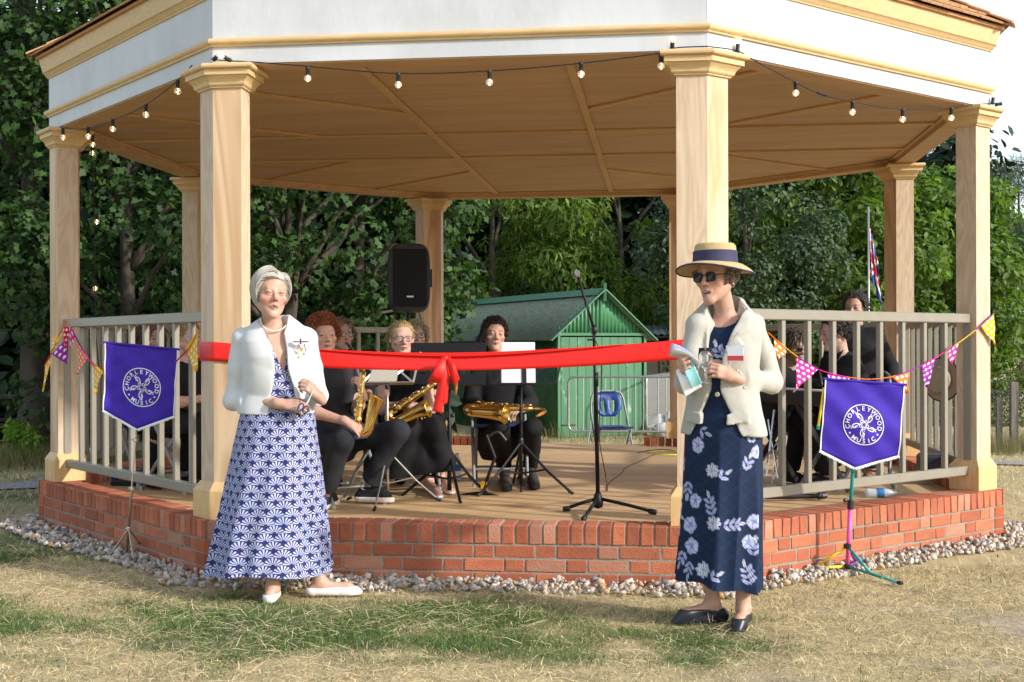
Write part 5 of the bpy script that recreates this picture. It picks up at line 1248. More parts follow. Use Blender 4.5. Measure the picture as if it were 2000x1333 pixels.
# ---------------------------------------------------------------- woman in the white jacket
D = 6.6; W = lambda x, y, d=D: atd(x, y, d)
WHITEJ = mat('white_jacket_cloth', (.56, .57, .565), .8, spec=.2, sheen=.2, var=.04, vs=20, bump=.03, bs=700)
o_ = {'mouth': .005, 'squint': 1, 'age': 1., 'flush': .6, 'brow': (.32, .24, .17), 'browk': .45, 'skin': (.58, .335, .24), 'iris': (.10, .14, .18), 'a': .165, 'b': .108, 'lip': (.46, .17, .15), 'arm': .86, 'legs': True, 'leg': .85, 'nk': .86, 'bust': .12, 'jaw': .92, 'handk': .98, 'shoe': mat('white_leather', (.78, .78, .77), .45, var=.08, vs=40), 'shoetop': -.026, 'court': 1, 'footw': .84, 'hs': 1.04}
J = dict(hip=W(541, 822), neck=W(535, 636), head=W(529, 577, 6.54), fwd=facing(12), look=facing(24), nod=.03, tilt=-.06, floor=0.,
         shr=W(473, 662), elr=W(456, 782, 6.62), wrr=W(548, 789, 6.43), handr=(RIGHT*1-TOCAM*-.15+V3(0, 0, -.12), TOCAM*.8+V3(0, 0, .6), (.55, .6, .65, .7), .03, (.3, .5)),
         shl=W(598, 660), ell=W(621, 772, 6.68), wrl=W(622, 776, 6.44), handl=(V3(0, 0, .62)-RIGHT*.55+TOCAM*.35, RIGHT*.75+TOCAM*.65+V3(0, 0, .2), (.9, 1.0, 1.05, 1.1), .02, (.5, .6)),
         hpr=W(510, 830), knr=W(525, 985, 6.55), anr=np.array([*onz(533, 1150, .07)[:2], .075]), tor=np.array([*onz(535, 1176, .0)[:2], .02]), hpl=W(572, 830), knl=W(585, 985, 6.6), anl=np.array([*onz(626, 1141, .07)[:2], .08]), tol=np.array([*onz(708, 1165, .0)[:2], .022]))
wl, HM, R = make_person('silver-haired woman in a white jacket and blue fan-print dress holding scissors', J, o_, .0042, 'women standing in front')
og = np.array([J['hip'][0], J['hip'][1], 0.]); L_ = np.linalg.norm(J['neck']-J['hip'])
jk = [(.955, 0, .0, .198, .150), (1.05, 0, .0, .180, .140), (1.15, 0, .012, .172, .142), (1.25, 0, .018, .176, .142), (1.33, 0, .008, .182, .126), (1.385, 0, -.003, .168, .098), (1.42, 0, -.008, .128, .084), (1.45, 0, -.012, .088, .070), (1.468, 0, -.014, .066, .060)]
RZ = frame(facing(12)); fj = [loft(jk, RZ, og, fold=lambda th, z: .006*np.sin(th*5+1)*np.clip((1.15-z)*5, 0, 1))]
for sd_, e_ in (('r', .30), ('l', .62)):
    S, E, Wr = (np.array(J[k+sd_]) for k in ('sh', 'el', 'wr')); Ee = E+(Wr-E)*e_; fj.append(plane_cut(U(.02, chain([S*.7+W(535, 660)*.3, S, S*.5+E*.5, E, Ee+unit(Wr-E)*.03], [.048, .053, .050, .050, .054])), Ee, Wr-E))
jac = cut(fj[0], open_cut(RZ, og, [.9, .97, 1.184, 1.30, 1.37, 1.42, 1.46], [.055, .045, .015, .026, .06, .085, .11], [-.12, -.105, -.055, -.045, -.035, -.05, -.06]), .004); jac = U(.024, [jac]+fj[1:])
jac = cut(jac, rc(J['neck']+RZ @ V3(0, .0, .03), J['neck']+RZ @ V3(0, -.02, .13), .056, .085), .004); jac = wrinkle(jac, .0045, 24, 4, (.5, 0, .6))
finish('jacket', jac, [W(450, 640), W(640, 815), W(447, 782, 6.5), W(620, 780, 6.4)], .0062, WHITEJ, wl, .14, 1)
bod = off(loft(torso_secs(L_, .165*.92, .108*.90, 0, .12), R, J['hip']), .009); bod = cut(bod, open_cut(RZ, og, [1.16, 1.21, 1.40], [-.03, -.012, .07], [-.03, -.042, -.05]), .003)
cf = np.array([0, 0, 1.385], F32); bod = plane_cut(bod, (0, 0, 1.375), (0, 0, 1)); bo_ = finish('dress_bodice', bod, [W(470, 640), W(620, 840)], .006, SCAL, wl, .12, 1)
q = (np.array([v.co for v in bo_.data.vertices])-og) @ RZ; cloth_uv(bo_, np.c_[q[:, 0], q[:, 2]])
def foldL(th, t):
    w_ = th+.10*np.sin(t*4+th*2); return t*(.014*(1-2*np.abs(np.sin(w_*3.5+.6)))+.009*(1-2*np.abs(np.sin(w_*6.5+2)))+.010*np.sin(w_*3+1.))+.005*(1-2*np.abs(np.sin(w_*9+1)))*t**.5
cpx = lambda x, y, d=D: atd(x, y, d)[:2]
skirt('skirt', [(1.0, cpx(541, 800), .176, .135), (.97, cpx(543, 815), .188, .145), (.70, cpx(539, 900), .232, .18), (.43, cpx(535, 1000), .272, .205), (.135, cpx(530, 1115), .322, .24)], RZ, SCAL, wl, fold=foldL, hemf=lambda th: .012*np.sin(th*3+.5))
# hair: short bob swept from a parting on her left
rg = np.random.default_rng(5); rgf = rgn(.050, -.02, -.10, .0); SILVER = hair_mat('silver_hair', (.56, .53, .47), (.33, .30, .255))
def bobdir(q, t):
    x, y, z = q[:, 0], q[:, 1], q[:, 2]; s = np.where(x > -.030, 1., -1.); hi = np.clip((z-.0)/.11, 0, 1); fr = np.clip((y-.0)/.08, 0, 1)
    return np.c_[s*(-.12+1.2*hi)+s*fr*.9*(np.abs(x) < .06), -.22*(1-fr)-.28*fr, -(1.2-.95*hi)*(1-.62*fr*(np.abs(x) < .065))]
it = [hair_cap(HM, rgf, .012, .005, lambda P: ell((.0, -.045, -.01), (.086, .075, .07))(P))]
P0 = scalp_pts(1900, rg, lambda q: rgf(q) > 0); it.append(locks(HM, P0, .0170, 8, bobdir, .0026, rg, .020, jitter=.07, minr=1.08, maxr=1.33))
hair_obj(it, SILVER, wl)
# pearls, ear stud, brooch
b = MB(); nk_ = J['neck']
for a in np.linspace(-1.75, 1.75, 40): b.ball(nk_+RZ @ V3(.070*sin(a)+0, .036+.056*cos(a)*1.0, .030-.060*max(0, cos(a))), .0042, 6)
b.build('pearl_necklace', mat('pearl', (.80, .76, .68), .25), wl, smooth=True)
MB().ball(HM[1]+HM[0] @ V3(.083, -.004, -.036), .004, 6).build('ear_stud', mat('pearl'), wl, smooth=True)
bp_ = W(587, 668, 6.475); RB = RZ; br = MB(); wm = mat('brooch_white', (.8, .78, .8), .6); dm = mat('brooch_stripe', (.10, .02, .05), .6); gm = mat('gold', (.75, .5, .15), .25, metal=1)
for s_ in (-1, 1):
    for i, dz in enumerate((.011, 0, -.011)): br.box(bp_+RB @ V3(s_*.022, .004, dz+.004*i*0), (.034, .004, .007), RB @ np.array(Matrix.Rotation(s_*.25*(1-i), 3, 'Y')), i % 2)
br.box(bp_+RB @ V3(0, .006, .002), (.009, .005, .030), RB, 1); 
for s_ in (-1, 1): br.box(bp_+RB @ V3(-.010+s_*.012, .005, -.030), (.005, .003, .040), RB @ np.array(Matrix.Rotation(.3+s_*.12, 3, 'Y')), 1)
br.lathe([(.0, -.002), (.010, -.002), (.010, .002), (0, .002)], bp_+RB @ V3(-.004, .006, -.040), 10, RB @ np.array(Matrix.Rotation(pi/2, 3, 'X')), 2); br.lathe([(.0, -.002), (.008, -.002), (.008, .002), (0, .002)], bp_+RB @ V3(-.016, .006, -.062), 10, RB @ np.array(Matrix.Rotation(pi/2, 3, 'X')), 2)
br.build('brooch', None, wl, mats=[wm, dm, gm])
for sd_ in 'rl':
    An, To = np.array(J['an'+sd_]), np.array(J['to'+sd_]); d = unit((To-An)*V3(1, 1, 0)); s_ = np.cross(d, V3(0, 0, 1)); c = An*.35+To*.65; c[2] = .062; b = MB()
    for g_ in (-1, 1): b.tube(spline([c, c+s_*g_*.02+V3(0, 0, .006), c+s_*g_*.028+d*.01], 6), .003, 5); b.tube(spline([c, c+s_*g_*.012+d*.03-V3(0, 0, .01), c+s_*g_*.02+d*.045-V3(0, 0, .018)], 6), .0022, 5)
    b.build('shoe_bow', mat('white_leather'), wl)
# scissors in her hands
sc_ = thing('scissors', 'scissors with dark blue handles held by the woman in white', 'scissors', W(600, 785, 6.38)); a0, a1 = W(598, 788, 6.37), W(618, 752, 6.38); dd_ = unit(a1-a0); nn_ = unit(np.cross(dd_, TOCAM)); BH = mat('navy_handle', (.02, .04, .14), .4)
MB().add([a0, a0+nn_*.010, a1, a0+TOCAM*.004, a0+nn_*.010+TOCAM*.004, a1+TOCAM*.003], [(0, 1, 2), (5, 4, 3), (0, 2, 5, 3), (1, 4, 5, 2), (0, 3, 4, 1)]).build('blade', CHROME, sc_)
for s_ in (-1, 1): b = MB(); c = a0-dd_*.03+nn_*s_*.014; b.tube([c+dd_*.020*cos(a)+nn_*.012*sin(a) for a in np.linspace(0, 2*pi, 15)], .0042, 6, cap=False); b.build('handle', BH, sc_, smooth=True)
# ---------------------------------------------------------------- woman in the straw hat
D2 = 5.9; W2 = lambda x, y, d=D2: atd(x, y, d)
LINEN = mat('oatmeal_linen', (.44, .425, .37), .85, spec=.2, sheen=.2, var=.10, vs=45, bump=.05, bs=700)
o2 = {'mouth': .009, 'age': 1.2, 'flush': .55, 'brow': (.22, .16, .11), 'skin': (.55, .315, .225), 'a': .165, 'b': .108, 'lip': (.44, .18, .15), 'arm': .88, 'leg': .88, 'nk': .88, 'bust': .10, 'jaw': .95, 'nose': 1.2, 'handk': .98, 'shoe': mat('black_court_shoe', (.018, .02, .028), .35), 'shoetop': -.022, 'court': 1, 'footw': .86, 'hs': 1.02}
J2 = dict(hip=W2(1413, 834), neck=W2(1418, 618), head=W2(1398, 541, 5.84), fwd=facing(-26), look=facing(-40), nod=-.10, tilt=.05, floor=0.,
          shr=W2(1361, 636, 5.85), elr=W2(1338, 748, 5.82), wrr=W2(1338, 735, 5.58), handr=(V3(0, 0, .35)-RIGHT*.25+TOCAM*.6-RIGHT*0, -RIGHT*.7+TOCAM*.5+V3(0, 0, .1), (.8, .85, .9, .9), .03, (.6, .5)),
          shl=W2(1474, 634, 5.98), ell=W2(1508, 748, 6.0), wrl=W2(1436, 738, 5.76), handl=(-RIGHT*1+TOCAM*.25+V3(0, 0, .38), TOCAM*.9+V3(0, 0, .35), (.6, .7, .75, .8), .04, (.4, .5)),
          hpr=W2(1388, 840, 5.88), knr=W2(1385, 1010), anr=np.array([*onz(1392, 1185, .085)[:2], .10]), tor=np.array([*onz(1312, 1224, .0)[:2], .022]), hpl=W2(1440, 840, 5.95), knl=W2(1448, 1010, 5.9), anl=np.array([*onz(1452, 1190, .085)[:2], .09]), tol=np.array([*onz(1440, 1242, .0)[:2], .022]))
wr_, HM2, R2 = make_person('woman in a straw hat, sunglasses and oatmeal jacket reading from notes', J2, o2, .0042, 'women standing in front')
og2 = np.array([J2['hip'][0], J2['hip'][1], 0.]); RY = frame(facing(-26)); L2 = np.linalg.norm(J2['neck']-J2['hip'])
jk2 = [(.885, 0, .0, .208, .160), (1.0, 0, .0, .186, .144), (1.12, 0, .002, .164, .128), (1.25, 0, .006, .170, .130), (1.36, 0, .0, .180, .118), (1.425, 0, -.004, .168, .098), (1.47, 0, -.01, .122, .086), (1.51, 0, -.012, .088, .074), (1.53, 0, -.014, .070, .066)]
jac0 = loft(jk2, RY, og2, fold=lambda th, z: .006*np.sin(th*4+.5)*np.clip((1.1-z)*5, 0, 1)); f2 = [jac0]
for sd_, e_ in (('r', .86), ('l', .84)):
    S, E, Wr = (np.array(J2[k+sd_]) for k in ('sh', 'el', 'wr')); Ee = E+(Wr-E)*e_; f2.append(plane_cut(U(.02, chain([S*.7+W2(1418, 645)*.3, S, S*.5+E*.5, E, Ee+unit(Wr-E)*.03], [.042, .048, .050, .049, .043])), Ee, Wr-E))
oc = open_cut(RY, og2, [.87, .93, 1.07, 1.10, 1.16, 1.267, 1.40, 1.47], [.13, .10, .035, .024, .022, .028, .042, .06], [-.13, -.10, -.035, -.024, -.025, -.040, -.095, -.12]); j2 = U(.024, [cut(jac0, oc, .004)]+f2[1:])
j2 = cut(j2, rc(J2['neck']+RY @ V3(0, .0, .04), J2['neck']+RY @ V3(0, -.02, .14), .056, .08), .004)
for s_ in (1, -1):
    lap = [(.024, 1.15), (.105, 1.315), (.078, 1.335), (.108, 1.37), (.098, 1.44), (.062, 1.46), (.040, 1.40), (.026, 1.25)] if s_ > 0 else [(-.026, 1.15), (-.120, 1.30), (-.098, 1.335), (-.140, 1.37), (-.148, 1.44), (-.115, 1.47), (-.092, 1.40), (-.038, 1.25)]
    lp = poly_prism(RY, og2, lap); j2 = (lambda a, b_: (lambda P: np.minimum(a(P), np.maximum(jac0(P)-.011, b_(P)))))(j2, lp)
    pk = poly_prism(RY, og2, [(s_*.06, .99), (s_*.15, 1.0), (s_*.15, .95), (s_*.06, .94)]); j2 = (lambda a, b_: (lambda P: np.minimum(a(P), np.maximum(jac0(P)-.010, b_(P)))))(j2, pk)
j2 = wrinkle(j2, .0045, 24, 9, (.5, 0, .6)); finish('jacket', j2, [W2(1335, 600), W2(1520, 860), W2(1320, 740, 5.5), W2(1520, 740, 6.05)], .0062, LINEN, wr_, .14, 1)
col_ = MB(); rings = []
for a in np.linspace(-1.75, 1.75, 20):
    c0 = J2['neck']+RY @ V3(.070*sin(a), -.006-.062*cos(a), .040+.030*cos(a)); ud = RY @ V3(.35*sin(a), -.35*cos(a), .0); rings.append([c0-V3(0, 0, .02), c0+V3(0, 0, .030)*max(.3, cos(a*.7)), c0+V3(0, 0, .026)*max(.3, cos(a*.7))+ud*.05, c0-V3(0, 0, .022)+ud*.105])
col_.loft(rings, cap=True); col_.build('collar', LINEN, wr_, smooth='auto')
for y_, u_ in ((770, -.012),): c = og2+RY @ V3(u_, .137, 1.077); MB().lathe([(0, -.003), (.011, -.003), (.011, .002), (.008, .004), (0, .003)], c, 12, RY @ np.array(Matrix.Rotation(-pi/2, 3, 'X'))).build('button', mat('horn_button', (.42, .38, .28), .35), wr_)
for i in range(3): E, Wr = J2['ell'], J2['wrl']; c = E+(Wr-E)*(.80-i*.045)+V3(0, 0, -.040)+TOCAM*.036; MB().ball(c, .007, 8).build('cuff_button', mat('horn_button'), wr_)
# floral dress
def floral(s, z):
    """navy cloth with pale lilac flowers and leaves; s across, z up (metres)"""
    n = len(s); c = np.tile(V3(.004, .014, .045), (n, 1)); lat = np.minimum(np.abs(((s*.8+z)/.045) % 1-.5), np.abs(((s*.8-z)/.075) % 1-.5)); c = np.where((lat < .04)[:, None], V3(.007, .026, .068), c); lil = V3(.42, .44, .66); wh = V3(.66, .66, .68); dk = V3(.16, .20, .42)
    def ellp(x0, z0, a, l, w_, col):
        nonlocal c
        dx, dz = s-x0, z-z0; p = dx*sin(a)+dz*cos(a); q = dx*cos(a)-dz*sin(a); k = ((p-l/2)/(l/2))**2+(q/w_)**2; c = np.where((k < 1)[:, None], col*(.8+.35*np.clip(1-k, 0, 1))[:, None], c); c = np.where(((k < 1) & (np.abs(q) < .0022))[:, None], dk, c)
    def star(x0, z0, r, k=8):
        for i in range(k): ellp(x0, z0, i*2*pi/k, r, r*.24, wh*.85+lil*.15)
        ellp(x0, z0-.006, 0, .012, .006, V3(.5, .45, .3))
    def bloom(x0, z0, r):
        for i in range(5): a = i*2*pi/5+x0*40; ellp(x0-.1*r*sin(a), z0-.1*r*cos(a), a, r*1.05, r*.52, lil if i % 2 else lil*.8+wh*.2)
        for i in range(4): ellp(x0, z0, i*1.6+.5, r*.45, r*.14, dk+V3(.1, .1, .1))
    def spray(x0, z0, a, k=3, l=.044):
        for i in range(k):
            bx, bz = x0+sin(a)*i*l*.6, z0+cos(a)*i*l*.6; ellp(bx, bz, a+.75, l, l*.17, lil*.9+wh*.1); ellp(bx, bz, a-.75, l*.9, l*.16, lil)
        ellp(x0+sin(a)*k*l*.55, z0+cos(a)*k*l*.55, a, l, l*.17, wh*.8)
    K = 1/420.; ex = lambda px: (px-1390)*K*1.10; ez = lambda py: 1.297+(677.5-py)*K*1.0
    for px, py, r in ((1350, 812, .036), (1356, 868, .040), (1354, 975, .037), (1346, 1022, .042), (1352, 1062, .042), (1470, 1012, .036), (1462, 1050, .034), (1474, 880, .034), (1345, 770, .036)): bloom(ex(px), ez(py), r)
    for px, py, r in ((1388, 915, .036), (1394, 1015, .036), (1378, 1105, .040)): star(ex(px), ez(py), r)
    for px, py, a, k in ((1402, 928, 1.0, 1), (1390, 1000, -.25, 3), (1412, 1018, 1.5, 3), (1448, 912, .5, 2), (1462, 862, 0., 3), (1395, 1118, 1.1, 1), (1468, 1130, -.3, 3), (1352, 1092, 3.3, 2), (1362, 838, 2., 1), (1470, 1075, .1, 2), (1335, 1075, 3.5, 2), (1336, 940, 3.2, 2), (1385, 640, .4, 2), (1400, 700, -.4, 2)): spray(ex(px), ez(py), a, k)
    rg = np.random.default_rng(3)   # sides and back carry the same print
    for _ in range(26):
        x0, z0 = rg.uniform(.27, .62)*rg.choice((-1, 1)), rg.uniform(.2, 1.3); [bloom, star][rg.integers(2)](x0, z0, .042); spray(x0+.03, z0, rg.uniform(0, 6), 2)
    return c
FLOR = mat('floral_chiffon', (.02, .03, .08), .7, attr='Col', spec=.25)
bod2 = off(loft(torso_secs(L2, .165*.92, .108*.90, 0, .10), R2, J2['hip']), .009); bod2 = cut(bod2, rc(J2['neck']+RY @ V3(0, .03, -.01), J2['neck']+RY @ V3(0, .03, .1), .070, .09), .003)
b2 = finish('dress_bodice', bod2, [W2(1345, 620), W2(1480, 860)], .006, FLOR, wr_, .12, 1); q = (np.array([v.co for v in b2.data.vertices])-og2) @ RY; setcol(b2, floral(-q[:, 0], q[:, 2]))
c2 = lambda x, y, d=D2: atd(x, y, d)[:2]
sk2, uv2 = skirt('dress_skirt', [(1.02, c2(1413, 800), .150, .118), (.90, c2(1413, 850), .182, .145), (.60, c2(1411, 980), .192, .155), (.30, c2(1405, 1090), .200, .165), (.195, c2(1402, 1140), .205, .17)], RY, FLOR, wr_, 240, 170, fold=lambda th, t: t*(.014*(1-2*np.abs(np.sin(th*3.2+.4+.3*t)))+.009*(1-2*np.abs(np.sin(th*6+1-.4*t)))), hemf=lambda th: .030*np.sin(th+.35)+.008*np.sin(th*6))
setcol(sk2, floral(-uv2[:, 0], uv2[:, 1]))
# hair below the hat, hat, sunglasses
it = hair_curls(HM2, wr_, None, 3, 800, .012, .022, lambda q: np.minimum(np.minimum(.030-q[:, 2], q[:, 2]+.085), .030-q[:, 1]-.0*q[:, 2])*(np.where(q[:, 2] < -.02, q[:, 1] < -.03, True)), .0028); hair_obj(it, hair_mat('grey_brown_hair', (.27, .21, .15), (.16, .12, .085)), wr_)
HT = roty(rotx(HM2[0], .12), -.03); hc = HM2[1]+HM2[0] @ V3(0, -.005, .052); STRAW = mat('straw', (.66, .47, .22), .75, var=.25, vs=90, stretch=(1, 1, 6), bump=.6, bs=150); NAVYB = mat('navy_hat_band', (.035, .032, .085), .7, bump=.2, bs=200)
HTm = HT; prof = [(.098, .0), (.100, .012), (.098, .055), (.094, .088), (.086, .098), (.05, .102), (.0, .103)]
hb = MB(); hb.lathe([(r*1.0, z) for r, z in prof], hc, 40, HTm); brim = []
for r, z in ((.098, .010), (.120, .009), (.150, -.002), (.172, -.016), (.172, -.019), (.150, -.006), (.120, .005), (.098, .005)): brim.append([hc+HTm @ V3(r*1.03*cos(a), r*1.08*sin(a)-.002, z+(.012*sin(a)-.020*cos(a)**2)*(r-.098)/.07) for a in np.linspace(0, 2*pi, 48, endpoint=False)])
hb.loft(brim, cap=False); hat = hb.build('straw_hat', STRAW, wr_, smooth='auto')
b = MB(); b.lathe([(.1005, .008), (.1045, .010), (.1030, .036), (.1020, .037), (.1025, .062), (.0985, .065)], hc, 40, HTm, cap=False); b.build('hat_band', NAVYB, hat, smooth='auto')
b = MB(); b.tube([hc+HTm @ V3(.172*1.03*cos(a), .172*1.08*sin(a)-.002, -.0175+(.012*sin(a)-.020*cos(a)**2)*1.057) for a in np.linspace(0, 2*pi, 60)], .0042, 6, cap=False); b.build('hat_edge', NAVYB, hat, smooth=True)
glasses(HM2, wr_, mat('black_frame', (.01, .01, .011), .3), mat('dark_lens', (.010, .007, .006), .22, spec=.35), .027, .021, .004)
MB().ball(HM2[1]+HM2[0] @ V3(-.085, -.004, -.040), .004, 6).build('ear_stud', mat('pearl'), wr_, smooth=True)
# name badge, bracelet
bd = og2+RY @ V3(-.098, .137, 1.262); b = MB(); b.box(bd, (.088, .002, .075), RY); bdg = b.build('name_badge', mat('clear_badge_sleeve', (.75, .78, .8), .15, spec=.6), wr_); MB().box(bd+RY @ V3(0, .0022, .010), (.074, .002, .038), RY).build('badge_card', mat('white_card', (.80, .80, .80), .6), bdg); MB().box(bd+RY @ V3(0, .0022, -.020), (.074, .002, .022), RY).build('badge_stripe', mat('red_card', (.62, .06, .06), .6), bdg)
MB().tube(spline([bd+RY @ V3(.0, .004, .038), bd+RY @ V3(.008, .006, .07), bd+RY @ V3(-.018, .010, .095)], 10), .0022, 5).build('badge_clip', CHROME, bdg)
E_, Wr = J2['ell'], J2['wrl']; ax_ = unit(Wr-E_); s1 = unit(np.cross(ax_, V3(0, 0, 1))); s2 = np.cross(ax_, s1); b = MB()
for i in range(14): a = i*2*pi/14; b.ball(Wr-ax_*.005+(s1*cos(a)+s2*sin(a))*.031, (.0075, .0075, .0075), 7)
b.build('bracelet', mat('bracelet', (.68, .58, .42), .25, metal=.4), wr_, smooth=True)
# notes and a wine glass in her hands
PAPER = mat('white_paper', (.78, .79, .82), .7); pc = W2(1340, 715, 5.50); nts = thing('notes', 'folded white speech notes held by the woman in the hat', 'papers', pc)
def sheet(name, c, u_, v_, wu, wv, m_, parent, curl=.0, nseg=8):
    u_, v_ = unit(u_), unit(v_); n_ = unit(np.cross(u_, v_)); vs_ = []
    for i in range(nseg+1):
        t = i/nseg-.5
        for s_ in (-.5, .5): vs_.append(c+u_*t*wu+v_*s_*wv+n_*curl*(t*t*4-.5))
    fs = [(2*i, 2*i+2, 2*i+3, 2*i+1) for i in range(nseg)]; o = MB().add(vs_, fs).build(name, m_, parent, smooth=True); md = o.modifiers.new('t', 'SOLIDIFY'); md.thickness = .0012; return o
sheet('sheet', W2(1338, 700, 5.50), RIGHT*.85-V3(0, 0, .45), TOCAM*.9+V3(0, 0, .35), .135, .10, PAPER, nts, .012); sheet('sheet', W2(1336, 697, 5.52), RIGHT*.75-V3(0, 0, .55), TOCAM*.9+V3(0, 0, .45), .14, .10, mat('bluish_paper', (.45, .52, .75), .7), nts, .018)
sheet('sheet', W2(1345, 740, 5.50), RIGHT*.75+V3(0, 0, .45), V3(0, 0, 1)-RIGHT*.35, .085, .12, PAPER, nts, .006); sheet('sheet', W2(1350, 728, 5.48), RIGHT*.9+V3(0, 0, .35), V3(0, 0, 1)-RIGHT*.42, .05, .125, mat('aqua_paper', (.25, .55, .58), .7), nts, .004)
GLASS = mat('clear_glass', (.95, .97, .97), .03, trans=1., ior=1.45); g0 = W2(1378, 735, 5.62); wg = thing('wine_glass', 'empty stemmed wine glass held behind the notes', 'glass', g0-V3(0, 0, .05))
MB().lathe([(.030, -.035), (.031, -.032), (.005, -.028), (.004, 0), (.005, .03), (.022, .042), (.031, .065), (.033, .085), (.029, .125), (.028, .125), (.031, .085), (.029, .066), (.020, .045), (.0, .038)], g0, 20).build('bowl', GLASS, wg, smooth=True)
# ---------------------------------------------------------------- musicians on the deck
BLK = mat('black_cotton', (.016, .016, .019), .85, spec=.2, var=.3, vs=20); BLK2 = mat('black_twill', (.010, .010, .012), .8, spec=.25, var=.3, vs=15)
CHAR = mat('charcoal_shirt', (.030, .030, .036), .85, spec=.2, var=.3, vs=18); DENIM = mat('black_denim', (.028, .030, .036), .85, spec=.2, var=.45, vs=9, bump=.15, bs=300)
WH = mat('white_rubber', (.72, .70, .62), .6); BOOT = mat('brown_hiking_boot', (.055, .042, .032), .8, var=.4, vs=30, bump=.5, bs=60); TANS = mat('tan_leather', (.30, .125, .045), .4)
def zdk(x, y, z=ZD): p = onz(x, y, z); return np.array([p[0], p[1], z])
# ginger saxophonist
A = atd
J = dict(hip=A(652, 862, 8.55), neck=A(640, 704, 8.45), head=A(632, 657, 8.36), fwd=facing(40), look=facing(22), nod=.0, tilt=.04,
         shr=A(600, 726, 8.30), elr=A(596, 800, 8.15), wrr=A(676, 824, 8.0), handr=(RIGHT*.85-V3(0, 0, .55)+TOCAM*.15, TOCAM*.75+V3(0, 0, .65), (.5, .5, .55, .55), .06, (.4, .3)),
         shl=A(688, 722, 8.6), ell=A(697, 800, 8.5), wrl=A(708, 772, 8.28), handl=(V3(0, 0, .9)-RIGHT*.25+TOCAM*.2, RIGHT*.7+TOCAM*.3-V3(0, 0, .0), (.9, .95, 1., 1.), .05, (.6, .6)),
         hpr=A(640, 868, 8.45), knr=A(668, 862, 8.0), anr=A(632, 968, 8.15), tor=zdk(655, 985)+V3(0, 0, .02), hpl=A(680, 862, 8.6), knl=A(778, 842, 8.35), anl=A(716, 950, 8.5), tol=zdk(768, 985)+V3(0, 0, .03))
o = {'skin': (.60, .355, .27), 'flush': .5, 'brow': (.24, .11, .05), 'browk': .5, 'squint': 1, 'top': CHAR, 'sleeve': .62, 'bottom': DENIM, 'shoe': mat('black_canvas', (.014, .015, .02), .85), 'sole': WH, 'a': .168, 'b': .115, 'shoetop': .035, 'hem': .05, 'cuff': .066, 'jaw': 1.05, 'collar': 0, 'fit': .016, 'hs': 1.04}
m1, HM, R = make_person('ginger curly-haired young man in charcoal shirt and jeans with an alto saxophone', J, o, .0058); M1J = J
hair_obj(hair_curls(HM, m1, None, 4, 1200, .0125, .040, rgn(.042, .0, -.07, .015), .0026), hair_mat('ginger_hair', (.30, .085, .025), (.13, .036, .012)), m1)
An, To = J['anl'], J['tol']; d = unit((To-An)*V3(1, 1, 0)); s_ = np.cross(d, V3(0, 0, 1)); b = MB(); c = An-d*.01+s_*.040*np.sign(s_ @ TOCAM)+V3(0, 0, .0)
b.lathe([(0, -.001), (.021, -.001), (.021, .002), (0, .002)], c, 14, hand_frame((0, 0, 0), V3(0, 0, 1), s_*np.sign(s_ @ TOCAM))[0]); b.build('ankle_patch', mat('white_rubber'), m1)
b = MB()
for i in range(5): q = An*(1-(.30+.11*i))+To*(.30+.11*i)+V3(0, 0, .040-.002*i); b.tube([q-s_*.022, q+V3(0, 0, .005), q+s_*.022], .0035, 5)
b.build('lace', WH, m1); MB().tube([An+V3(0, 0, .03), An+V3(0, 0, .055)], .040, 12).build('sock', mat('white_sock', (.7, .7, .7), .9), m1, smooth=True)
# blonde woman
J = dict(hip=A(790, 862, 9.25), neck=A(788, 708, 9.15), head=A(785, 662, 9.06), fwd=facing(14), look=facing(14), nod=-.04, tilt=.03,
         shr=A(752, 724, 9.1), elr=A(746, 800, 9.0), wrr=A(795, 790, 8.72), handr=(RIGHT*.75-V3(0, 0, .6)+TOCAM*.1, TOCAM*.8+V3(0, 0, .5), (.35, .4, .45, .5), .06, (.4, .4)),
         shl=A(826, 722, 9.2), ell=A(842, 800, 9.05), wrl=A(828, 800, 8.78), handl=(-RIGHT*.8-V3(0, 0, .25)+TOCAM*.15, TOCAM*.6-V3(0, 0, .6), (.7, .7, .7, .7), .05, (.5, .5)),
         hpr=A(772, 862, 9.15), knr=A(792, 838, 8.75), anr=zdk(838, 958)+V3(0, 0, .07), tor=zdk(858, 976)+V3(0, 0, .02), hpl=A(810, 862, 9.2), knl=A(845, 838, 8.78), anl=zdk(862, 950)+V3(0, 0, .07), tol=zdk(882, 968)+V3(0, 0, .02))
o = {'skin': (.62, .37, .29), 'flush': .6, 'brow': (.30, .20, .11), 'browk': .4, 'squint': 1, 'top': BLK2, 'topname': 'dress_top', 'sleeve': .42, 'vneck': 1, 'a': .165, 'b': .115, 'bust': .14, 'arm': .95, 'leg': .95, 'shoe': mat('white_sandal', (.75, .75, .73), .5), 'shoetop': -.045, 'fit': .012, 'hs': 1.04}
m2, HM, R = make_person('blonde woman in glasses and a long black dress with a saxophone on her lap', J, o, .006)
sk_ = [rc(J['hpr'], J['knr'], .115, .09), rc(J['hpl'], J['knl'], .115, .09), rc(J['knr'], A(770, 935, 8.85), .09, .085), rc(J['knl'], A(868, 905, 8.85), .088, .075), rc(A(810, 840, 8.85), A(820, 905, 8.85), .10, .09), rc(A(770, 935, 8.85), A(868, 905, 8.85), .085, .075)]
sd_ = wrinkle(U(.05, sk_), .008, 22, 8); finish('dress_skirt', plane_cut(plane_cut(sd_, A(800, 948, 8.8), V3(0, 0, -1)-RIGHT*.05), A(845, 925, 8.8), V3(0, 0, -1)+RIGHT*.12), [J['hpr'], J['hpl'], A(735, 960, 8.9), A(890, 900, 8.7)], .008, BLK2, m2, .16, 1)
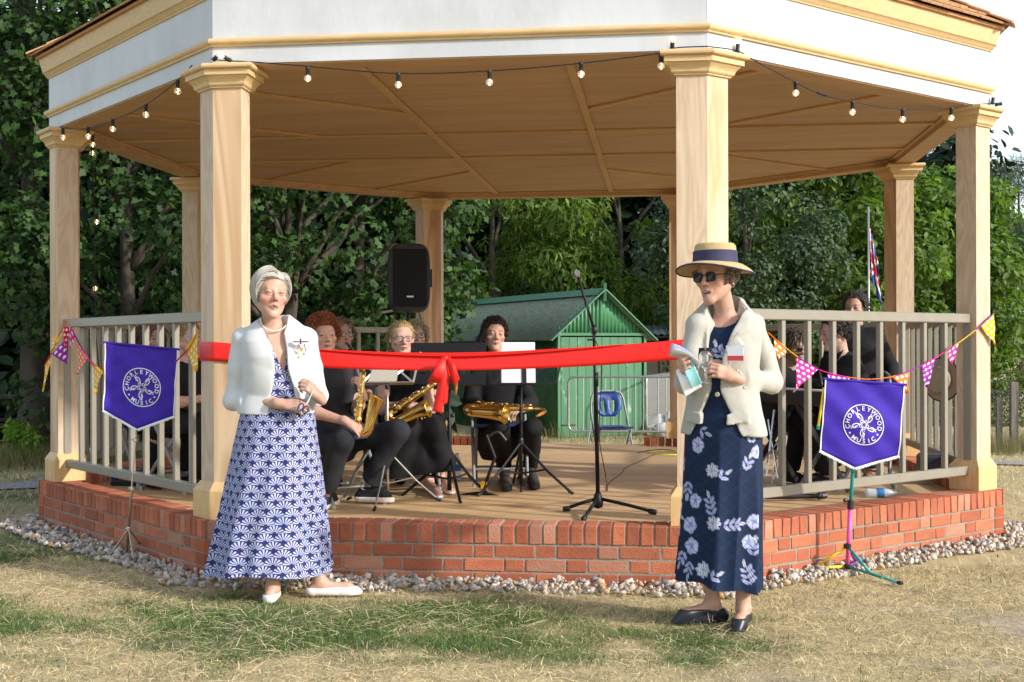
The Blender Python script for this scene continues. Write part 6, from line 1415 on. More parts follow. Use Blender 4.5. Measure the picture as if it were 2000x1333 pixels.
rg = np.random.default_rng(8); rgf = rgn(.058, -.005, -.085, .012); BLON = hair_mat('blonde_hair', (.46, .33, .15), (.27, .18, .075))
bk = lambda q, t: np.c_[q[:, 0]*2.5, np.full(len(q), -1.), -.35-3*(.08-q[:, 2])*(q[:, 1] < 0)]
it = [hair_cap(HM, rgf, .006), locks(HM, scalp_pts(900, rg, lambda q: rgf(q) > 0), .014, 7, bk, .0034, rg, .007, jitter=.10)]
P0 = np.array([.04, -.10, -.02])+rg.normal(0, .014, (140, 3)); it.append(locks(HM, P0, .022, 9, lambda q, t: np.c_[np.full(len(q), .22)+0*q[:, 0], np.full(len(q), -.1), np.full(len(q), -1.)], .0042, rg, .004, (.004, .9), jitter=.10)); hair_obj(it, BLON, m2); glasses(HM, m2, mat('brown_spectacle_frame', (.07, .03, .018), .35))
# dark curly saxophonist
J = dict(hip=A(975, 862, 9.85), neck=A(970, 702, 9.78), head=A(966, 655, 9.70), fwd=facing(4), look=facing(10), nod=.02, tilt=-.05,
         shr=A(930, 720, 9.75), elr=A(920, 785, 9.7), wrr=A(968, 812, 9.4), handr=(RIGHT*.8+TOCAM*.2, TOCAM*.6+V3(0, 0, .7), (.6, .6, .6, .6), .05),
         shl=A(1008, 718, 9.8), ell=A(1036, 785, 9.7), wrl=A(1018, 800, 9.35), handl=(-RIGHT*.35+V3(0, 0, -.05)+TOCAM*.5, TOCAM*.55+V3(0, 0, .85), (.8, .85, .9, .9), .06, (.6, .5)),
         hpr=A(955, 862, 9.75), knr=A(978, 838, 9.32), anr=zdk(985, 938)+V3(0, 0, .09), tor=zdk(990, 962)+V3(0, 0, .025), hpl=A(998, 862, 9.75), knl=A(1040, 836, 9.35), anl=zdk(1035, 936)+V3(0, 0, .09), tol=zdk(1045, 959)+V3(0, 0, .025))
o = {'skin': (.56, .33, .24), 'flush': .55, 'brow': (.035, .02, .012), 'squint': 1, 'top': BLK, 'topname': 'jacket', 'sleeve': 1.9, 'bottom': BLK2, 'shoe': BOOT, 'sole': mat('dark_rubber', (.02, .018, .016), .8), 'shoetop': .025, 'vneck': 1, 'collar': 1, 'a': .172, 'b': .118, 'cuff': .062, 'hem': .05, 'hs': 1.03}
m3, HM, R = make_person('dark curly-haired young man in black with a saxophone across his knees', J, o, .006)
rg = np.random.default_rng(12); rgf = rgn(.060, -.02, -.09, .0); DK = hair_mat('dark_curly_hair', (.045, .018, .011), (.014, .006, .005)); it = hair_curls(HM, m3, None, 6, 650, .014, .024, rgf, .003)
P0 = scalp_pts(230, rg, lambda q: (rgf(q) > 0) & (q[:, 0] > .03) & (q[:, 2] < .07)); it.append(locks(HM, P0, .022, 9, lambda q, t: np.c_[np.full(len(q), .30), np.full(len(q), -.05), np.full(len(q), -1.)], .004, rg, .02, (.009, 1.5), jitter=.12, minr=1.1)); P0 = scalp_pts(120, rg, lambda q: (rgf(q) > 0) & (q[:, 1] < -.04) & (q[:, 2] < .05)); it.append(locks(HM, P0, .02, 8, lambda q, t: np.c_[q[:, 0]*1., np.full(len(q), -.2), np.full(len(q), -1.)], .004, rg, .02, (.009, 1.5), jitter=.12, minr=1.1)); hair_obj(it, DK, m3)
for k in ('anr', 'anl'): MB().tube([J[k]+V3(0, 0, .015), J[k]+V3(0, 0, .075)], [.043, .040], 12).build('sock', mat('pale_blue_sock', (.42, .50, .60), .9), m3, smooth=True)
# simple seated figures further back
def seated(label, hx, hy, d, f, look, o, top=1., seat=None, nod=0., arms=None, h=.0085, legs=True, lean=0., tall=0.):
    fx = facing(f); hd_ = A(hx, hy, d); up_ = V3(0, 0, 1); rt = np.cross(fx, up_); neck = hd_-up_*.165-fx*.035; sit = ZD+.52+tall; hip = neck-fx*(.06+lean); hip[2] = sit; mid = hip+fx*.40; J = dict(hip=hip, neck=neck, head=hd_, fwd=fx, look=facing(look), nod=nod)
    for s_, k in ((1, 'r'), (-1, 'l')):
        sh = neck-up_*.055+rt*s_*.155; J['sh'+k] = sh; el = sh-up_*.25+fx*.09+rt*s_*.05; J['el'+k] = el; J['wr'+k] = el+fx*.20+up_*.03-rt*s_*.08
        if arms and k in arms: J['el'+k], J['wr'+k] = arms[k][:2]
        J['hand'+k] = (J['wr'+k]-J['el'+k]-up_*.05, up_+fx*.3, .6, .05) if not (arms and k in arms and len(arms[k]) > 2) else arms[k][2]
        if legs: J['hp'+k] = hip+rt*s_*.085; J['kn'+k] = hip+fx*.42+rt*s_*.13-up_*.02-up_*tall*.4; J['an'+k] = hip+fx*(.38-.08*(s_ > 0))+rt*s_*.14; J['an'+k][2] = ZD+.085; J['to'+k] = J['an'+k]+fx*.17; J['to'+k][2] = ZD+.022
    t, HM, R = make_person(label, J, o, h); return t, HM, R, J
SK = (.52, .31, .235)
t, HM, R, J = seated('man in glasses playing a reed instrument behind the ginger saxophonist', 668, 655, 9.75, 25, 28, {'skin': SK, 'top': BLK, 'sleeve': 1.9, 'bottom': BLK2, 'brow': (.15, .1, .06), 'shoe': BLK2}); M4 = HM
hair_short(HM, t, hair_mat('mousy_hair', (.20, .14, .085), (.12, .08, .05)), 5, 600, .005, .07, rgn(.062, -.03, -.10, .0), .014, lambda q, tt: np.c_[q[:, 0]*6, -.2*np.ones(len(q)), -1.+6*(q[:, 2]-.05)], (.004, 1.2)); glasses(HM, t)
t, HM, R, J = seated('grey-haired person in glasses half hidden behind the blonde woman', 812, 657, 9.95, 8, 12, {'skin': (.56, .36, .26), 'top': BLK, 'sleeve': 1.9, 'bottom': BLK2, 'shoe': BLK2, 'brow': (.25, .2, .16)})
hair_short(HM, t, hair_mat('grey_fair_hair', (.36, .29, .20), (.22, .17, .11)), 6, 550, .005, .06, rgn(.058, -.03, -.10, .0), .012, lambda q, tt: np.c_[q[:, 0]*6, -.1*np.ones(len(q)), -1.+6*(q[:, 2]-.05)]); glasses(HM, t)
t, HM, R, J = seated('long-haired person in black seen through the left railing behind the banner', 296, 664, 9.7, 45, 48, {'skin': (.55, .34, .26), 'top': BLK, 'sleeve': .5, 'bottom': BLK2, 'shoe': BLK2, 'brow': (.08, .05, .03)})
rg = np.random.default_rng(3); rgf = rgn(.055, -.03, -.10, .0); it = [hair_cap(HM, rgf, .008), locks(HM, scalp_pts(550, rg, lambda q: rgf(q) > 0), .027, 8, lambda q, tt: np.c_[np.sign(q[:, 0])*np.clip(q[:, 2]*8, .05, 1), -.25*np.ones(len(q)), -1.2+7*np.clip(q[:, 2], 0, .12)], .0042, rg, .010, jitter=.08)]; hair_obj(it, hair_mat('brown_long_hair', (.17, .11, .065), (.09, .055, .03)), t)
t, HM, R, J = seated('fair-haired man in a black short-sleeved shirt behind the front left post', 366, 660, 9.3, 60, 62, {'skin': (.60, .37, .28), 'top': BLK, 'sleeve': .85, 'bottom': BLK2, 'shoe': BLK2, 'a': .17}, h=.007)
hair_short(HM, t, hair_mat('fair_hair', (.38, .26, .12), (.22, .14, .065)), 7, 600, .0048, .03, rgn(.055, -.0, -.07, .01))
t, HM, R, J = seated('dark-haired keyboard player in a black shirt bending to the left', 1630, 652, 9.35, -78, -84, {'skin': (.56, .35, .27), 'top': BLK, 'sleeve': 1.95, 'bottom': BLK2, 'shoe': BLK, 'brow': (.03, .02, .015), 'a': .178, 'b': .125, 'collar': 1}, nod=-.15, h=.0065, lean=.17, arms={'r': (A(1625, 772, 9.55), A(1560, 768, 9.5), (-RIGHT*1-V3(0, 0, .2), V3(0, 0, 1), .5, .06)), 'l': (A(1632, 778, 9.1), A(1565, 772, 9.05), (-RIGHT*1-V3(0, 0, .2), V3(0, 0, 1), .5, .06))})
hair_short(HM, t, hair_mat('black_brown_hair', (.040, .024, .015), (.018, .011, .008)), 8, 650, .0048, .04, rgn(.060, .0, -.075, .015), .012)
t, HM, R, J = seated('black-haired man in a black shirt perched highest, below the flag', 1670, 602, 10.0, -22, -30, {'skin': (.47, .28, .21), 'top': BLK, 'sleeve': 1.95, 'bottom': BLK2, 'shoe': TANS, 'brow': (.02, .015, .012), 'a': .185, 'b': .125, 'collar': 1}, nod=-.10, h=.0075, tall=.20, arms={'l': (A(1742, 720, 10.1), A(1742, 758, 9.95))})
hair_short(HM, t, hair_mat('black_hair', (.018, .014, .013), (.035, .03, .028)), 9, 650, .005, .045, rgn(.060, .0, -.08, .015), .016)
t, HM, R, J = seated('bowed dark-haired musician in sunglasses left of the keyboard player', 1552, 676, 9.9, 15, 30, {'skin': (.45, .28, .21), 'top': BLK, 'sleeve': 1.95, 'bottom': BLK2, 'shoe': BLK, 'brow': (.03, .02, .015)}, nod=-.35)
hair_short(HM, t, hair_mat('dark_brown_hair', (.060, .036, .022), (.03, .018, .012)), 10, 600, .005, .07, rgn(.055, -.02, -.09, .0), .014, lambda q, tt: np.c_[q[:, 0]*6, .2*np.ones(len(q)), -1.+7*(q[:, 2]-.05)]); glasses(HM, t, mat('black_frame'), mat('dark_lens'))
# ---------------------------------------------------------------- instruments, chairs, stands
CHAIRGRP = 'blue folding chairs'
def chair(label, pos, f, z0=ZD):
    """folding chair: crossed tube legs, shell seat and fan back; pos = middle of the seat on the floor"""
    t = thing('folding_chair', label, 'chair', (pos[0], pos[1], z0), CHAIRGRP); fx = facing(f); up_ = V3(0, 0, 1); rt = np.cross(fx, up_); o = np.array([pos[0], pos[1], z0]); G = lambda x, y, z: o+rt*x+fx*y+up_*z
    for s_ in (-1, 1):
        MB().tube(spline([G(s_*.20, .21, .012), G(s_*.20, .19, .05), G(s_*.205, .0, .36), G(s_*.20, -.16, .62), G(s_*.17, -.21, .80), G(s_*.08, -.225, .845)], 18), .0125, 8).build('leg', GREYLEG, t, smooth=True)
        MB().tube([G(s_*.17, -.24, .012), G(s_*.175, -.10, .20), G(s_*.178, .12, .435)], .0125, 8).build('leg', GREYLEG, t, smooth=True)
        for y in ((.212, .20), (-.245, .17)): MB().tube([G(s_*y[1], y[0]-.005, 0), G(s_*y[1], y[0], .03)], .016, 8).build('foot', mat('grey_rubber', (.4, .42, .42), .7), t)
    MB().tube([G(-.2, .14, .125), G(.2, .14, .125)], .009, 7).build('stretcher', GREYLEG, t); MB().tube([G(-.172, -.17, .115), G(.172, -.17, .115)], .009, 7).build('stretcher', GREYLEG, t); MB().tube([G(-.08, -.225, .845), G(.08, -.225, .845)], .0125, 8).build('top_tube', GREYLEG, t)
    b = MB(); rings = []
    for i in range(9):
        y = .20-.40*i/8; w_ = .195-.02*(i/8)**2; z = .45-.018*sin(i/8*pi)+(.008 if i in (0,) else 0); rings.append([G(w_*cos(a), y, z+.012*sin(a)+.006*abs(cos(a))**3) for a in np.linspace(0, 2*pi, 14, endpoint=False)])
    b.loft(rings); b.build('seat', BLUEP, t, smooth='auto')
    bk = thing('back', 'x', 'x'); del bk['label'], bk['category']; bk.parent = t
    n = 9; b = MB(); vs_ = []
    for j in range(7):
        zz = .56+.27*j/6; hw = .165*sqrt(max(.02, 1-((j/6-.55)/.62)**2)); yy = -.145-.10*(zz-.56)/.27*.8
        for i in range(n): x = -hw+2*hw*i/(n-1); vs_.append(G(x, yy-.03*(1-(x/.17)**2)+.012, zz))
    b.add(vs_, [(j*n+i, j*n+i+1, (j+1)*n+i+1, (j+1)*n+i) for j in range(6) for i in range(n-1) if not (j in (1, 2, 3) and i in (2, 5))]); q = b.build('back_shell', BLUEP, bk, smooth=True); q.location = -Vector((pos[0], pos[1], z0)); md = q.modifiers.new('t', 'SOLIDIFY'); md.thickness = .012
    return t
chair('blue folding chair under the ginger saxophonist', A(668, 800, 8.5)[:2], 40); chair('blue folding chair under the blonde woman', A(795, 800, 9.12)[:2], 14); chair('blue folding chair under the dark curly-haired man', A(975, 800, 9.72)[:2], 4)
pc_ = gp(1196, 14.0); chair('empty blue folding chair on the grass behind the bandstand', pc_[:2], 12, pc_[2])
chair('blue folding chair under the long-haired person at the left', A(290, 800, 9.75)[:2], 45); chair('blue folding chair under the fair-haired man behind the left post', A(358, 800, 9.35)[:2], 60); chair('blue folding chair under the keyboard player', A(1665, 800, 9.4)[:2], -78)
chair('blue folding chair beneath the black-haired man', A(1690, 800, 10.1)[:2], -22)
def sax(label, bow, neck_dir, bell_dir, L=.62, s=1., group='saxophones', bend=True):
    """alto saxophone: bow = lowest point of the U, body runs along neck_dir, bell opens on the bell_dir side"""
    t = thing('saxophone', label, 'saxophone', bow, group); y = unit(neck_dir); x = np.array(bell_dir, float); x = unit(x-y*(x @ y)); z = np.cross(x, y); G = lambda a, b, c=0.: np.array(bow)+(x*a+y*b+z*c)*s
    body = [G(-.045, .06+.40*i/8) for i in range(9)]; MB().tube(body[::-1], np.linspace(.012, .030, 9)*s, 14).build('body_tube', BRASS, t, smooth=True)
    bw = [G(-.045+.045-.045*cos(a), .06-.055*sin(a)) for a in np.linspace(0, pi, 14)]; bl = [G(.045, .06), G(.052, .12), G(.060, .18), G(.070, .23), G(.080, .262), G(.085, .275)]
    MB().tube(bw+bl[1:], list(np.linspace(.030, .036, 14)*s)+[v*s for v in (.040, .045, .052, .062, .068)], 18, cap=False).build('bell', BRASS, t, smooth=True)
    c = G(.085, .275); MB().tube([c+unit(G(.085, .275)-G(.08, .262))*.0+np.cross(z, unit(G(.085, .275)-G(.080, .262)))*0+(np.array(z)*cos(a)+unit(np.cross(z, unit(G(.085, .275)-G(.080, .262))))*sin(a))*.068*s for a in np.linspace(0, 2*pi, 25)], .0035*s, 6, cap=False).build('bell_rim', BRASS, t, smooth=True)
    nk = spline([G(-.045, .46), G(-.045, .50), G(-.030, .53), G(.015, .545), G(.055, .525)], 14) if bend else spline([G(-.045, .46), G(-.04, .50), G(-.02, .55), G(.02, .585), G(.05, .59)], 14)
    MB().tube(nk, np.linspace(.012, .009, 14)*s, 10).build('neck', BRASS, t, smooth=True); e = nk[-1]; d = unit(nk[-1]-nk[-3]); MB().tube([e-d*.02*s, e+d*.02*s, e+d*.075*s], [.011*s, .0125*s, .007*s], 10).build('mouthpiece', mat('amber_mouthpiece', (.35, .12, .02), .3) if bend else BLACKP, t, smooth=True)
    rg = np.random.default_rng(len(label)); 
    for i in range(11):
        b_ = .07+.033*i; side = (.62, -.5, .2)[i % 3]; r_ = np.interp(b_, [.06, .46], [.030, .012]); nrm = unit(z*cos(side)-x*sin(side)*.9); ctr = G(-.045, b_)+nrm*(r_+.007)*s
        Rk = hand_frame((0, 0, 0), y, nrm)[0]; pr = max(.009, .021*(1-i/16)); MB().lathe([(0, 0), (pr*s, 0), (pr*s, .005*s), (pr*.6*s, .007*s), (0, .007*s)], ctr, 12, Rk).build('key_cup', BRASS, t)
    for zz, xx in ((.032, -.02), (.034, -.055), (-.030, -.06)): MB().tube([G(xx, .06, zz*.95), G(xx, .45, zz*.7)], .0026*s, 5).build('key_rod', BRASS, t)
    MB().tube([G(.085, .10, .036), G(.085, .20, .046)], .0025*s, 5).build('key_rod', BRASS, t); MB().tube(spline([G(.045, .02, .04), G(.075, .06, .045), G(.085, .12, .04)], 8), .003*s, 5).build('key_guard', BRASS, t)
    b = MB()
    for i in range(9): q = G(-.06+.012*(i % 2), .09+.038*i, .030-.0012*i); b.ball(q, (.0075*s,)*3, 7)
    b.build('pearl_keys', mat('pearl'), t, smooth=True); return t
up = V3(0, 0, 1)
sax('alto saxophone held upright by the ginger musician', A(708, 848, 8.0), up*1+RIGHT*.10-TOCAM*.12, RIGHT*1+TOCAM*.25, s=.86, bend=False)
sax('alto saxophone lying slanted in the lap of the blonde woman', A(760, 822, 8.62), RIGHT*.80+up*.52, -up*.55+RIGHT*.6+TOCAM*.45, s=.98)
sax('alto saxophone lying level across the knees of the dark-haired man', A(912, 800, 9.12), RIGHT*1-up*.02+TOCAM*.04, TOCAM*.85-up*.25, s=1.03)
q = M4[1]+M4[0] @ V3(0, .10, -.06); cl = thing('clarinet', 'black reed instrument at the mouth of the man in glasses', 'clarinet', q); e = q+RIGHT*.14-up*.14+TOCAM*.22; MB().tube([q, q*.8+e*.2, e], [.006, .011, .013], 8).build('tube', BLACKP, cl, smooth=True)
b = MB()
for i in range(5): b.tube([q+(e-q)*(.3+.13*i)-up*.012, q+(e-q)*(.3+.13*i)+up*.016], .004, 5)
b.build('silver_keys', CHROME, cl)
def tripod(t, base_, h, r, m_, legs=3, spread=.30, hub=.25, brace=True, rot=.4, rt=.007):
    for i in range(legs):
        a = rot+2*pi*i/legs; d = V3(cos(a), sin(a), 0); MB().tube([base_+up*hub, base_+d*spread*.55+up*hub*.42, base_+d*spread+up*.012], rt, 6).build('leg', m_, t); MB().tube([base_+d*spread*.94+up*.022, base_+d*(spread+.015)+up*.006], .011, 6).build('rubber_foot', BLACKP, t)
        if brace: MB().tube([base_+up*hub*.38, base_+d*spread*.5+up*hub*.47], rt*.7, 5).build('brace', m_, t)
    MB().lathe([(.014, hub-.02), (.018, hub-.015), (.018, hub+.02), (.014, hub+.03)], base_, 10).build('hub', BLACKP, t)
def desk_wire(t, c, f, w_, hgt, m_, tilt=.35):
    """folding wire music desk"""
    fx = facing(f); rt = np.cross(fx, up); v = up*cos(tilt)-fx*sin(tilt); G = lambda a, b, d=0.: c+rt*a*-1+v*b+fx*d
    for a, b in (((-w_/2, 0), (w_/2, 0)), ((-w_/2, 0), (-w_/2-.06, hgt)), ((w_/2, 0), (w_/2+.06, hgt)), ((-w_/2, 0), (0, hgt*.75)), ((w_/2, 0), (0, hgt*.75)), ((-w_/2-.05, hgt*.8), (-.02, .03)), ((w_/2+.05, hgt*.8), (.02, .03)), ((0, -.02), (0, hgt))):
        MB().bar(G(*a), G(*b), .013, .004, fx).build('desk_bar', m_, t)
    MB().bar(G(-w_/2, -.004, .018), G(w_/2, -.004, .018), .035, .006, v).build('desk_lip', m_, t); return G
# grey folding stand, front
GS = mat('nickel_stand', (.46, .43, .37), .35, metal=.8); p = zdk(757, 985); p = p*1.; st = thing('music_stand', 'grey folding music stand nearest, in front of the ginger saxophonist', 'music stand', p, 'music stands'); tripod(st, p, .3, .01, GS, 3, .36, .36, True, 2.6, .0055); MB().tube([p+up*.05, p+up*.62, p+up*.63, A(757, 752, camd(p))], [.011, .011, .008, .008], 8).build('pole', GS, st, smooth=True)
for yy in (757, 868): MB().lathe([(.013, -.012), (.018, -.01), (.018, .012), (.013, .014)], A(757, yy, camd(p)), 10).build('clamp', BLACKP, st)
c = A(757, 748, camd(p)); G = desk_wire(st, c, 8, .34, .24, GS, .55); sheet('sheet', G(.03, .12, -.006), RIGHT, up*.8-facing(8)*-.55, .0, .0, PAPER, st) if False else MB().add([G(-.13, .01, .008), G(.06, .01, .008), G(.10, .23, .008), G(-.06, .24, .008)], [(0, 1, 2, 3)]).build('folder', mat('grey_card', (.36, .34, .29), .7), st)
# black orchestral stand with perforated desk (behind the bow)
p = zdk(878, 972); st = thing('music_stand', 'black perforated conductor stand behind the red bow', 'music stand', p, 'music stands'); tripod(st, p, .3, .01, BLACKM, 3, .34, .33, True, .9, .011); MB().tube([p+up*.05, p+up*.5, p+up*.51, A(876, 760, camd(p))], [.016, .016, .012, .012], 10).build('pole', BLACKM, st, smooth=True)
MB().ball(A(889, 760, camd(p)), .014, 8).build('knob', BLACKP, st, smooth=True); MB().ball(A(884, 812, camd(p)), .016, 8).build('knob', BLACKP, st, smooth=True)
fx = facing(-4); rt_ = np.cross(fx, up); v_ = unit(up*.94-fx*.22); c0 = A(874, 752, camd(p)-.02); b = MB(); W_, H_ = .53, .30; nx_, ny_ = 15, 8; holes = {(i, j) for i in range(2, 13, 2) for j in (2, 5)}
vs_ = [c0-rt_*(W_*(i/nx_-.5))+v_*H_*j/ny_ for j in range(ny_+1) for i in range(nx_+1)]
dk_ = MB().add(vs_, [(j*(nx_+1)+i, j*(nx_+1)+i+1, (j+1)*(nx_+1)+i+1, (j+1)*(nx_+1)+i) for j in range(ny_) for i in range(nx_) if (i, j) not in holes]).build('desk', BLACKM, st); md = dk_.modifiers.new('t', 'SOLIDIFY'); md.thickness = .003
MB().bar(c0-rt_*W_/2+fx*.03, c0+rt_*W_/2+fx*.03, .06, .004, v_).build('desk_lip', BLACKM, st)
# black folding stand with white music, in front of the dark-haired man
p = zdk(1018, 962); st = thing('music_stand', 'black folding stand holding white sheet music before the dark-haired man', 'music stand', p, 'music stands'); tripod(st, p, .3, .01, BLACKM, 3, .38, .36, True, -.25, .010); MB().tube([p+up*.05, p+up*.6, p+up*.61, A(1018, 755, camd(p))], [.013, .013, .010, .010], 8).build('pole', BLACKM, st, smooth=True); MB().tube([p+up*.0, p+up*.06], .008, 6).build('spike', BLACKM, st)
c = A(1024, 750, camd(p)); G = desk_wire(st, c, 3, .46, .26, BLACKM, .20)
for dx, nm in ((0, 0), (.006, 1)): MB().add([G(-.165+dx, .008, .006+.003*nm), G(.075+dx, .008, .006+.003*nm), G(.075+dx, .305, .006+.003*nm), G(-.165+dx, .305, .006+.003*nm)], [(0, 1, 2, 3)]).build('sheet_music', PAPER, st)
MB().bar(G(.0, -.01, .014), G(.0, .16, .014), .032, .006, facing(3)).build('desk_spine', BLACKM, st)
# saxophone floor stand with yellow tag
p = zdk(945, 965); st = thing('saxophone_stand', 'low black saxophone stand with a yellow yoke on the deck', 'instrument stand', p)
for a, b_ in ((A(885, 972, camd(p)-.05), A(990, 975, camd(p)-.1)),): MB().tube(spline([a, (a+b_)/2+up*.035, b_], 10), .012, 8).build('foot_bar', BLACKM, st, smooth=True)
MB().tube([p+up*.04, p+up*.26+RIGHT*.08, p+up*.42+RIGHT*.02], .012, 8).build('arm', BLACKM, st); MB().tube(spline([p+up*.40+RIGHT*.02, p+up*.44+RIGHT*.10, p+up*.38+RIGHT*.16], 8), .011, 7).build('cradle', BLACKP, st); MB().lathe([(0, -.01), (.032, -.01), (.032, .01), (0, .01)], p+up*.06, 14, hand_frame((0, 0, 0), up, TOCAM)[0]).build('yellow_yoke', mat('yellow_plastic', (.75, .45, .01), .4), st)
# microphone on boom stand
p = zdk(1168, 1000); mc = thing('microphone_stand', 'black boom microphone stand at the front of the deck', 'microphone stand', p); dm_ = camd(p)
for e in ((1103, 1000), (1278, 1006), (1140, 1020)):
    q = zdk(*e); MB().tube([p+up*.085, p*.5+q*.5+up*.055, q+up*.018], .011, 8).build('leg', BLACKM, mc, smooth=True); d = unit(q-p); MB().tube([q-d*.035+up*.022, q+d*.012+up*.016], .017, 8).build('rubber_foot', BLACKP, mc, smooth=True)
MB().lathe([(.0, .02), (.030, .03), (.034, .06), (.026, .10), (.016, .125)], p, 14).build('hub', BLACKM, mc, smooth=True); b1, b2 = A(1160, 640, dm_), A(1130, 545, dm_); MB().tube([p+up*.1, A(1163, 745, dm_), A(1162, 740, dm_), b1], [.0135, .0135, .010, .010], 10).build('pole', BLACKM, mc, smooth=True)
MB().tube([A(1164, 755, dm_), A(1164, 728, dm_)], .016, 10).build('height_clutch', BLACKP, mc, smooth=True); MB().ball(A(1161, 645, dm_), (.020, .020, .030), 10).build('boom_clutch', BLACKP, mc, smooth=True); MB().tube([A(1147, 664, dm_-.02), A(1163, 664, dm_-.02)], .007, 6).build('wing_screw', BLACKP, mc); MB().tube([A(1163, 652, dm_), A(1140, 578, dm_), b2], [.009, .008, .007], 8).build('boom', BLACKM, mc, smooth=True)
mic = thing('microphone', 'vocal microphone with a silver grille on the boom stand', 'microphone', b2); e = A(1127, 537, dm_-.04); d = unit(e-b2); MB().tube([b2-d*.05, b2+d*.02, e], [.009, .011, .016], 10).build('handle', BLACKP, mic, smooth=True); MB().ball(e+d*.014, (.024, .024, .026), 12).build('grille', mat('mic_grille', (.30, .30, .30), .4, metal=.8, bump=1, bs=500), mic, smooth=True)
CABLE = mat('black_cable', (.012, .012, .013), .5)
cb = thing('microphone_cable', 'thin black cable hanging from the microphone and trailing over the deck', 'cable', zdk(1190, 975)); MB().tube(np.vstack([spline([b2, A(1143, 580, dm_-.03), A(1152, 640, dm_-.03), A(1172, 690, dm_-.02), A(1174, 760, dm_-.03), A(1170, 850, dm_-.02), A(1183, 930, dm_)], 40), spline([zdk(1186, 960)+up*.006, zdk(1190, 945)+up*.006, zdk(1215, 925)+up*.006, zdk(1222, 915)+up*.006, zdk(1255, 900)+up*.006, zdk(1280, 888)+up*.006], 30)]), .0032, 5).build('cable', CABLE, cb, smooth=True)
yc = thing('yellow_cable', 'coiled yellow power cable on the deck by the rear right post', 'cable', zdk(1300, 886)); cc_ = zdk(1302, 887); MB().tube([cc_+V3(.17*cos(a)*(1+.05*sin(3*a)), .20*sin(a), .008+.004*(a % 1)) for a in np.linspace(0, 12.5, 80)], .0045, 5).build('cable', mat('yellow_cable', (.62, .60, .02), .5), yc, smooth=True); MB().tube(spline([zdk(1245, 886)+up*.006, zdk(1270, 881)+up*.006, zdk(1300, 880)+up*.01, zdk(1325, 884)+up*.006], 20), .004, 5).build('black_lead', CABLE, yc, smooth=True)
# loudspeaker on a pole
dS = 10.6; sp0 = A(797, 545, dS); pz = A(800, 700, dS); pz[2] = ZD; spk = thing('loudspeaker', 'black loudspeaker on a pole in front of the left trees', 'loudspeaker', (pz[0], pz[1], ZD)); fx = facing(10); rt_ = np.cross(fx, up)*-1; hw, hh, hd2 = .172, .285, .17
rings = []
for k in range(9):
    t_ = k/8; y_ = hd2*(1-2*t_); s1 = (1 if t_ < .55 else 1-.35*(t_-.55)/.45)*(.95 if k == 0 else 1); rings.append([sp0+fx*y_+rt_*hw*s1*np.sign(cos(a))*abs(cos(a))**.40*(1-.06*abs(sin(a)))+up*hh*s1*np.sign(sin(a))*abs(sin(a))**.36 for a in np.linspace(0, 2*pi, 48, endpoint=False)])
MB().loft(rings).build('cabinet', mat('speaker_case', (.010, .011, .014), .5), spk, smooth='auto')
MB().box(sp0+fx*(hd2+.004), (hw*1.62, .008, hh*1.66), np.array([rt_, fx, up]).T, bev=.003).build('grille', mat('speaker_grille', (.004, .004, .005), .7, bump=.6, bs=400), spk); MB().box(sp0+fx*(hd2+.010)-up*.155-rt_*0, (.055, .002, .012), np.array([rt_, fx, up]).T).build('name_plate', mat('silver_plate', (.55, .55, .55), .4, metal=.6), spk)
MB().bar(sp0+rt_*(hw+.02)-up*.07, sp0+rt_*(hw+.02)+up*.08, .02, .03, fx, bev=.004).build('carry_handle', BLACKP, spk); MB().tube([pz+up*.1, sp0-up*hh*.9], .017, 8).build('pole', BLACKM, spk)
for i in range(3): a = .4+i*2.09; MB().tube([pz+up*.55, pz+V3(cos(a)*.42, sin(a)*.42, .01)], .012, 7).build('leg', BLACKM, spk)
MB().tube(spline([A(818, 612, dS), A(832, 650, dS+.05), A(838, 700, dS+.1), A(842, 790, dS)], 20), .004, 5).build('lead', CABLE, spk)
# keyboard on an X stand
dK = 9.1; kb = thing('keyboard', 'black electric keyboard on a crossed stand behind the right railing', 'keyboard', A(1548, 900, dK)*V3(1, 1, 0)+V3(0, 0, ZD)); kd = unit(TOCAM*.93+RIGHT*.35); ku = np.cross(kd, up); kc = A(1555, 775, dK)
MB().box(kc, (1.15, .30, .10), np.array([kd, np.cross(up, kd), up]).T, bev=.02).build('case', BLACKP, kb); MB().box(kc+up*.053, (1.0, .15, .008), np.array([kd, np.cross(up, kd), up]).T).build('keys', mat('white_keys', (.7, .7, .7), .3), kb)
for s_ in (-1, 1):
    for c_ in (-.32, .32): a = kc+kd*c_-ku*s_*.22; a = a*V3(1, 1, 0)+V3(0, 0, ZD+.03); bt_ = kc+kd*c_+ku*s_*.20-up*.05; MB().bar(a, bt_, .035, .02, kd).build('stand_leg', BLACKM, kb)
a = A(1490, 982, 8.55); MB().tube([a*V3(1, 1, 0)+V3(0, 0, ZD+.03), zdk(1606, 978)+up*.03], .017, 8).build('foot_bar', BLACKM, kb); MB().tube([zdk(1598, 978)+up*.03, zdk(1612, 977)+up*.03], .023, 8).build('foot_cap', BLACKP, kb)
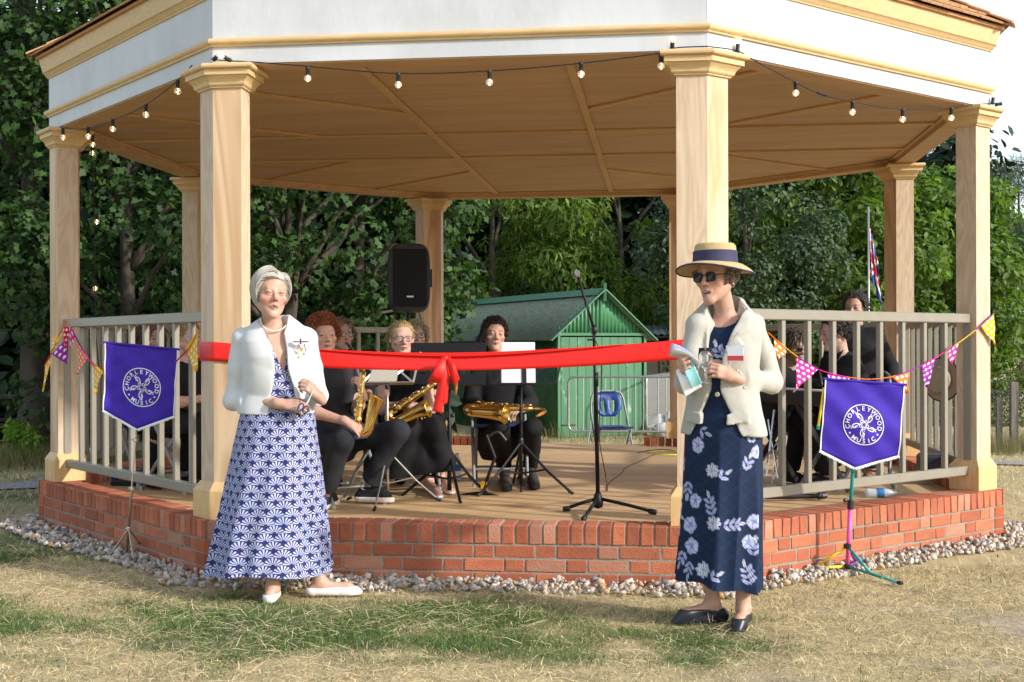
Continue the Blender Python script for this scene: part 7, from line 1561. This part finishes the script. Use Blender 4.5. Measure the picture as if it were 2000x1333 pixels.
# drum hardware glimpsed left of the keyboard
dr = thing('drum_stand', 'chromed drum hardware glimpsed beside the hatted woman', 'drum stand', zdk(1505, 930)); 
for x0, y0, x1, y1 in ((1497, 930, 1512, 800), (1520, 935, 1500, 820), (1490, 900, 1530, 850), (1508, 945, 1520, 860)): MB().tube([A(x0, y0, 9.3), A(x1, y1, 9.4)], .008, 6).build('rod', CHROME, dr)
MB().lathe([(.17, -.06), (.175, -.06), (.175, .06), (.17, .06)], A(1500, 800, 9.6), 24, hand_frame((0, 0, 0), up, TOCAM+RIGHT*.3)[0]).build('shell', BLACKP, dr, smooth='auto')
dc = thing('cymbal', 'bronze cymbal edge seen through the right railing', 'cymbal', A(1530, 690, 9.7)); MB().lathe([(.0, .018), (.03, .014), (.18, 0), (.18, -.002), (.03, .010), (0, .014)], A(1520, 690, 9.7), 28).build('plate', mat('bronze', (.55, .42, .22), .3, metal=1), dc, smooth=True)
# bottles and clutter
PET = mat('clear_plastic', (.75, .82, .88), .08, alpha=.45, spec=.6)
def bottle(label, p, ax=None, s=1.):
    t = thing('water_bottle', label, 'bottle', p, 'plastic water bottles'); R = np.eye(3) if ax is None else hand_frame((0, 0, 0), np.cross(up, ax), ax)[0]
    MB().lathe([(0, 0), (.030*s, .002), (.032*s, .02), (.030*s, .06), (.032*s, .09), (.032*s, .14), (.025*s, .17), (.012*s, .19), (.012*s, .205), (0, .205)], p, 14, R).build('bottle_body', PET, t, smooth=True); MB().lathe([(.0328*s, .075), (.0332*s, .076), (.0332*s, .125), (.0328*s, .126)], p, 14, R, cap=False).build('label_band', mat('blue_label', (.03, .16, .42), .5), t, smooth=True); MB().lathe([(.014*s, .196), (.014*s, .212), (0, .213)], p, 10, R).build('cap', mat('bottle_cap', (.7, .72, .75), .4), t); return t
bottle('clear water bottle standing on the deck beside the conductor stand', zdk(893, 938)); bottle('water bottle lying on its side behind the right banner', zdk(1690, 972)+up*.032, RIGHT*1+TOCAM*.05); bottle('water bottle standing inside the left railing', zdk(178, 925))
t = thing('drink_can', 'blue drink can on the deck inside the left railing', 'can', zdk(225, 935)); MB().lathe([(0, 0), (.026, .002), (.031, .01), (.031, .105), (.027, .115), (0, .115)], zdk(225, 945), 14).build('can_body', mat('blue_can', (.02, .11, .35), .35, metal=.5), t, smooth='auto')
t = thing('glass_jar', 'squat glass with ice on the deck inside the left railing', 'glass', zdk(280, 945)); MB().lathe([(0, 0), (.045, .002), (.05, .06), (.047, .06), (.042, .008), (0, .008)], zdk(280, 950), 14).build('jar_body', mat('frosted', (.6, .6, .6), .3), t, smooth=True)
t = thing('instrument_case', 'small black case lying on the deck inside the left railing', 'case', zdk(250, 945)); MB().box(zdk(252, 948)+up*.02, (.24, .14, .04), bev=.008).build('case_body', BLACKP, t)
t = thing('sun_hat', 'beige straw sunhat with dark edge hanging on the right railing', 'hat', A(1838, 740, 9.2)); hc_ = A(1838, 742, 8.95); Rh = hand_frame((0, 0, 0), up, -RIGHT*.78+TOCAM*.55+up*.05)[0]
MB().lathe([(.0, .045), (.09, .040), (.10, .0), (.15, -.008), (.152, -.004), (.10, .006)], hc_, 28, Rh).build('hat_body', mat('beige_felt', (.42, .34, .235), .9, var=.2, vs=12), t, smooth='auto'); MB().tube([hc_+Rh @ V3(.152*cos(a), .152*sin(a), -.006) for a in np.linspace(0, 2*pi, 40)], .005, 6, cap=False).build('hat_edge', BLACKP, t)
t = thing('amplifier', 'small black stage box on the deck behind the right post', 'amplifier', zdk(1838, 905)); MB().box(A(1835, 905, 9.6), (.30, .25, .14), bev=.02).build('box_body', mat('dark_blue_plastic', (.02, .025, .04), .4), t); MB().box(zdk(1862, 930)+up*.06, (.07, .06, .13), bev=.006).build('power_box', BLACKP, t)
# ---------------------------------------------------------------- ribbon, banners, bunting, lights
def onside(x, y, k, ap):
    n, _ = sidevec(k); n = np.array([*n, 0]); d = ray(x, y); return CAM+(ap-CAM @ n)/(d @ n)*d
def strip_mesh(L_, R_, rows=3, bulge=0., nrm=None):
    """cloth strip between two edge polylines"""
    L_, R_ = np.array(L_), np.array(R_); n = len(L_); vs_ = []
    for i in range(n):
        for j in range(rows+1): t = j/rows; p = L_[i]*(1-t)+R_[i]*t; vs_.append(p+(nrm*bulge*4*t*(1-t) if nrm is not None else 0))
    return np.array(vs_), np.array([(i*(rows+1)+j, (i+1)*(rows+1)+j, (i+1)*(rows+1)+j+1, i*(rows+1)+j+1) for i in range(n-1) for j in range(rows)])
SATIN = mat('red_satin', (.80, .016, .010), .5, spec=.4, sheen=0, var=.12, vs=14)
rib = thing('ribbon', 'wide red satin ribbon with a large bow tied across the front posts', 'ribbon', (0, -3.35, 1.1)); outn = V3(0, -1, 0)
P1c, P2c = corner(1, AF+.006), corner(2, AF+.006); n0, t0 = sidevec(0); n2, t2 = sidevec(2)
cl_ = [np.array([*(P1c-t0*.17), 1.275]), np.array([*(P1c-t0*.02), 1.275]), np.array([*P1c, 1.275])]
xs = np.linspace(P1c[0]+.02, P2c[0]-.02, 70)
for x in xs:
    s_ = (x-xs[0])/(xs[-1]-xs[0]); cl_.append(np.array([x, -AF-.006-.006*sin(s_*9), 1.275-.062*4*s_*(1-s_)**1.0*(1 if s_ < .5 else 1)-.0*s_+.016*s_]))
cl_ += [np.array([*P2c, 1.29]), np.array([*(P2c+t2*.02), 1.29]), np.array([*(P2c+t2*.17), 1.29])]
cl_ = np.array(cl_); hw = .053; T_ = []; B_ = []
for i, p in enumerate(cl_):
    s_ = i/len(cl_); k = np.exp(-((s_-.47)/.22)**2); T_.append(p+V3(0, 0, hw-.010*k)+outn*(-.026*k)); B_.append(p-V3(0, 0, hw)+outn*(.012*k))
v, f = strip_mesh(T_, B_, 5, .002, outn); o = mk('ribbon_band', v, f[:, ::-1].copy(), SATIN, rib, True); md = o.modifiers.new('t', 'SOLIDIFY'); md.thickness = .0015
# folded-over top edge by the knot
T2 = []; B2 = []
for i in range(16, 62): p = cl_[i]; k0 = np.exp(-((i/len(cl_)-.47)/.22)**2); k = max(0, 1-abs(i-39)/23.)**.7; T2.append(p+V3(0, 0, hw-.010*k0+.001)+outn*(-.026*k0+.001)); B2.append(p+V3(0, 0, hw-.010*k0-.020*k)+outn*(.012*k-.010*k0+.003))
v, f = strip_mesh(T2, B2, 2); mk('ribbon_fold', v, f[:, ::-1].copy(), SATIN, rib, True)
dB = camd(onside(868, 705, 1, AF+.03)); Q = lambda x, y, d=0.: atd(x, y, dB-d)
def bow(name, Ls, Rs, dL, dR, n=18):
    a = spline([Q(*p, d) for p, d in zip(Ls, dL)], n); b = spline([Q(*p, d) for p, d in zip(Rs, dR)], n); v, f = strip_mesh(a, b, 5, .012, TOCAM); o = mk(name, v, f, SATIN, rib, True); md = o.modifiers.new('t', 'SOLIDIFY'); md.thickness = .0016
bow('bow_loop', [(863, 696), (853, 712), (843, 732), (835, 745)], [(873, 700), (876, 718), (878, 736), (878, 752)], [.03, .075, .085, .05], [.03, .05, .05, .03])
bow('bow_loop', [(865, 700), (857, 716), (848, 734), (836, 746)], [(874, 700), (876, 718), (877, 735), (878, 751)], [.02, .02, .02, .045], [.02, .015, .015, .025])
bow('bow_loop', [(870, 700), (875, 718), (880, 737), (886, 754)], [(878, 695), (887, 710), (893, 726), (898, 741)], [.03, .06, .07, .05], [.03, .08, .08, .05])
bow('bow_loop', [(871, 702), (876, 718), (881, 735), (887, 752)], [(878, 698), (886, 712), (891, 726), (897, 740)], [.02, .02, .02, .045], [.02, .02, .02, .045])
bow('bow_tail', [(862, 704), (859, 730), (853, 760), (848, 785), (845, 803)], [(877, 704), (875, 730), (870, 760), (866, 785), (864, 808)], [.035, .06, .055, .05, .05], [.03, .065, .07, .06, .055])
bow('bow_tail', [(867, 702), (867, 728), (864, 760), (862, 795)], [(877, 703), (877, 728), (876, 760), (874, 786)], [.03, .05, .04, .035], [.03, .04, .035, .03])
MB().ball(Q(870, 701, .035), (.018, .016, .020), 12).build('knot', SATIN, rib, smooth=True)
# banners --------------------------------------------------------------------------
PURP = mat('purple_banner_cloth', (.052, .022, .36), .7, spec=.25, var=.06, vs=6, bump=.12, bs=350); BWH = mat('white_print', (.78, .78, .80), .7, spec=.2)
GLY = {}
def glyph(ch):
    if ch not in GLY:
        cu = bpy.data.curves.new('glyph', 'FONT'); cu.body = ch; cu.align_x = 'CENTER'; cu.offset = .018; cu.resolution_u = 3; o = bpy.data.objects.new('glyph', cu); COL.objects.link(o); bpy.context.view_layer.update()
        dg = bpy.context.evaluated_depsgraph_get(); me = o.evaluated_get(dg).to_mesh(); GLY[ch] = ([tuple(v.co) for v in me.vertices], [tuple(p.vertices) for p in me.polygons]); o.evaluated_get(dg).to_mesh_clear(); bpy.data.objects.remove(o); bpy.data.curves.remove(cu)
    return GLY[ch]
def flat_strip(pts, w0, w1):
    P = spline(pts, 6*len(pts)); T = np.gradient(P, axis=0); T /= np.linalg.norm(T, axis=1)[:, None]+1e-9; s_ = np.c_[-T[:, 1], T[:, 0]]; w_ = np.interp(np.linspace(0, 1, len(P)), [0, .35, .8, 1], [w0, w1, w1*.8, w0])[:, None]/2
    n = len(P); v = np.vstack([P+s_*w_, P-s_*w_]); return [tuple(p)+(0,) for p in v], [(i, n+i, n+i+1, i+1) for i in range(n-1)]
def disc(c, r0, r1, n=48):
    a = np.linspace(0, 2*pi, n, endpoint=False)
    if r0 <= 0: return [(c[0]+r1*cos(t), c[1]+r1*sin(t), 0) for t in a], [tuple(range(n))]
    return [(c[0]+r*cos(t), c[1]+r*sin(t), 0) for r in (r0, r1) for t in a], [(i, n+i, n+(i+1) % n, (i+1) % n) for i in range(n)]
def emblem_shapes(R_):
    S = [disc((0, 0), R_*.955, R_, 64)]; hh = R_*.205
    def put(txt, a0, a1, rad, flip):
        for i, ch in enumerate(txt):
            a = a0+(a1-a0)*i/(len(txt)-1); vs_, fs = glyph(ch); th = a-pi/2 if not flip else a+pi/2; k = hh/.7; out_ = []
            for x, y, z in vs_:
                x, y = x*k, y*k; p = np.array([cos(a)*rad, sin(a)*rad]); ux = np.array([cos(th), sin(th)]); uy = np.array([-sin(th), cos(th)]); q = p+ux*x+uy*y; out_.append((q[0], q[1], 0))
            S.append((out_, fs))
    put('CHORLEYWOOD', radians(190), radians(-10), R_*.70, False); put('MUSIC', radians(235), radians(305), R_*.90, True)
    for a in (213, 327): S.append(disc((cos(radians(a))*R_*.80, sin(radians(a))*R_*.80), 0, R_*.045, 12))
    r = R_*.60
    for k in range(5):
        for base_, pts in ((18, [(.10, .02), (.36, .06), (.66, .14), (.86, .34), (.74, .52), (.56, .46), (.60, .34)]), (54, [(.30, -.10), (.18, .02), (.30, .13), (.42, .02), (.34, -.12), (.55, -.10), (.80, .02), (.98, -.02), (.92, -.13), (.72, -.06), (.52, .06)])):
            t = radians(base_+72*k); c_, s2 = cos(t), sin(t); S.append(flat_strip([((x*c_-y*s2)*r, (x*s2+y*c_)*r) for x, y in pts], R_*.015, R_*.045 if base_ == 18 else R_*.030))
        for x, y, rr in ((.96, .50, .055), (.86, .62, .055), (.14, .20, .06), (.60, .40, .075)): t = radians(18+72*k); S.append(disc(((x*cos(t)-y*sin(t))*r, (x*sin(t)+y*cos(t))*r), 0, r*rr, 10))
    return S
def banner(label, dep, TL, TR, BR, BT, BL, em, er, base_px, top_col, tri, wseed):
    c = (np.array(TL)+np.array(TR)+np.array(BL)+np.array(BR))/4; O = atd(*c, dep); k = dep/2481.
    ux = unit(RIGHT*(TR[0]-TL[0])-V3(0, 0, 1)*(TR[1]-TL[1])); uy = unit(np.cross(np.cross(ux, V3(0, 0, 1)), ux)); uz = TOCAM
    bs = onz(*base_px, .03); bs[2] = .02; t = thing('banner', label, 'banner', bs, 'purple music society banners')
    def w(p): x, y = p[:, 0], p[:, 1]; return .008*np.sin(x*14+wseed)*np.clip(.25-y, 0, 1)*2.2+.006*np.sin(y*17+x*7+wseed)+.004*np.sin((x+y)*31+wseed*2)+.003*np.sin((x*.6-y)*55)
    def to3(p, off_=0.): p = np.asarray(p, float); return O+p[:, :1]*ux+p[:, 1:2]*V3(0, 0, 1)+(w(p)+off_)[:, None]*uz
    def px2(p): d = np.array(p, float)-c; a = d[0]*k/np.dot(ux, RIGHT); return np.array([a, -d[1]*k-a*ux[2]])
    tl, tr, br, bt, bl = (px2(p) for p in (TL, TR, BR, BT, BL)); n = 28; top = np.array([tl+(tr-tl)*i/n for i in range(n+1)])
    bot = np.array([bl+(bt-bl)*(i/(n/2)) if i <= n/2 else bt+(br-bt)*((i-n/2)/(n/2)) for i in range(n+1)]); m_ = 26
    G = np.array([top[i]*(1-j/m_)+bot[i]*j/m_ for i in range(n+1) for j in range(m_+1)]); F_ = np.array([(i*(m_+1)+j, i*(m_+1)+j+1, (i+1)*(m_+1)+j+1, (i+1)*(m_+1)+j) for i in range(n) for j in range(m_)])
    bo = mk('banner_cloth', to3(G), F_, PURP, t, True); md = bo.modifiers.new('t', 'SOLIDIFY'); md.thickness = .002; md.offset = -1
    ec = px2(em); R_ = er*k; V_ = []; E_ = []; b = 0
    for vs_, fs in emblem_shapes(R_):
        p = np.array(vs_)[:, :2]+ec; V_ += list(to3(p, .0022)); E_ += [tuple(b+i for i in f_) for f_ in fs]; b += len(vs_)
    mk('emblem', V_, E_, BWH, bo)
    def edge(a_, b_, w_, nm, n_=20, fr=0):
        L_ = np.array([a_+(b_-a_)*i/n_ for i in range(n_+1)]); d = unit(b_-a_); s_ = np.array([-d[1], d[0]])*w_; v, f = strip_mesh(to3(L_, .003), to3(L_+s_, .003), 1); mk(nm, v, f, BWH, bo)
    edge(bl, tl, -.007, 'white_edging'); edge(tr, br, -.007, 'white_edging')
    fr = MB()
    for a_, b_ in ((bl, bt), (bt, br)):
        d = unit(b_-a_); nn = np.array([d[1], -d[0]]); edge(a_, b_, -.012, 'white_edging')
        for i in range(70):
            p = a_+(b_-a_)*(i+.5)/70; q = p+nn*(.013+.004*sin(i*2.3+wseed))+d*.004*sin(i*1.7); a3, b3 = to3(p[None])[0], to3(q[None])[0]; fr.tube([a3, (a3+b3)/2+uz*.002, b3], .0022, 4)
    fr.build('fringe', BWH, bo)
    MB().tube([to3((tl-np.array([.01, 0]))[None], .0)[0], to3((tr+np.array([.01, 0]))[None], 0)[0]], .007, 8).build('top_rod', PURP, bo)
    return t, bs, to3, (tl, tr, br, bt, bl), O
BRS = mat('aged_nickel', (.42, .37, .26), .3, metal=.9)
t, bs, to3, cs, O = banner('purple pennant banner on a thin nickel tripod in front of the left railing', 7.62, (206, 669), (348, 683), (340, 812), (268, 838), (201, 800), (277, 757), 38, (247, 1088), None, None, .5)
tp = (cs[0]+cs[1])/2; p_top = to3(tp[None], -.02)[0]; MB().tube([bs, bs*.67+p_top*.33, bs*.66+p_top*.34, p_top], [.008, .008, .0055, .0055], 8).build('pole', BRS, t, smooth=True); hub = bs*.86+p_top*.14
for e in ((213, 1088), (288, 1082), (262, 1098)): q = onz(*e, .015); MB().tube([hub, q], .0045, 6).build('leg', BRS, t); MB().tube([bs+up*.02, (hub+q)/2], .0035, 5).build('brace', BRS, t)
for fr_ in (.14, .33, .56): c = bs*(1-fr_)+p_top*fr_; MB().lathe([(.009, -.012), (.013, -.008), (.013, .008), (.009, .012)], c, 8).build('clamp', CHROME, t); MB().tube([c, c-RIGHT*.022+up*.003], .005, 6).build('wing_screw', CHROME, t)
t, bs, to3, cs, O = banner('purple pennant banner on a multicoloured tripod in front of the right railing', 7.10, (1612, 740), (1768, 752), (1757, 890), (1668, 913), (1602, 879), (1686, 830), 40, (1655, 1112), None, None, 2.1)
TEAL = mat('teal_tube', (.005, .30, .27), .35); PINKM = mat('pink_tube', (.80, .10, .36), .35); YEL = mat('yellow_tube', (.85, .60, .01), .35); VIO = mat('violet_tube', (.14, .04, .30), .4)
m1_, m2_ = atd(1661, 988, camd(bs)), atd(1666, 915, camd(bs)-.01); p_top = to3(((cs[0]+cs[1])/2)[None], -.05)[0]; MB().tube([bs+up*.02, m1_], .0125, 10).build('pole_section', PINKM, t, smooth=True); MB().tube([m1_, m2_, p_top], .010, 10).build('pole_section', TEAL, t, smooth=True); MB().tube([m1_-up*.02, m1_+up*.03], .018, 10).build('clamp', BLACKP, t); MB().ball(m1_-RIGHT*.03+up*.03, .013, 8).build('clamp_knob', BLACKP, t)
hub = atd(1655, 1067, camd(bs)-.02); MB().lathe([(.016, -.014), (.022, -.01), (.022, .01), (.016, .014)], hub, 10).build('hub', BLACKP, t); MB().lathe([(.016, -.014), (.020, -.01), (.020, .01), (.016, .014)], bs+up*.025, 10).build('hub', BLACKP, t)
for e, m_, fr_ in (((1532, 1112), YEL, .48), ((1757, 1139), TEAL, .45), ((1688, 1092), VIO, .5)):
    q = onz(*e, .02); MB().tube([bs+up*.025, q], .0085, 8).build('leg', m_, t, smooth=True); MB().tube([hub, bs*(1-fr_)+q*fr_+up*.02], .0075, 8).build('brace', m_, t, smooth=True); d = unit(q-bs); MB().tube([q-d*.012, q+d*.018], .011, 8).build('foot_cap', BLACKP, t)
MB().tube([to3((cs[0]-np.array([.004, .05]))[None], -.01)[0], to3((cs[0]-np.array([.035, .27]))[None], -.01)[0]], .008, 8).build('side_rod', YEL, t); MB().tube([to3((cs[0]-np.array([.035, .265]))[None], -.01)[0], to3((cs[0]-np.array([.037, .285]))[None], -.01)[0]], .011, 8).build('rod_tip', TEAL, t)
# bunting --------------------------------------------------------------------------
def dotmat(name, col):
    m = mat(name, col, .75, spec=.2); t_ = m.node_tree; b = t_.nodes['Principled BSDF']; at = N(t_, 'ShaderNodeAttribute', attribute_name='cloth'); sx = N(t_, 'ShaderNodeSeparateXYZ'); t_.links.new(at.outputs['Vector'], sx.inputs[0])
    u, v_ = X(t_, sx.outputs[0])*(1/.050), X(t_, sx.outputs[1])*(1/.036); row = v_.floor(); cx = (u+row.mod(2.)*.5).fract()-.5; fy = v_.fract()-.45; d = (cx*cx*1.0+fy*fy*.75).sqrt().lt(.30)*fy.gt(-.12); mx_ = N(t_, 'ShaderNodeMixRGB'); t_.links.new(d.k, mx_.inputs[0]); mx_.inputs[1].default_value = (*col, 1); mx_.inputs[2].default_value = (.75, .70, .70, 1); t_.links.new(mx_.outputs[0], b.inputs['Base Color']); return m
DOT = {'yellow': dotmat('yellow_dotted', (.80, .42, .01)), 'orange': dotmat('orange_dotted', (.80, .16, .01)), 'pink': dotmat('pink_dotted', (.62, .02, .22)), 'purple': dotmat('purple_dotted', (.28, .02, .30)), 'red': dotmat('red_dotted', (.60, .01, .05))}
def flag_tri(t, a, b, tip, col, seed=0):
    a, b, tip = map(np.array, (a, b, tip)); n = 10; vs_ = []; uv = []; nn = unit(np.cross(b-a, tip-a)); L = np.linalg.norm(b-a); H = np.linalg.norm(tip-(a+b)/2)
    for j in range(n+1):
        tt = j/n
        for i in range(n+1): s_ = i/n; p = (a*(1-s_)+b*s_)*(1-tt)+tip*tt; vs_.append(p+nn*.010*sin(tt*5+s_*3+seed)*(tt+.15)); uv.append(((s_-.5)*(1-tt)*max(L, .10), -tt*H))
    o = mk('pennant', np.array(vs_), np.array([(j*(n+1)+i, (j+1)*(n+1)+i, (j+1)*(n+1)+i+1, j*(n+1)+i+1) for j in range(n) for i in range(n)]), DOT[col], t, True); cloth_uv(o, uv); md = o.modifiers.new('t', 'SOLIDIFY'); md.thickness = .0012; return o
def rope(t, pts, cols):
    P = spline(pts, 12*(len(pts)-1)+1); k = len(cols)
    for i in range(k):
        a, b = int(len(P)*i/k), min(len(P)-1, int(len(P)*(i+1)/k)); MB().tube(P[a:b+1], .0065, 6, ry=.003).build('tape', DOT[cols[i]], t, smooth=True)
def lp(x, y, ap=3.31): return onside(x, y, 0, ap)
bt = thing('bunting', 'dotted yellow, purple and orange bunting on the left post and railing', 'bunting', lp(128, 632), 'bunting strings'); f0 = lambda x, y, dd=0.: atd(x, y, camd(lp(128, 660))-.05-dd)
for a, b, c, col, s_ in (((88, 712), (104, 690), (84, 766), 'yellow', 0), ((103, 660), (124, 650), (100, 690), 'yellow', 1), ((100, 692), (134, 658), (131, 712), 'purple', 2), ((124, 640), (137, 640), (127, 690), 'red', 3), ((136, 634), (148, 660), (136, 682), 'pink', 4)): flag_tri(bt, f0(*a, .02*s_), f0(*b, .02*s_), f0(*c, .02*s_), col, s_)
for a, b, c, col, s_ in (((152, 664), (170, 698), (153, 732), 'orange', 5), ((178, 703), (200, 726), (186, 770), 'yellow', 6), ((388, 646), (361, 684), (383, 726), 'yellow', 7)): flag_tri(bt, lp(*a, 3.30), lp(*b, 3.30), lp(*c, 3.32), col, s_)
rope(bt, [f0(88, 712), f0(100, 690, .01), f0(112, 660, .02), f0(131, 628, .03)], ['red', 'yellow', 'orange']); rope(bt, [f0(131, 628, .04), lp(142, 648), lp(170, 698), lp(200, 728), lp(240, 752), lp(300, 740), lp(360, 690), lp(388, 645)], ['orange', 'purple', 'pink', 'yellow', 'orange', 'purple', 'pink', 'yellow'])
rp = lambda x, y, ap=3.32: onside(x, y, 2, ap); bt = thing('bunting', 'dotted pink, orange and yellow bunting slung along the right railing', 'bunting', rp(1700, 740), 'bunting strings')
rope(bt, [rp(1500, 650), rp(1520, 668), rp(1558, 698), rp(1598, 722), rp(1650, 736), rp(1700, 741), rp(1750, 734), rp(1800, 714), rp(1860, 678, 3.345), rp(1905, 645, 3.352), rp(1941, 613, 3.352)], ['orange', 'yellow', 'purple', 'pink', 'orange', 'orange', 'purple', 'pink', 'yellow', 'purple'])
for a, b, c, col, s_ in (((1512, 662), (1537, 686), (1518, 706), 'orange', 0), ((1558, 698), (1598, 721), (1552, 766), 'pink', 1), ((1616, 730), (1660, 738), (1640, 790), 'purple', 2), ((1742, 736), (1777, 727), (1772, 768), 'orange', 3), ((1799, 714), (1829, 698), (1810, 757), 'purple', 4), ((1852, 684), (1874, 669), (1857, 714), 'pink', 5), ((1916, 638), (1941, 612), (1943, 673), 'yellow', 6)): flag_tri(bt, rp(*a, 3.352 if a[0] > 1840 else 3.32), rp(*b, 3.352 if a[0] > 1840 else 3.32), rp(*c, 3.36), col, s_)
bt = thing('bunting', 'short string of dark bunting inside the far left railing', 'bunting', A(265, 680, 10.4), 'bunting strings'); flag_tri(bt, A(268, 645, 10.4), A(285, 648, 10.4), A(277, 668, 10.4), 'purple', 1); flag_tri(bt, A(255, 680, 10.4), A(270, 668, 10.4), A(263, 715, 10.4), 'pink', 2); rope(bt, [A(250, 690, 10.4), A(265, 665, 10.4), A(290, 645, 10.4)], ['red', 'pink'])
# festoon lights ---------------------------------------------------------------------
fes = thing('festoon_lights', 'string of small clear round bulbs on black cable around the bandstand eaves', 'string lights', (0, -3.3, 2.8)); BULB = mat('bulb_glass', (.95, .92, .86), .04, alpha=.22, spec=.8); FIL = mat('filament', (1, .7, .3), .5, emit=((1., .62, .25), 14.))
bm_me = None
def bulb(p, d=(0, 0, -1)):
    """bulb hanging at p, pointing along d"""
    global bm_me
    if bm_me is None:
        a = MB(); a.lathe([(.0, .004), (.010, .004), (.013, 0), (.013, -.012), (.011, -.014), (.012, -.040), (.010, -.044), (.0, -.044)], n=10); g_ = MB(); g_.ball((0, 0, -.062), .0205, 14); fl_ = MB(); fl_.tube(spline([(0, 0, -.046), (.006, 0, -.058), (-.005, .004, -.066), (.004, -.004, -.074), (0, 0, -.078)], 14), .0016, 5)
        bm_me = []
        for nm, m_, mt in (('socket', a, BLACKP), ('globe', g_, BULB), ('filament', fl_, FIL)):
            me = bpy.data.meshes.new(nm); me.from_pydata(m_.v, [], m_.f); me.materials.append(mt); me.polygons.foreach_set('use_smooth', np.ones(len(me.polygons), dtype=bool)); bm_me.append((nm, me))
    R = Vector((0, 0, -1)).rotation_difference(Vector(d)).to_euler(); s = ob('bulb', bm_me[0][1], fes, Vector(p)-fes.location, R); s2 = ob('globe', bm_me[1][1], s, (0, 0, 0)); s3 = ob('filament', bm_me[2][1], s, (0, 0, 0)); return s
def cable(pts, n=60, r=.0035): MB().tube(spline(pts, n), r, 5).build('cable', CABLE, fes, smooth=True)
e0 = lambda x, y: onside(x, y, 0, AF+.02); e1 = lambda x, y: onside(x, y, 1, AF+.02); e2 = lambda x, y: onside(x, y, 2, AF+.02)
c0 = [(118, 250), (140, 252), (172, 250), (220, 236), (285, 205), (347, 158), (375, 128)]; c1 = [(412, 116), (440, 119), (500, 122), (601, 130), (778, 144), (956, 139), (1135, 124), (1290, 104), (1320, 94), (1385, 91)]; c2 = [(1383, 91), (1440, 100), (1480, 122), (1554, 161), (1600, 183), (1665, 199), (1763, 214), (1858, 211), (1905, 204), (1945, 203)]
cable([e0(*p) for p in c0]); cable([e1(*p) for p in c1]); cable([e2(*p) for p in c2])
for p in ((123, 252), (172, 249), (220, 234), (285, 205), (347, 158)): bulb(e0(*p))
for p in ((601, 132), (778, 144), (956, 139), (1135, 123), (1291, 107)): bulb(e1(*p))
for p in ((1554, 161), (1665, 199), (1763, 214), (1858, 212)): bulb(e2(*p))
for p, d in ((e1(418, 117), (.6, -.6, .3)), (e1(450, 119), (-.5, -.6, .3)), (e1(1313, 96), (0, -.6, .5)), (e2(1440, 102), (.1, 0, 1)), (e2(1938, 203), (.2, .1, 1)), (e2(1944, 205), (.9, -.2, .1))): bulb(p, d)
MB().tube([e2(1597, 182), e2(1615, 187)], .008, 7).build('connector', BLACKP, fes)
dz = camd([corner(0, 3.1)[0], corner(0, 3.1)[1], 2])-.1; MB().tube([A(178, 264, dz), A(184, 420, dz+.4), A(186, 640, dz+.3), A(193, 720, dz+.2)], .004, 5).build('cable', CABLE, fes)
for p, dd in (((181, 266), .0), ((180, 283), .1), ((189, 418), .4), ((186, 548), .35)): bulb(A(*p, dz+dd))
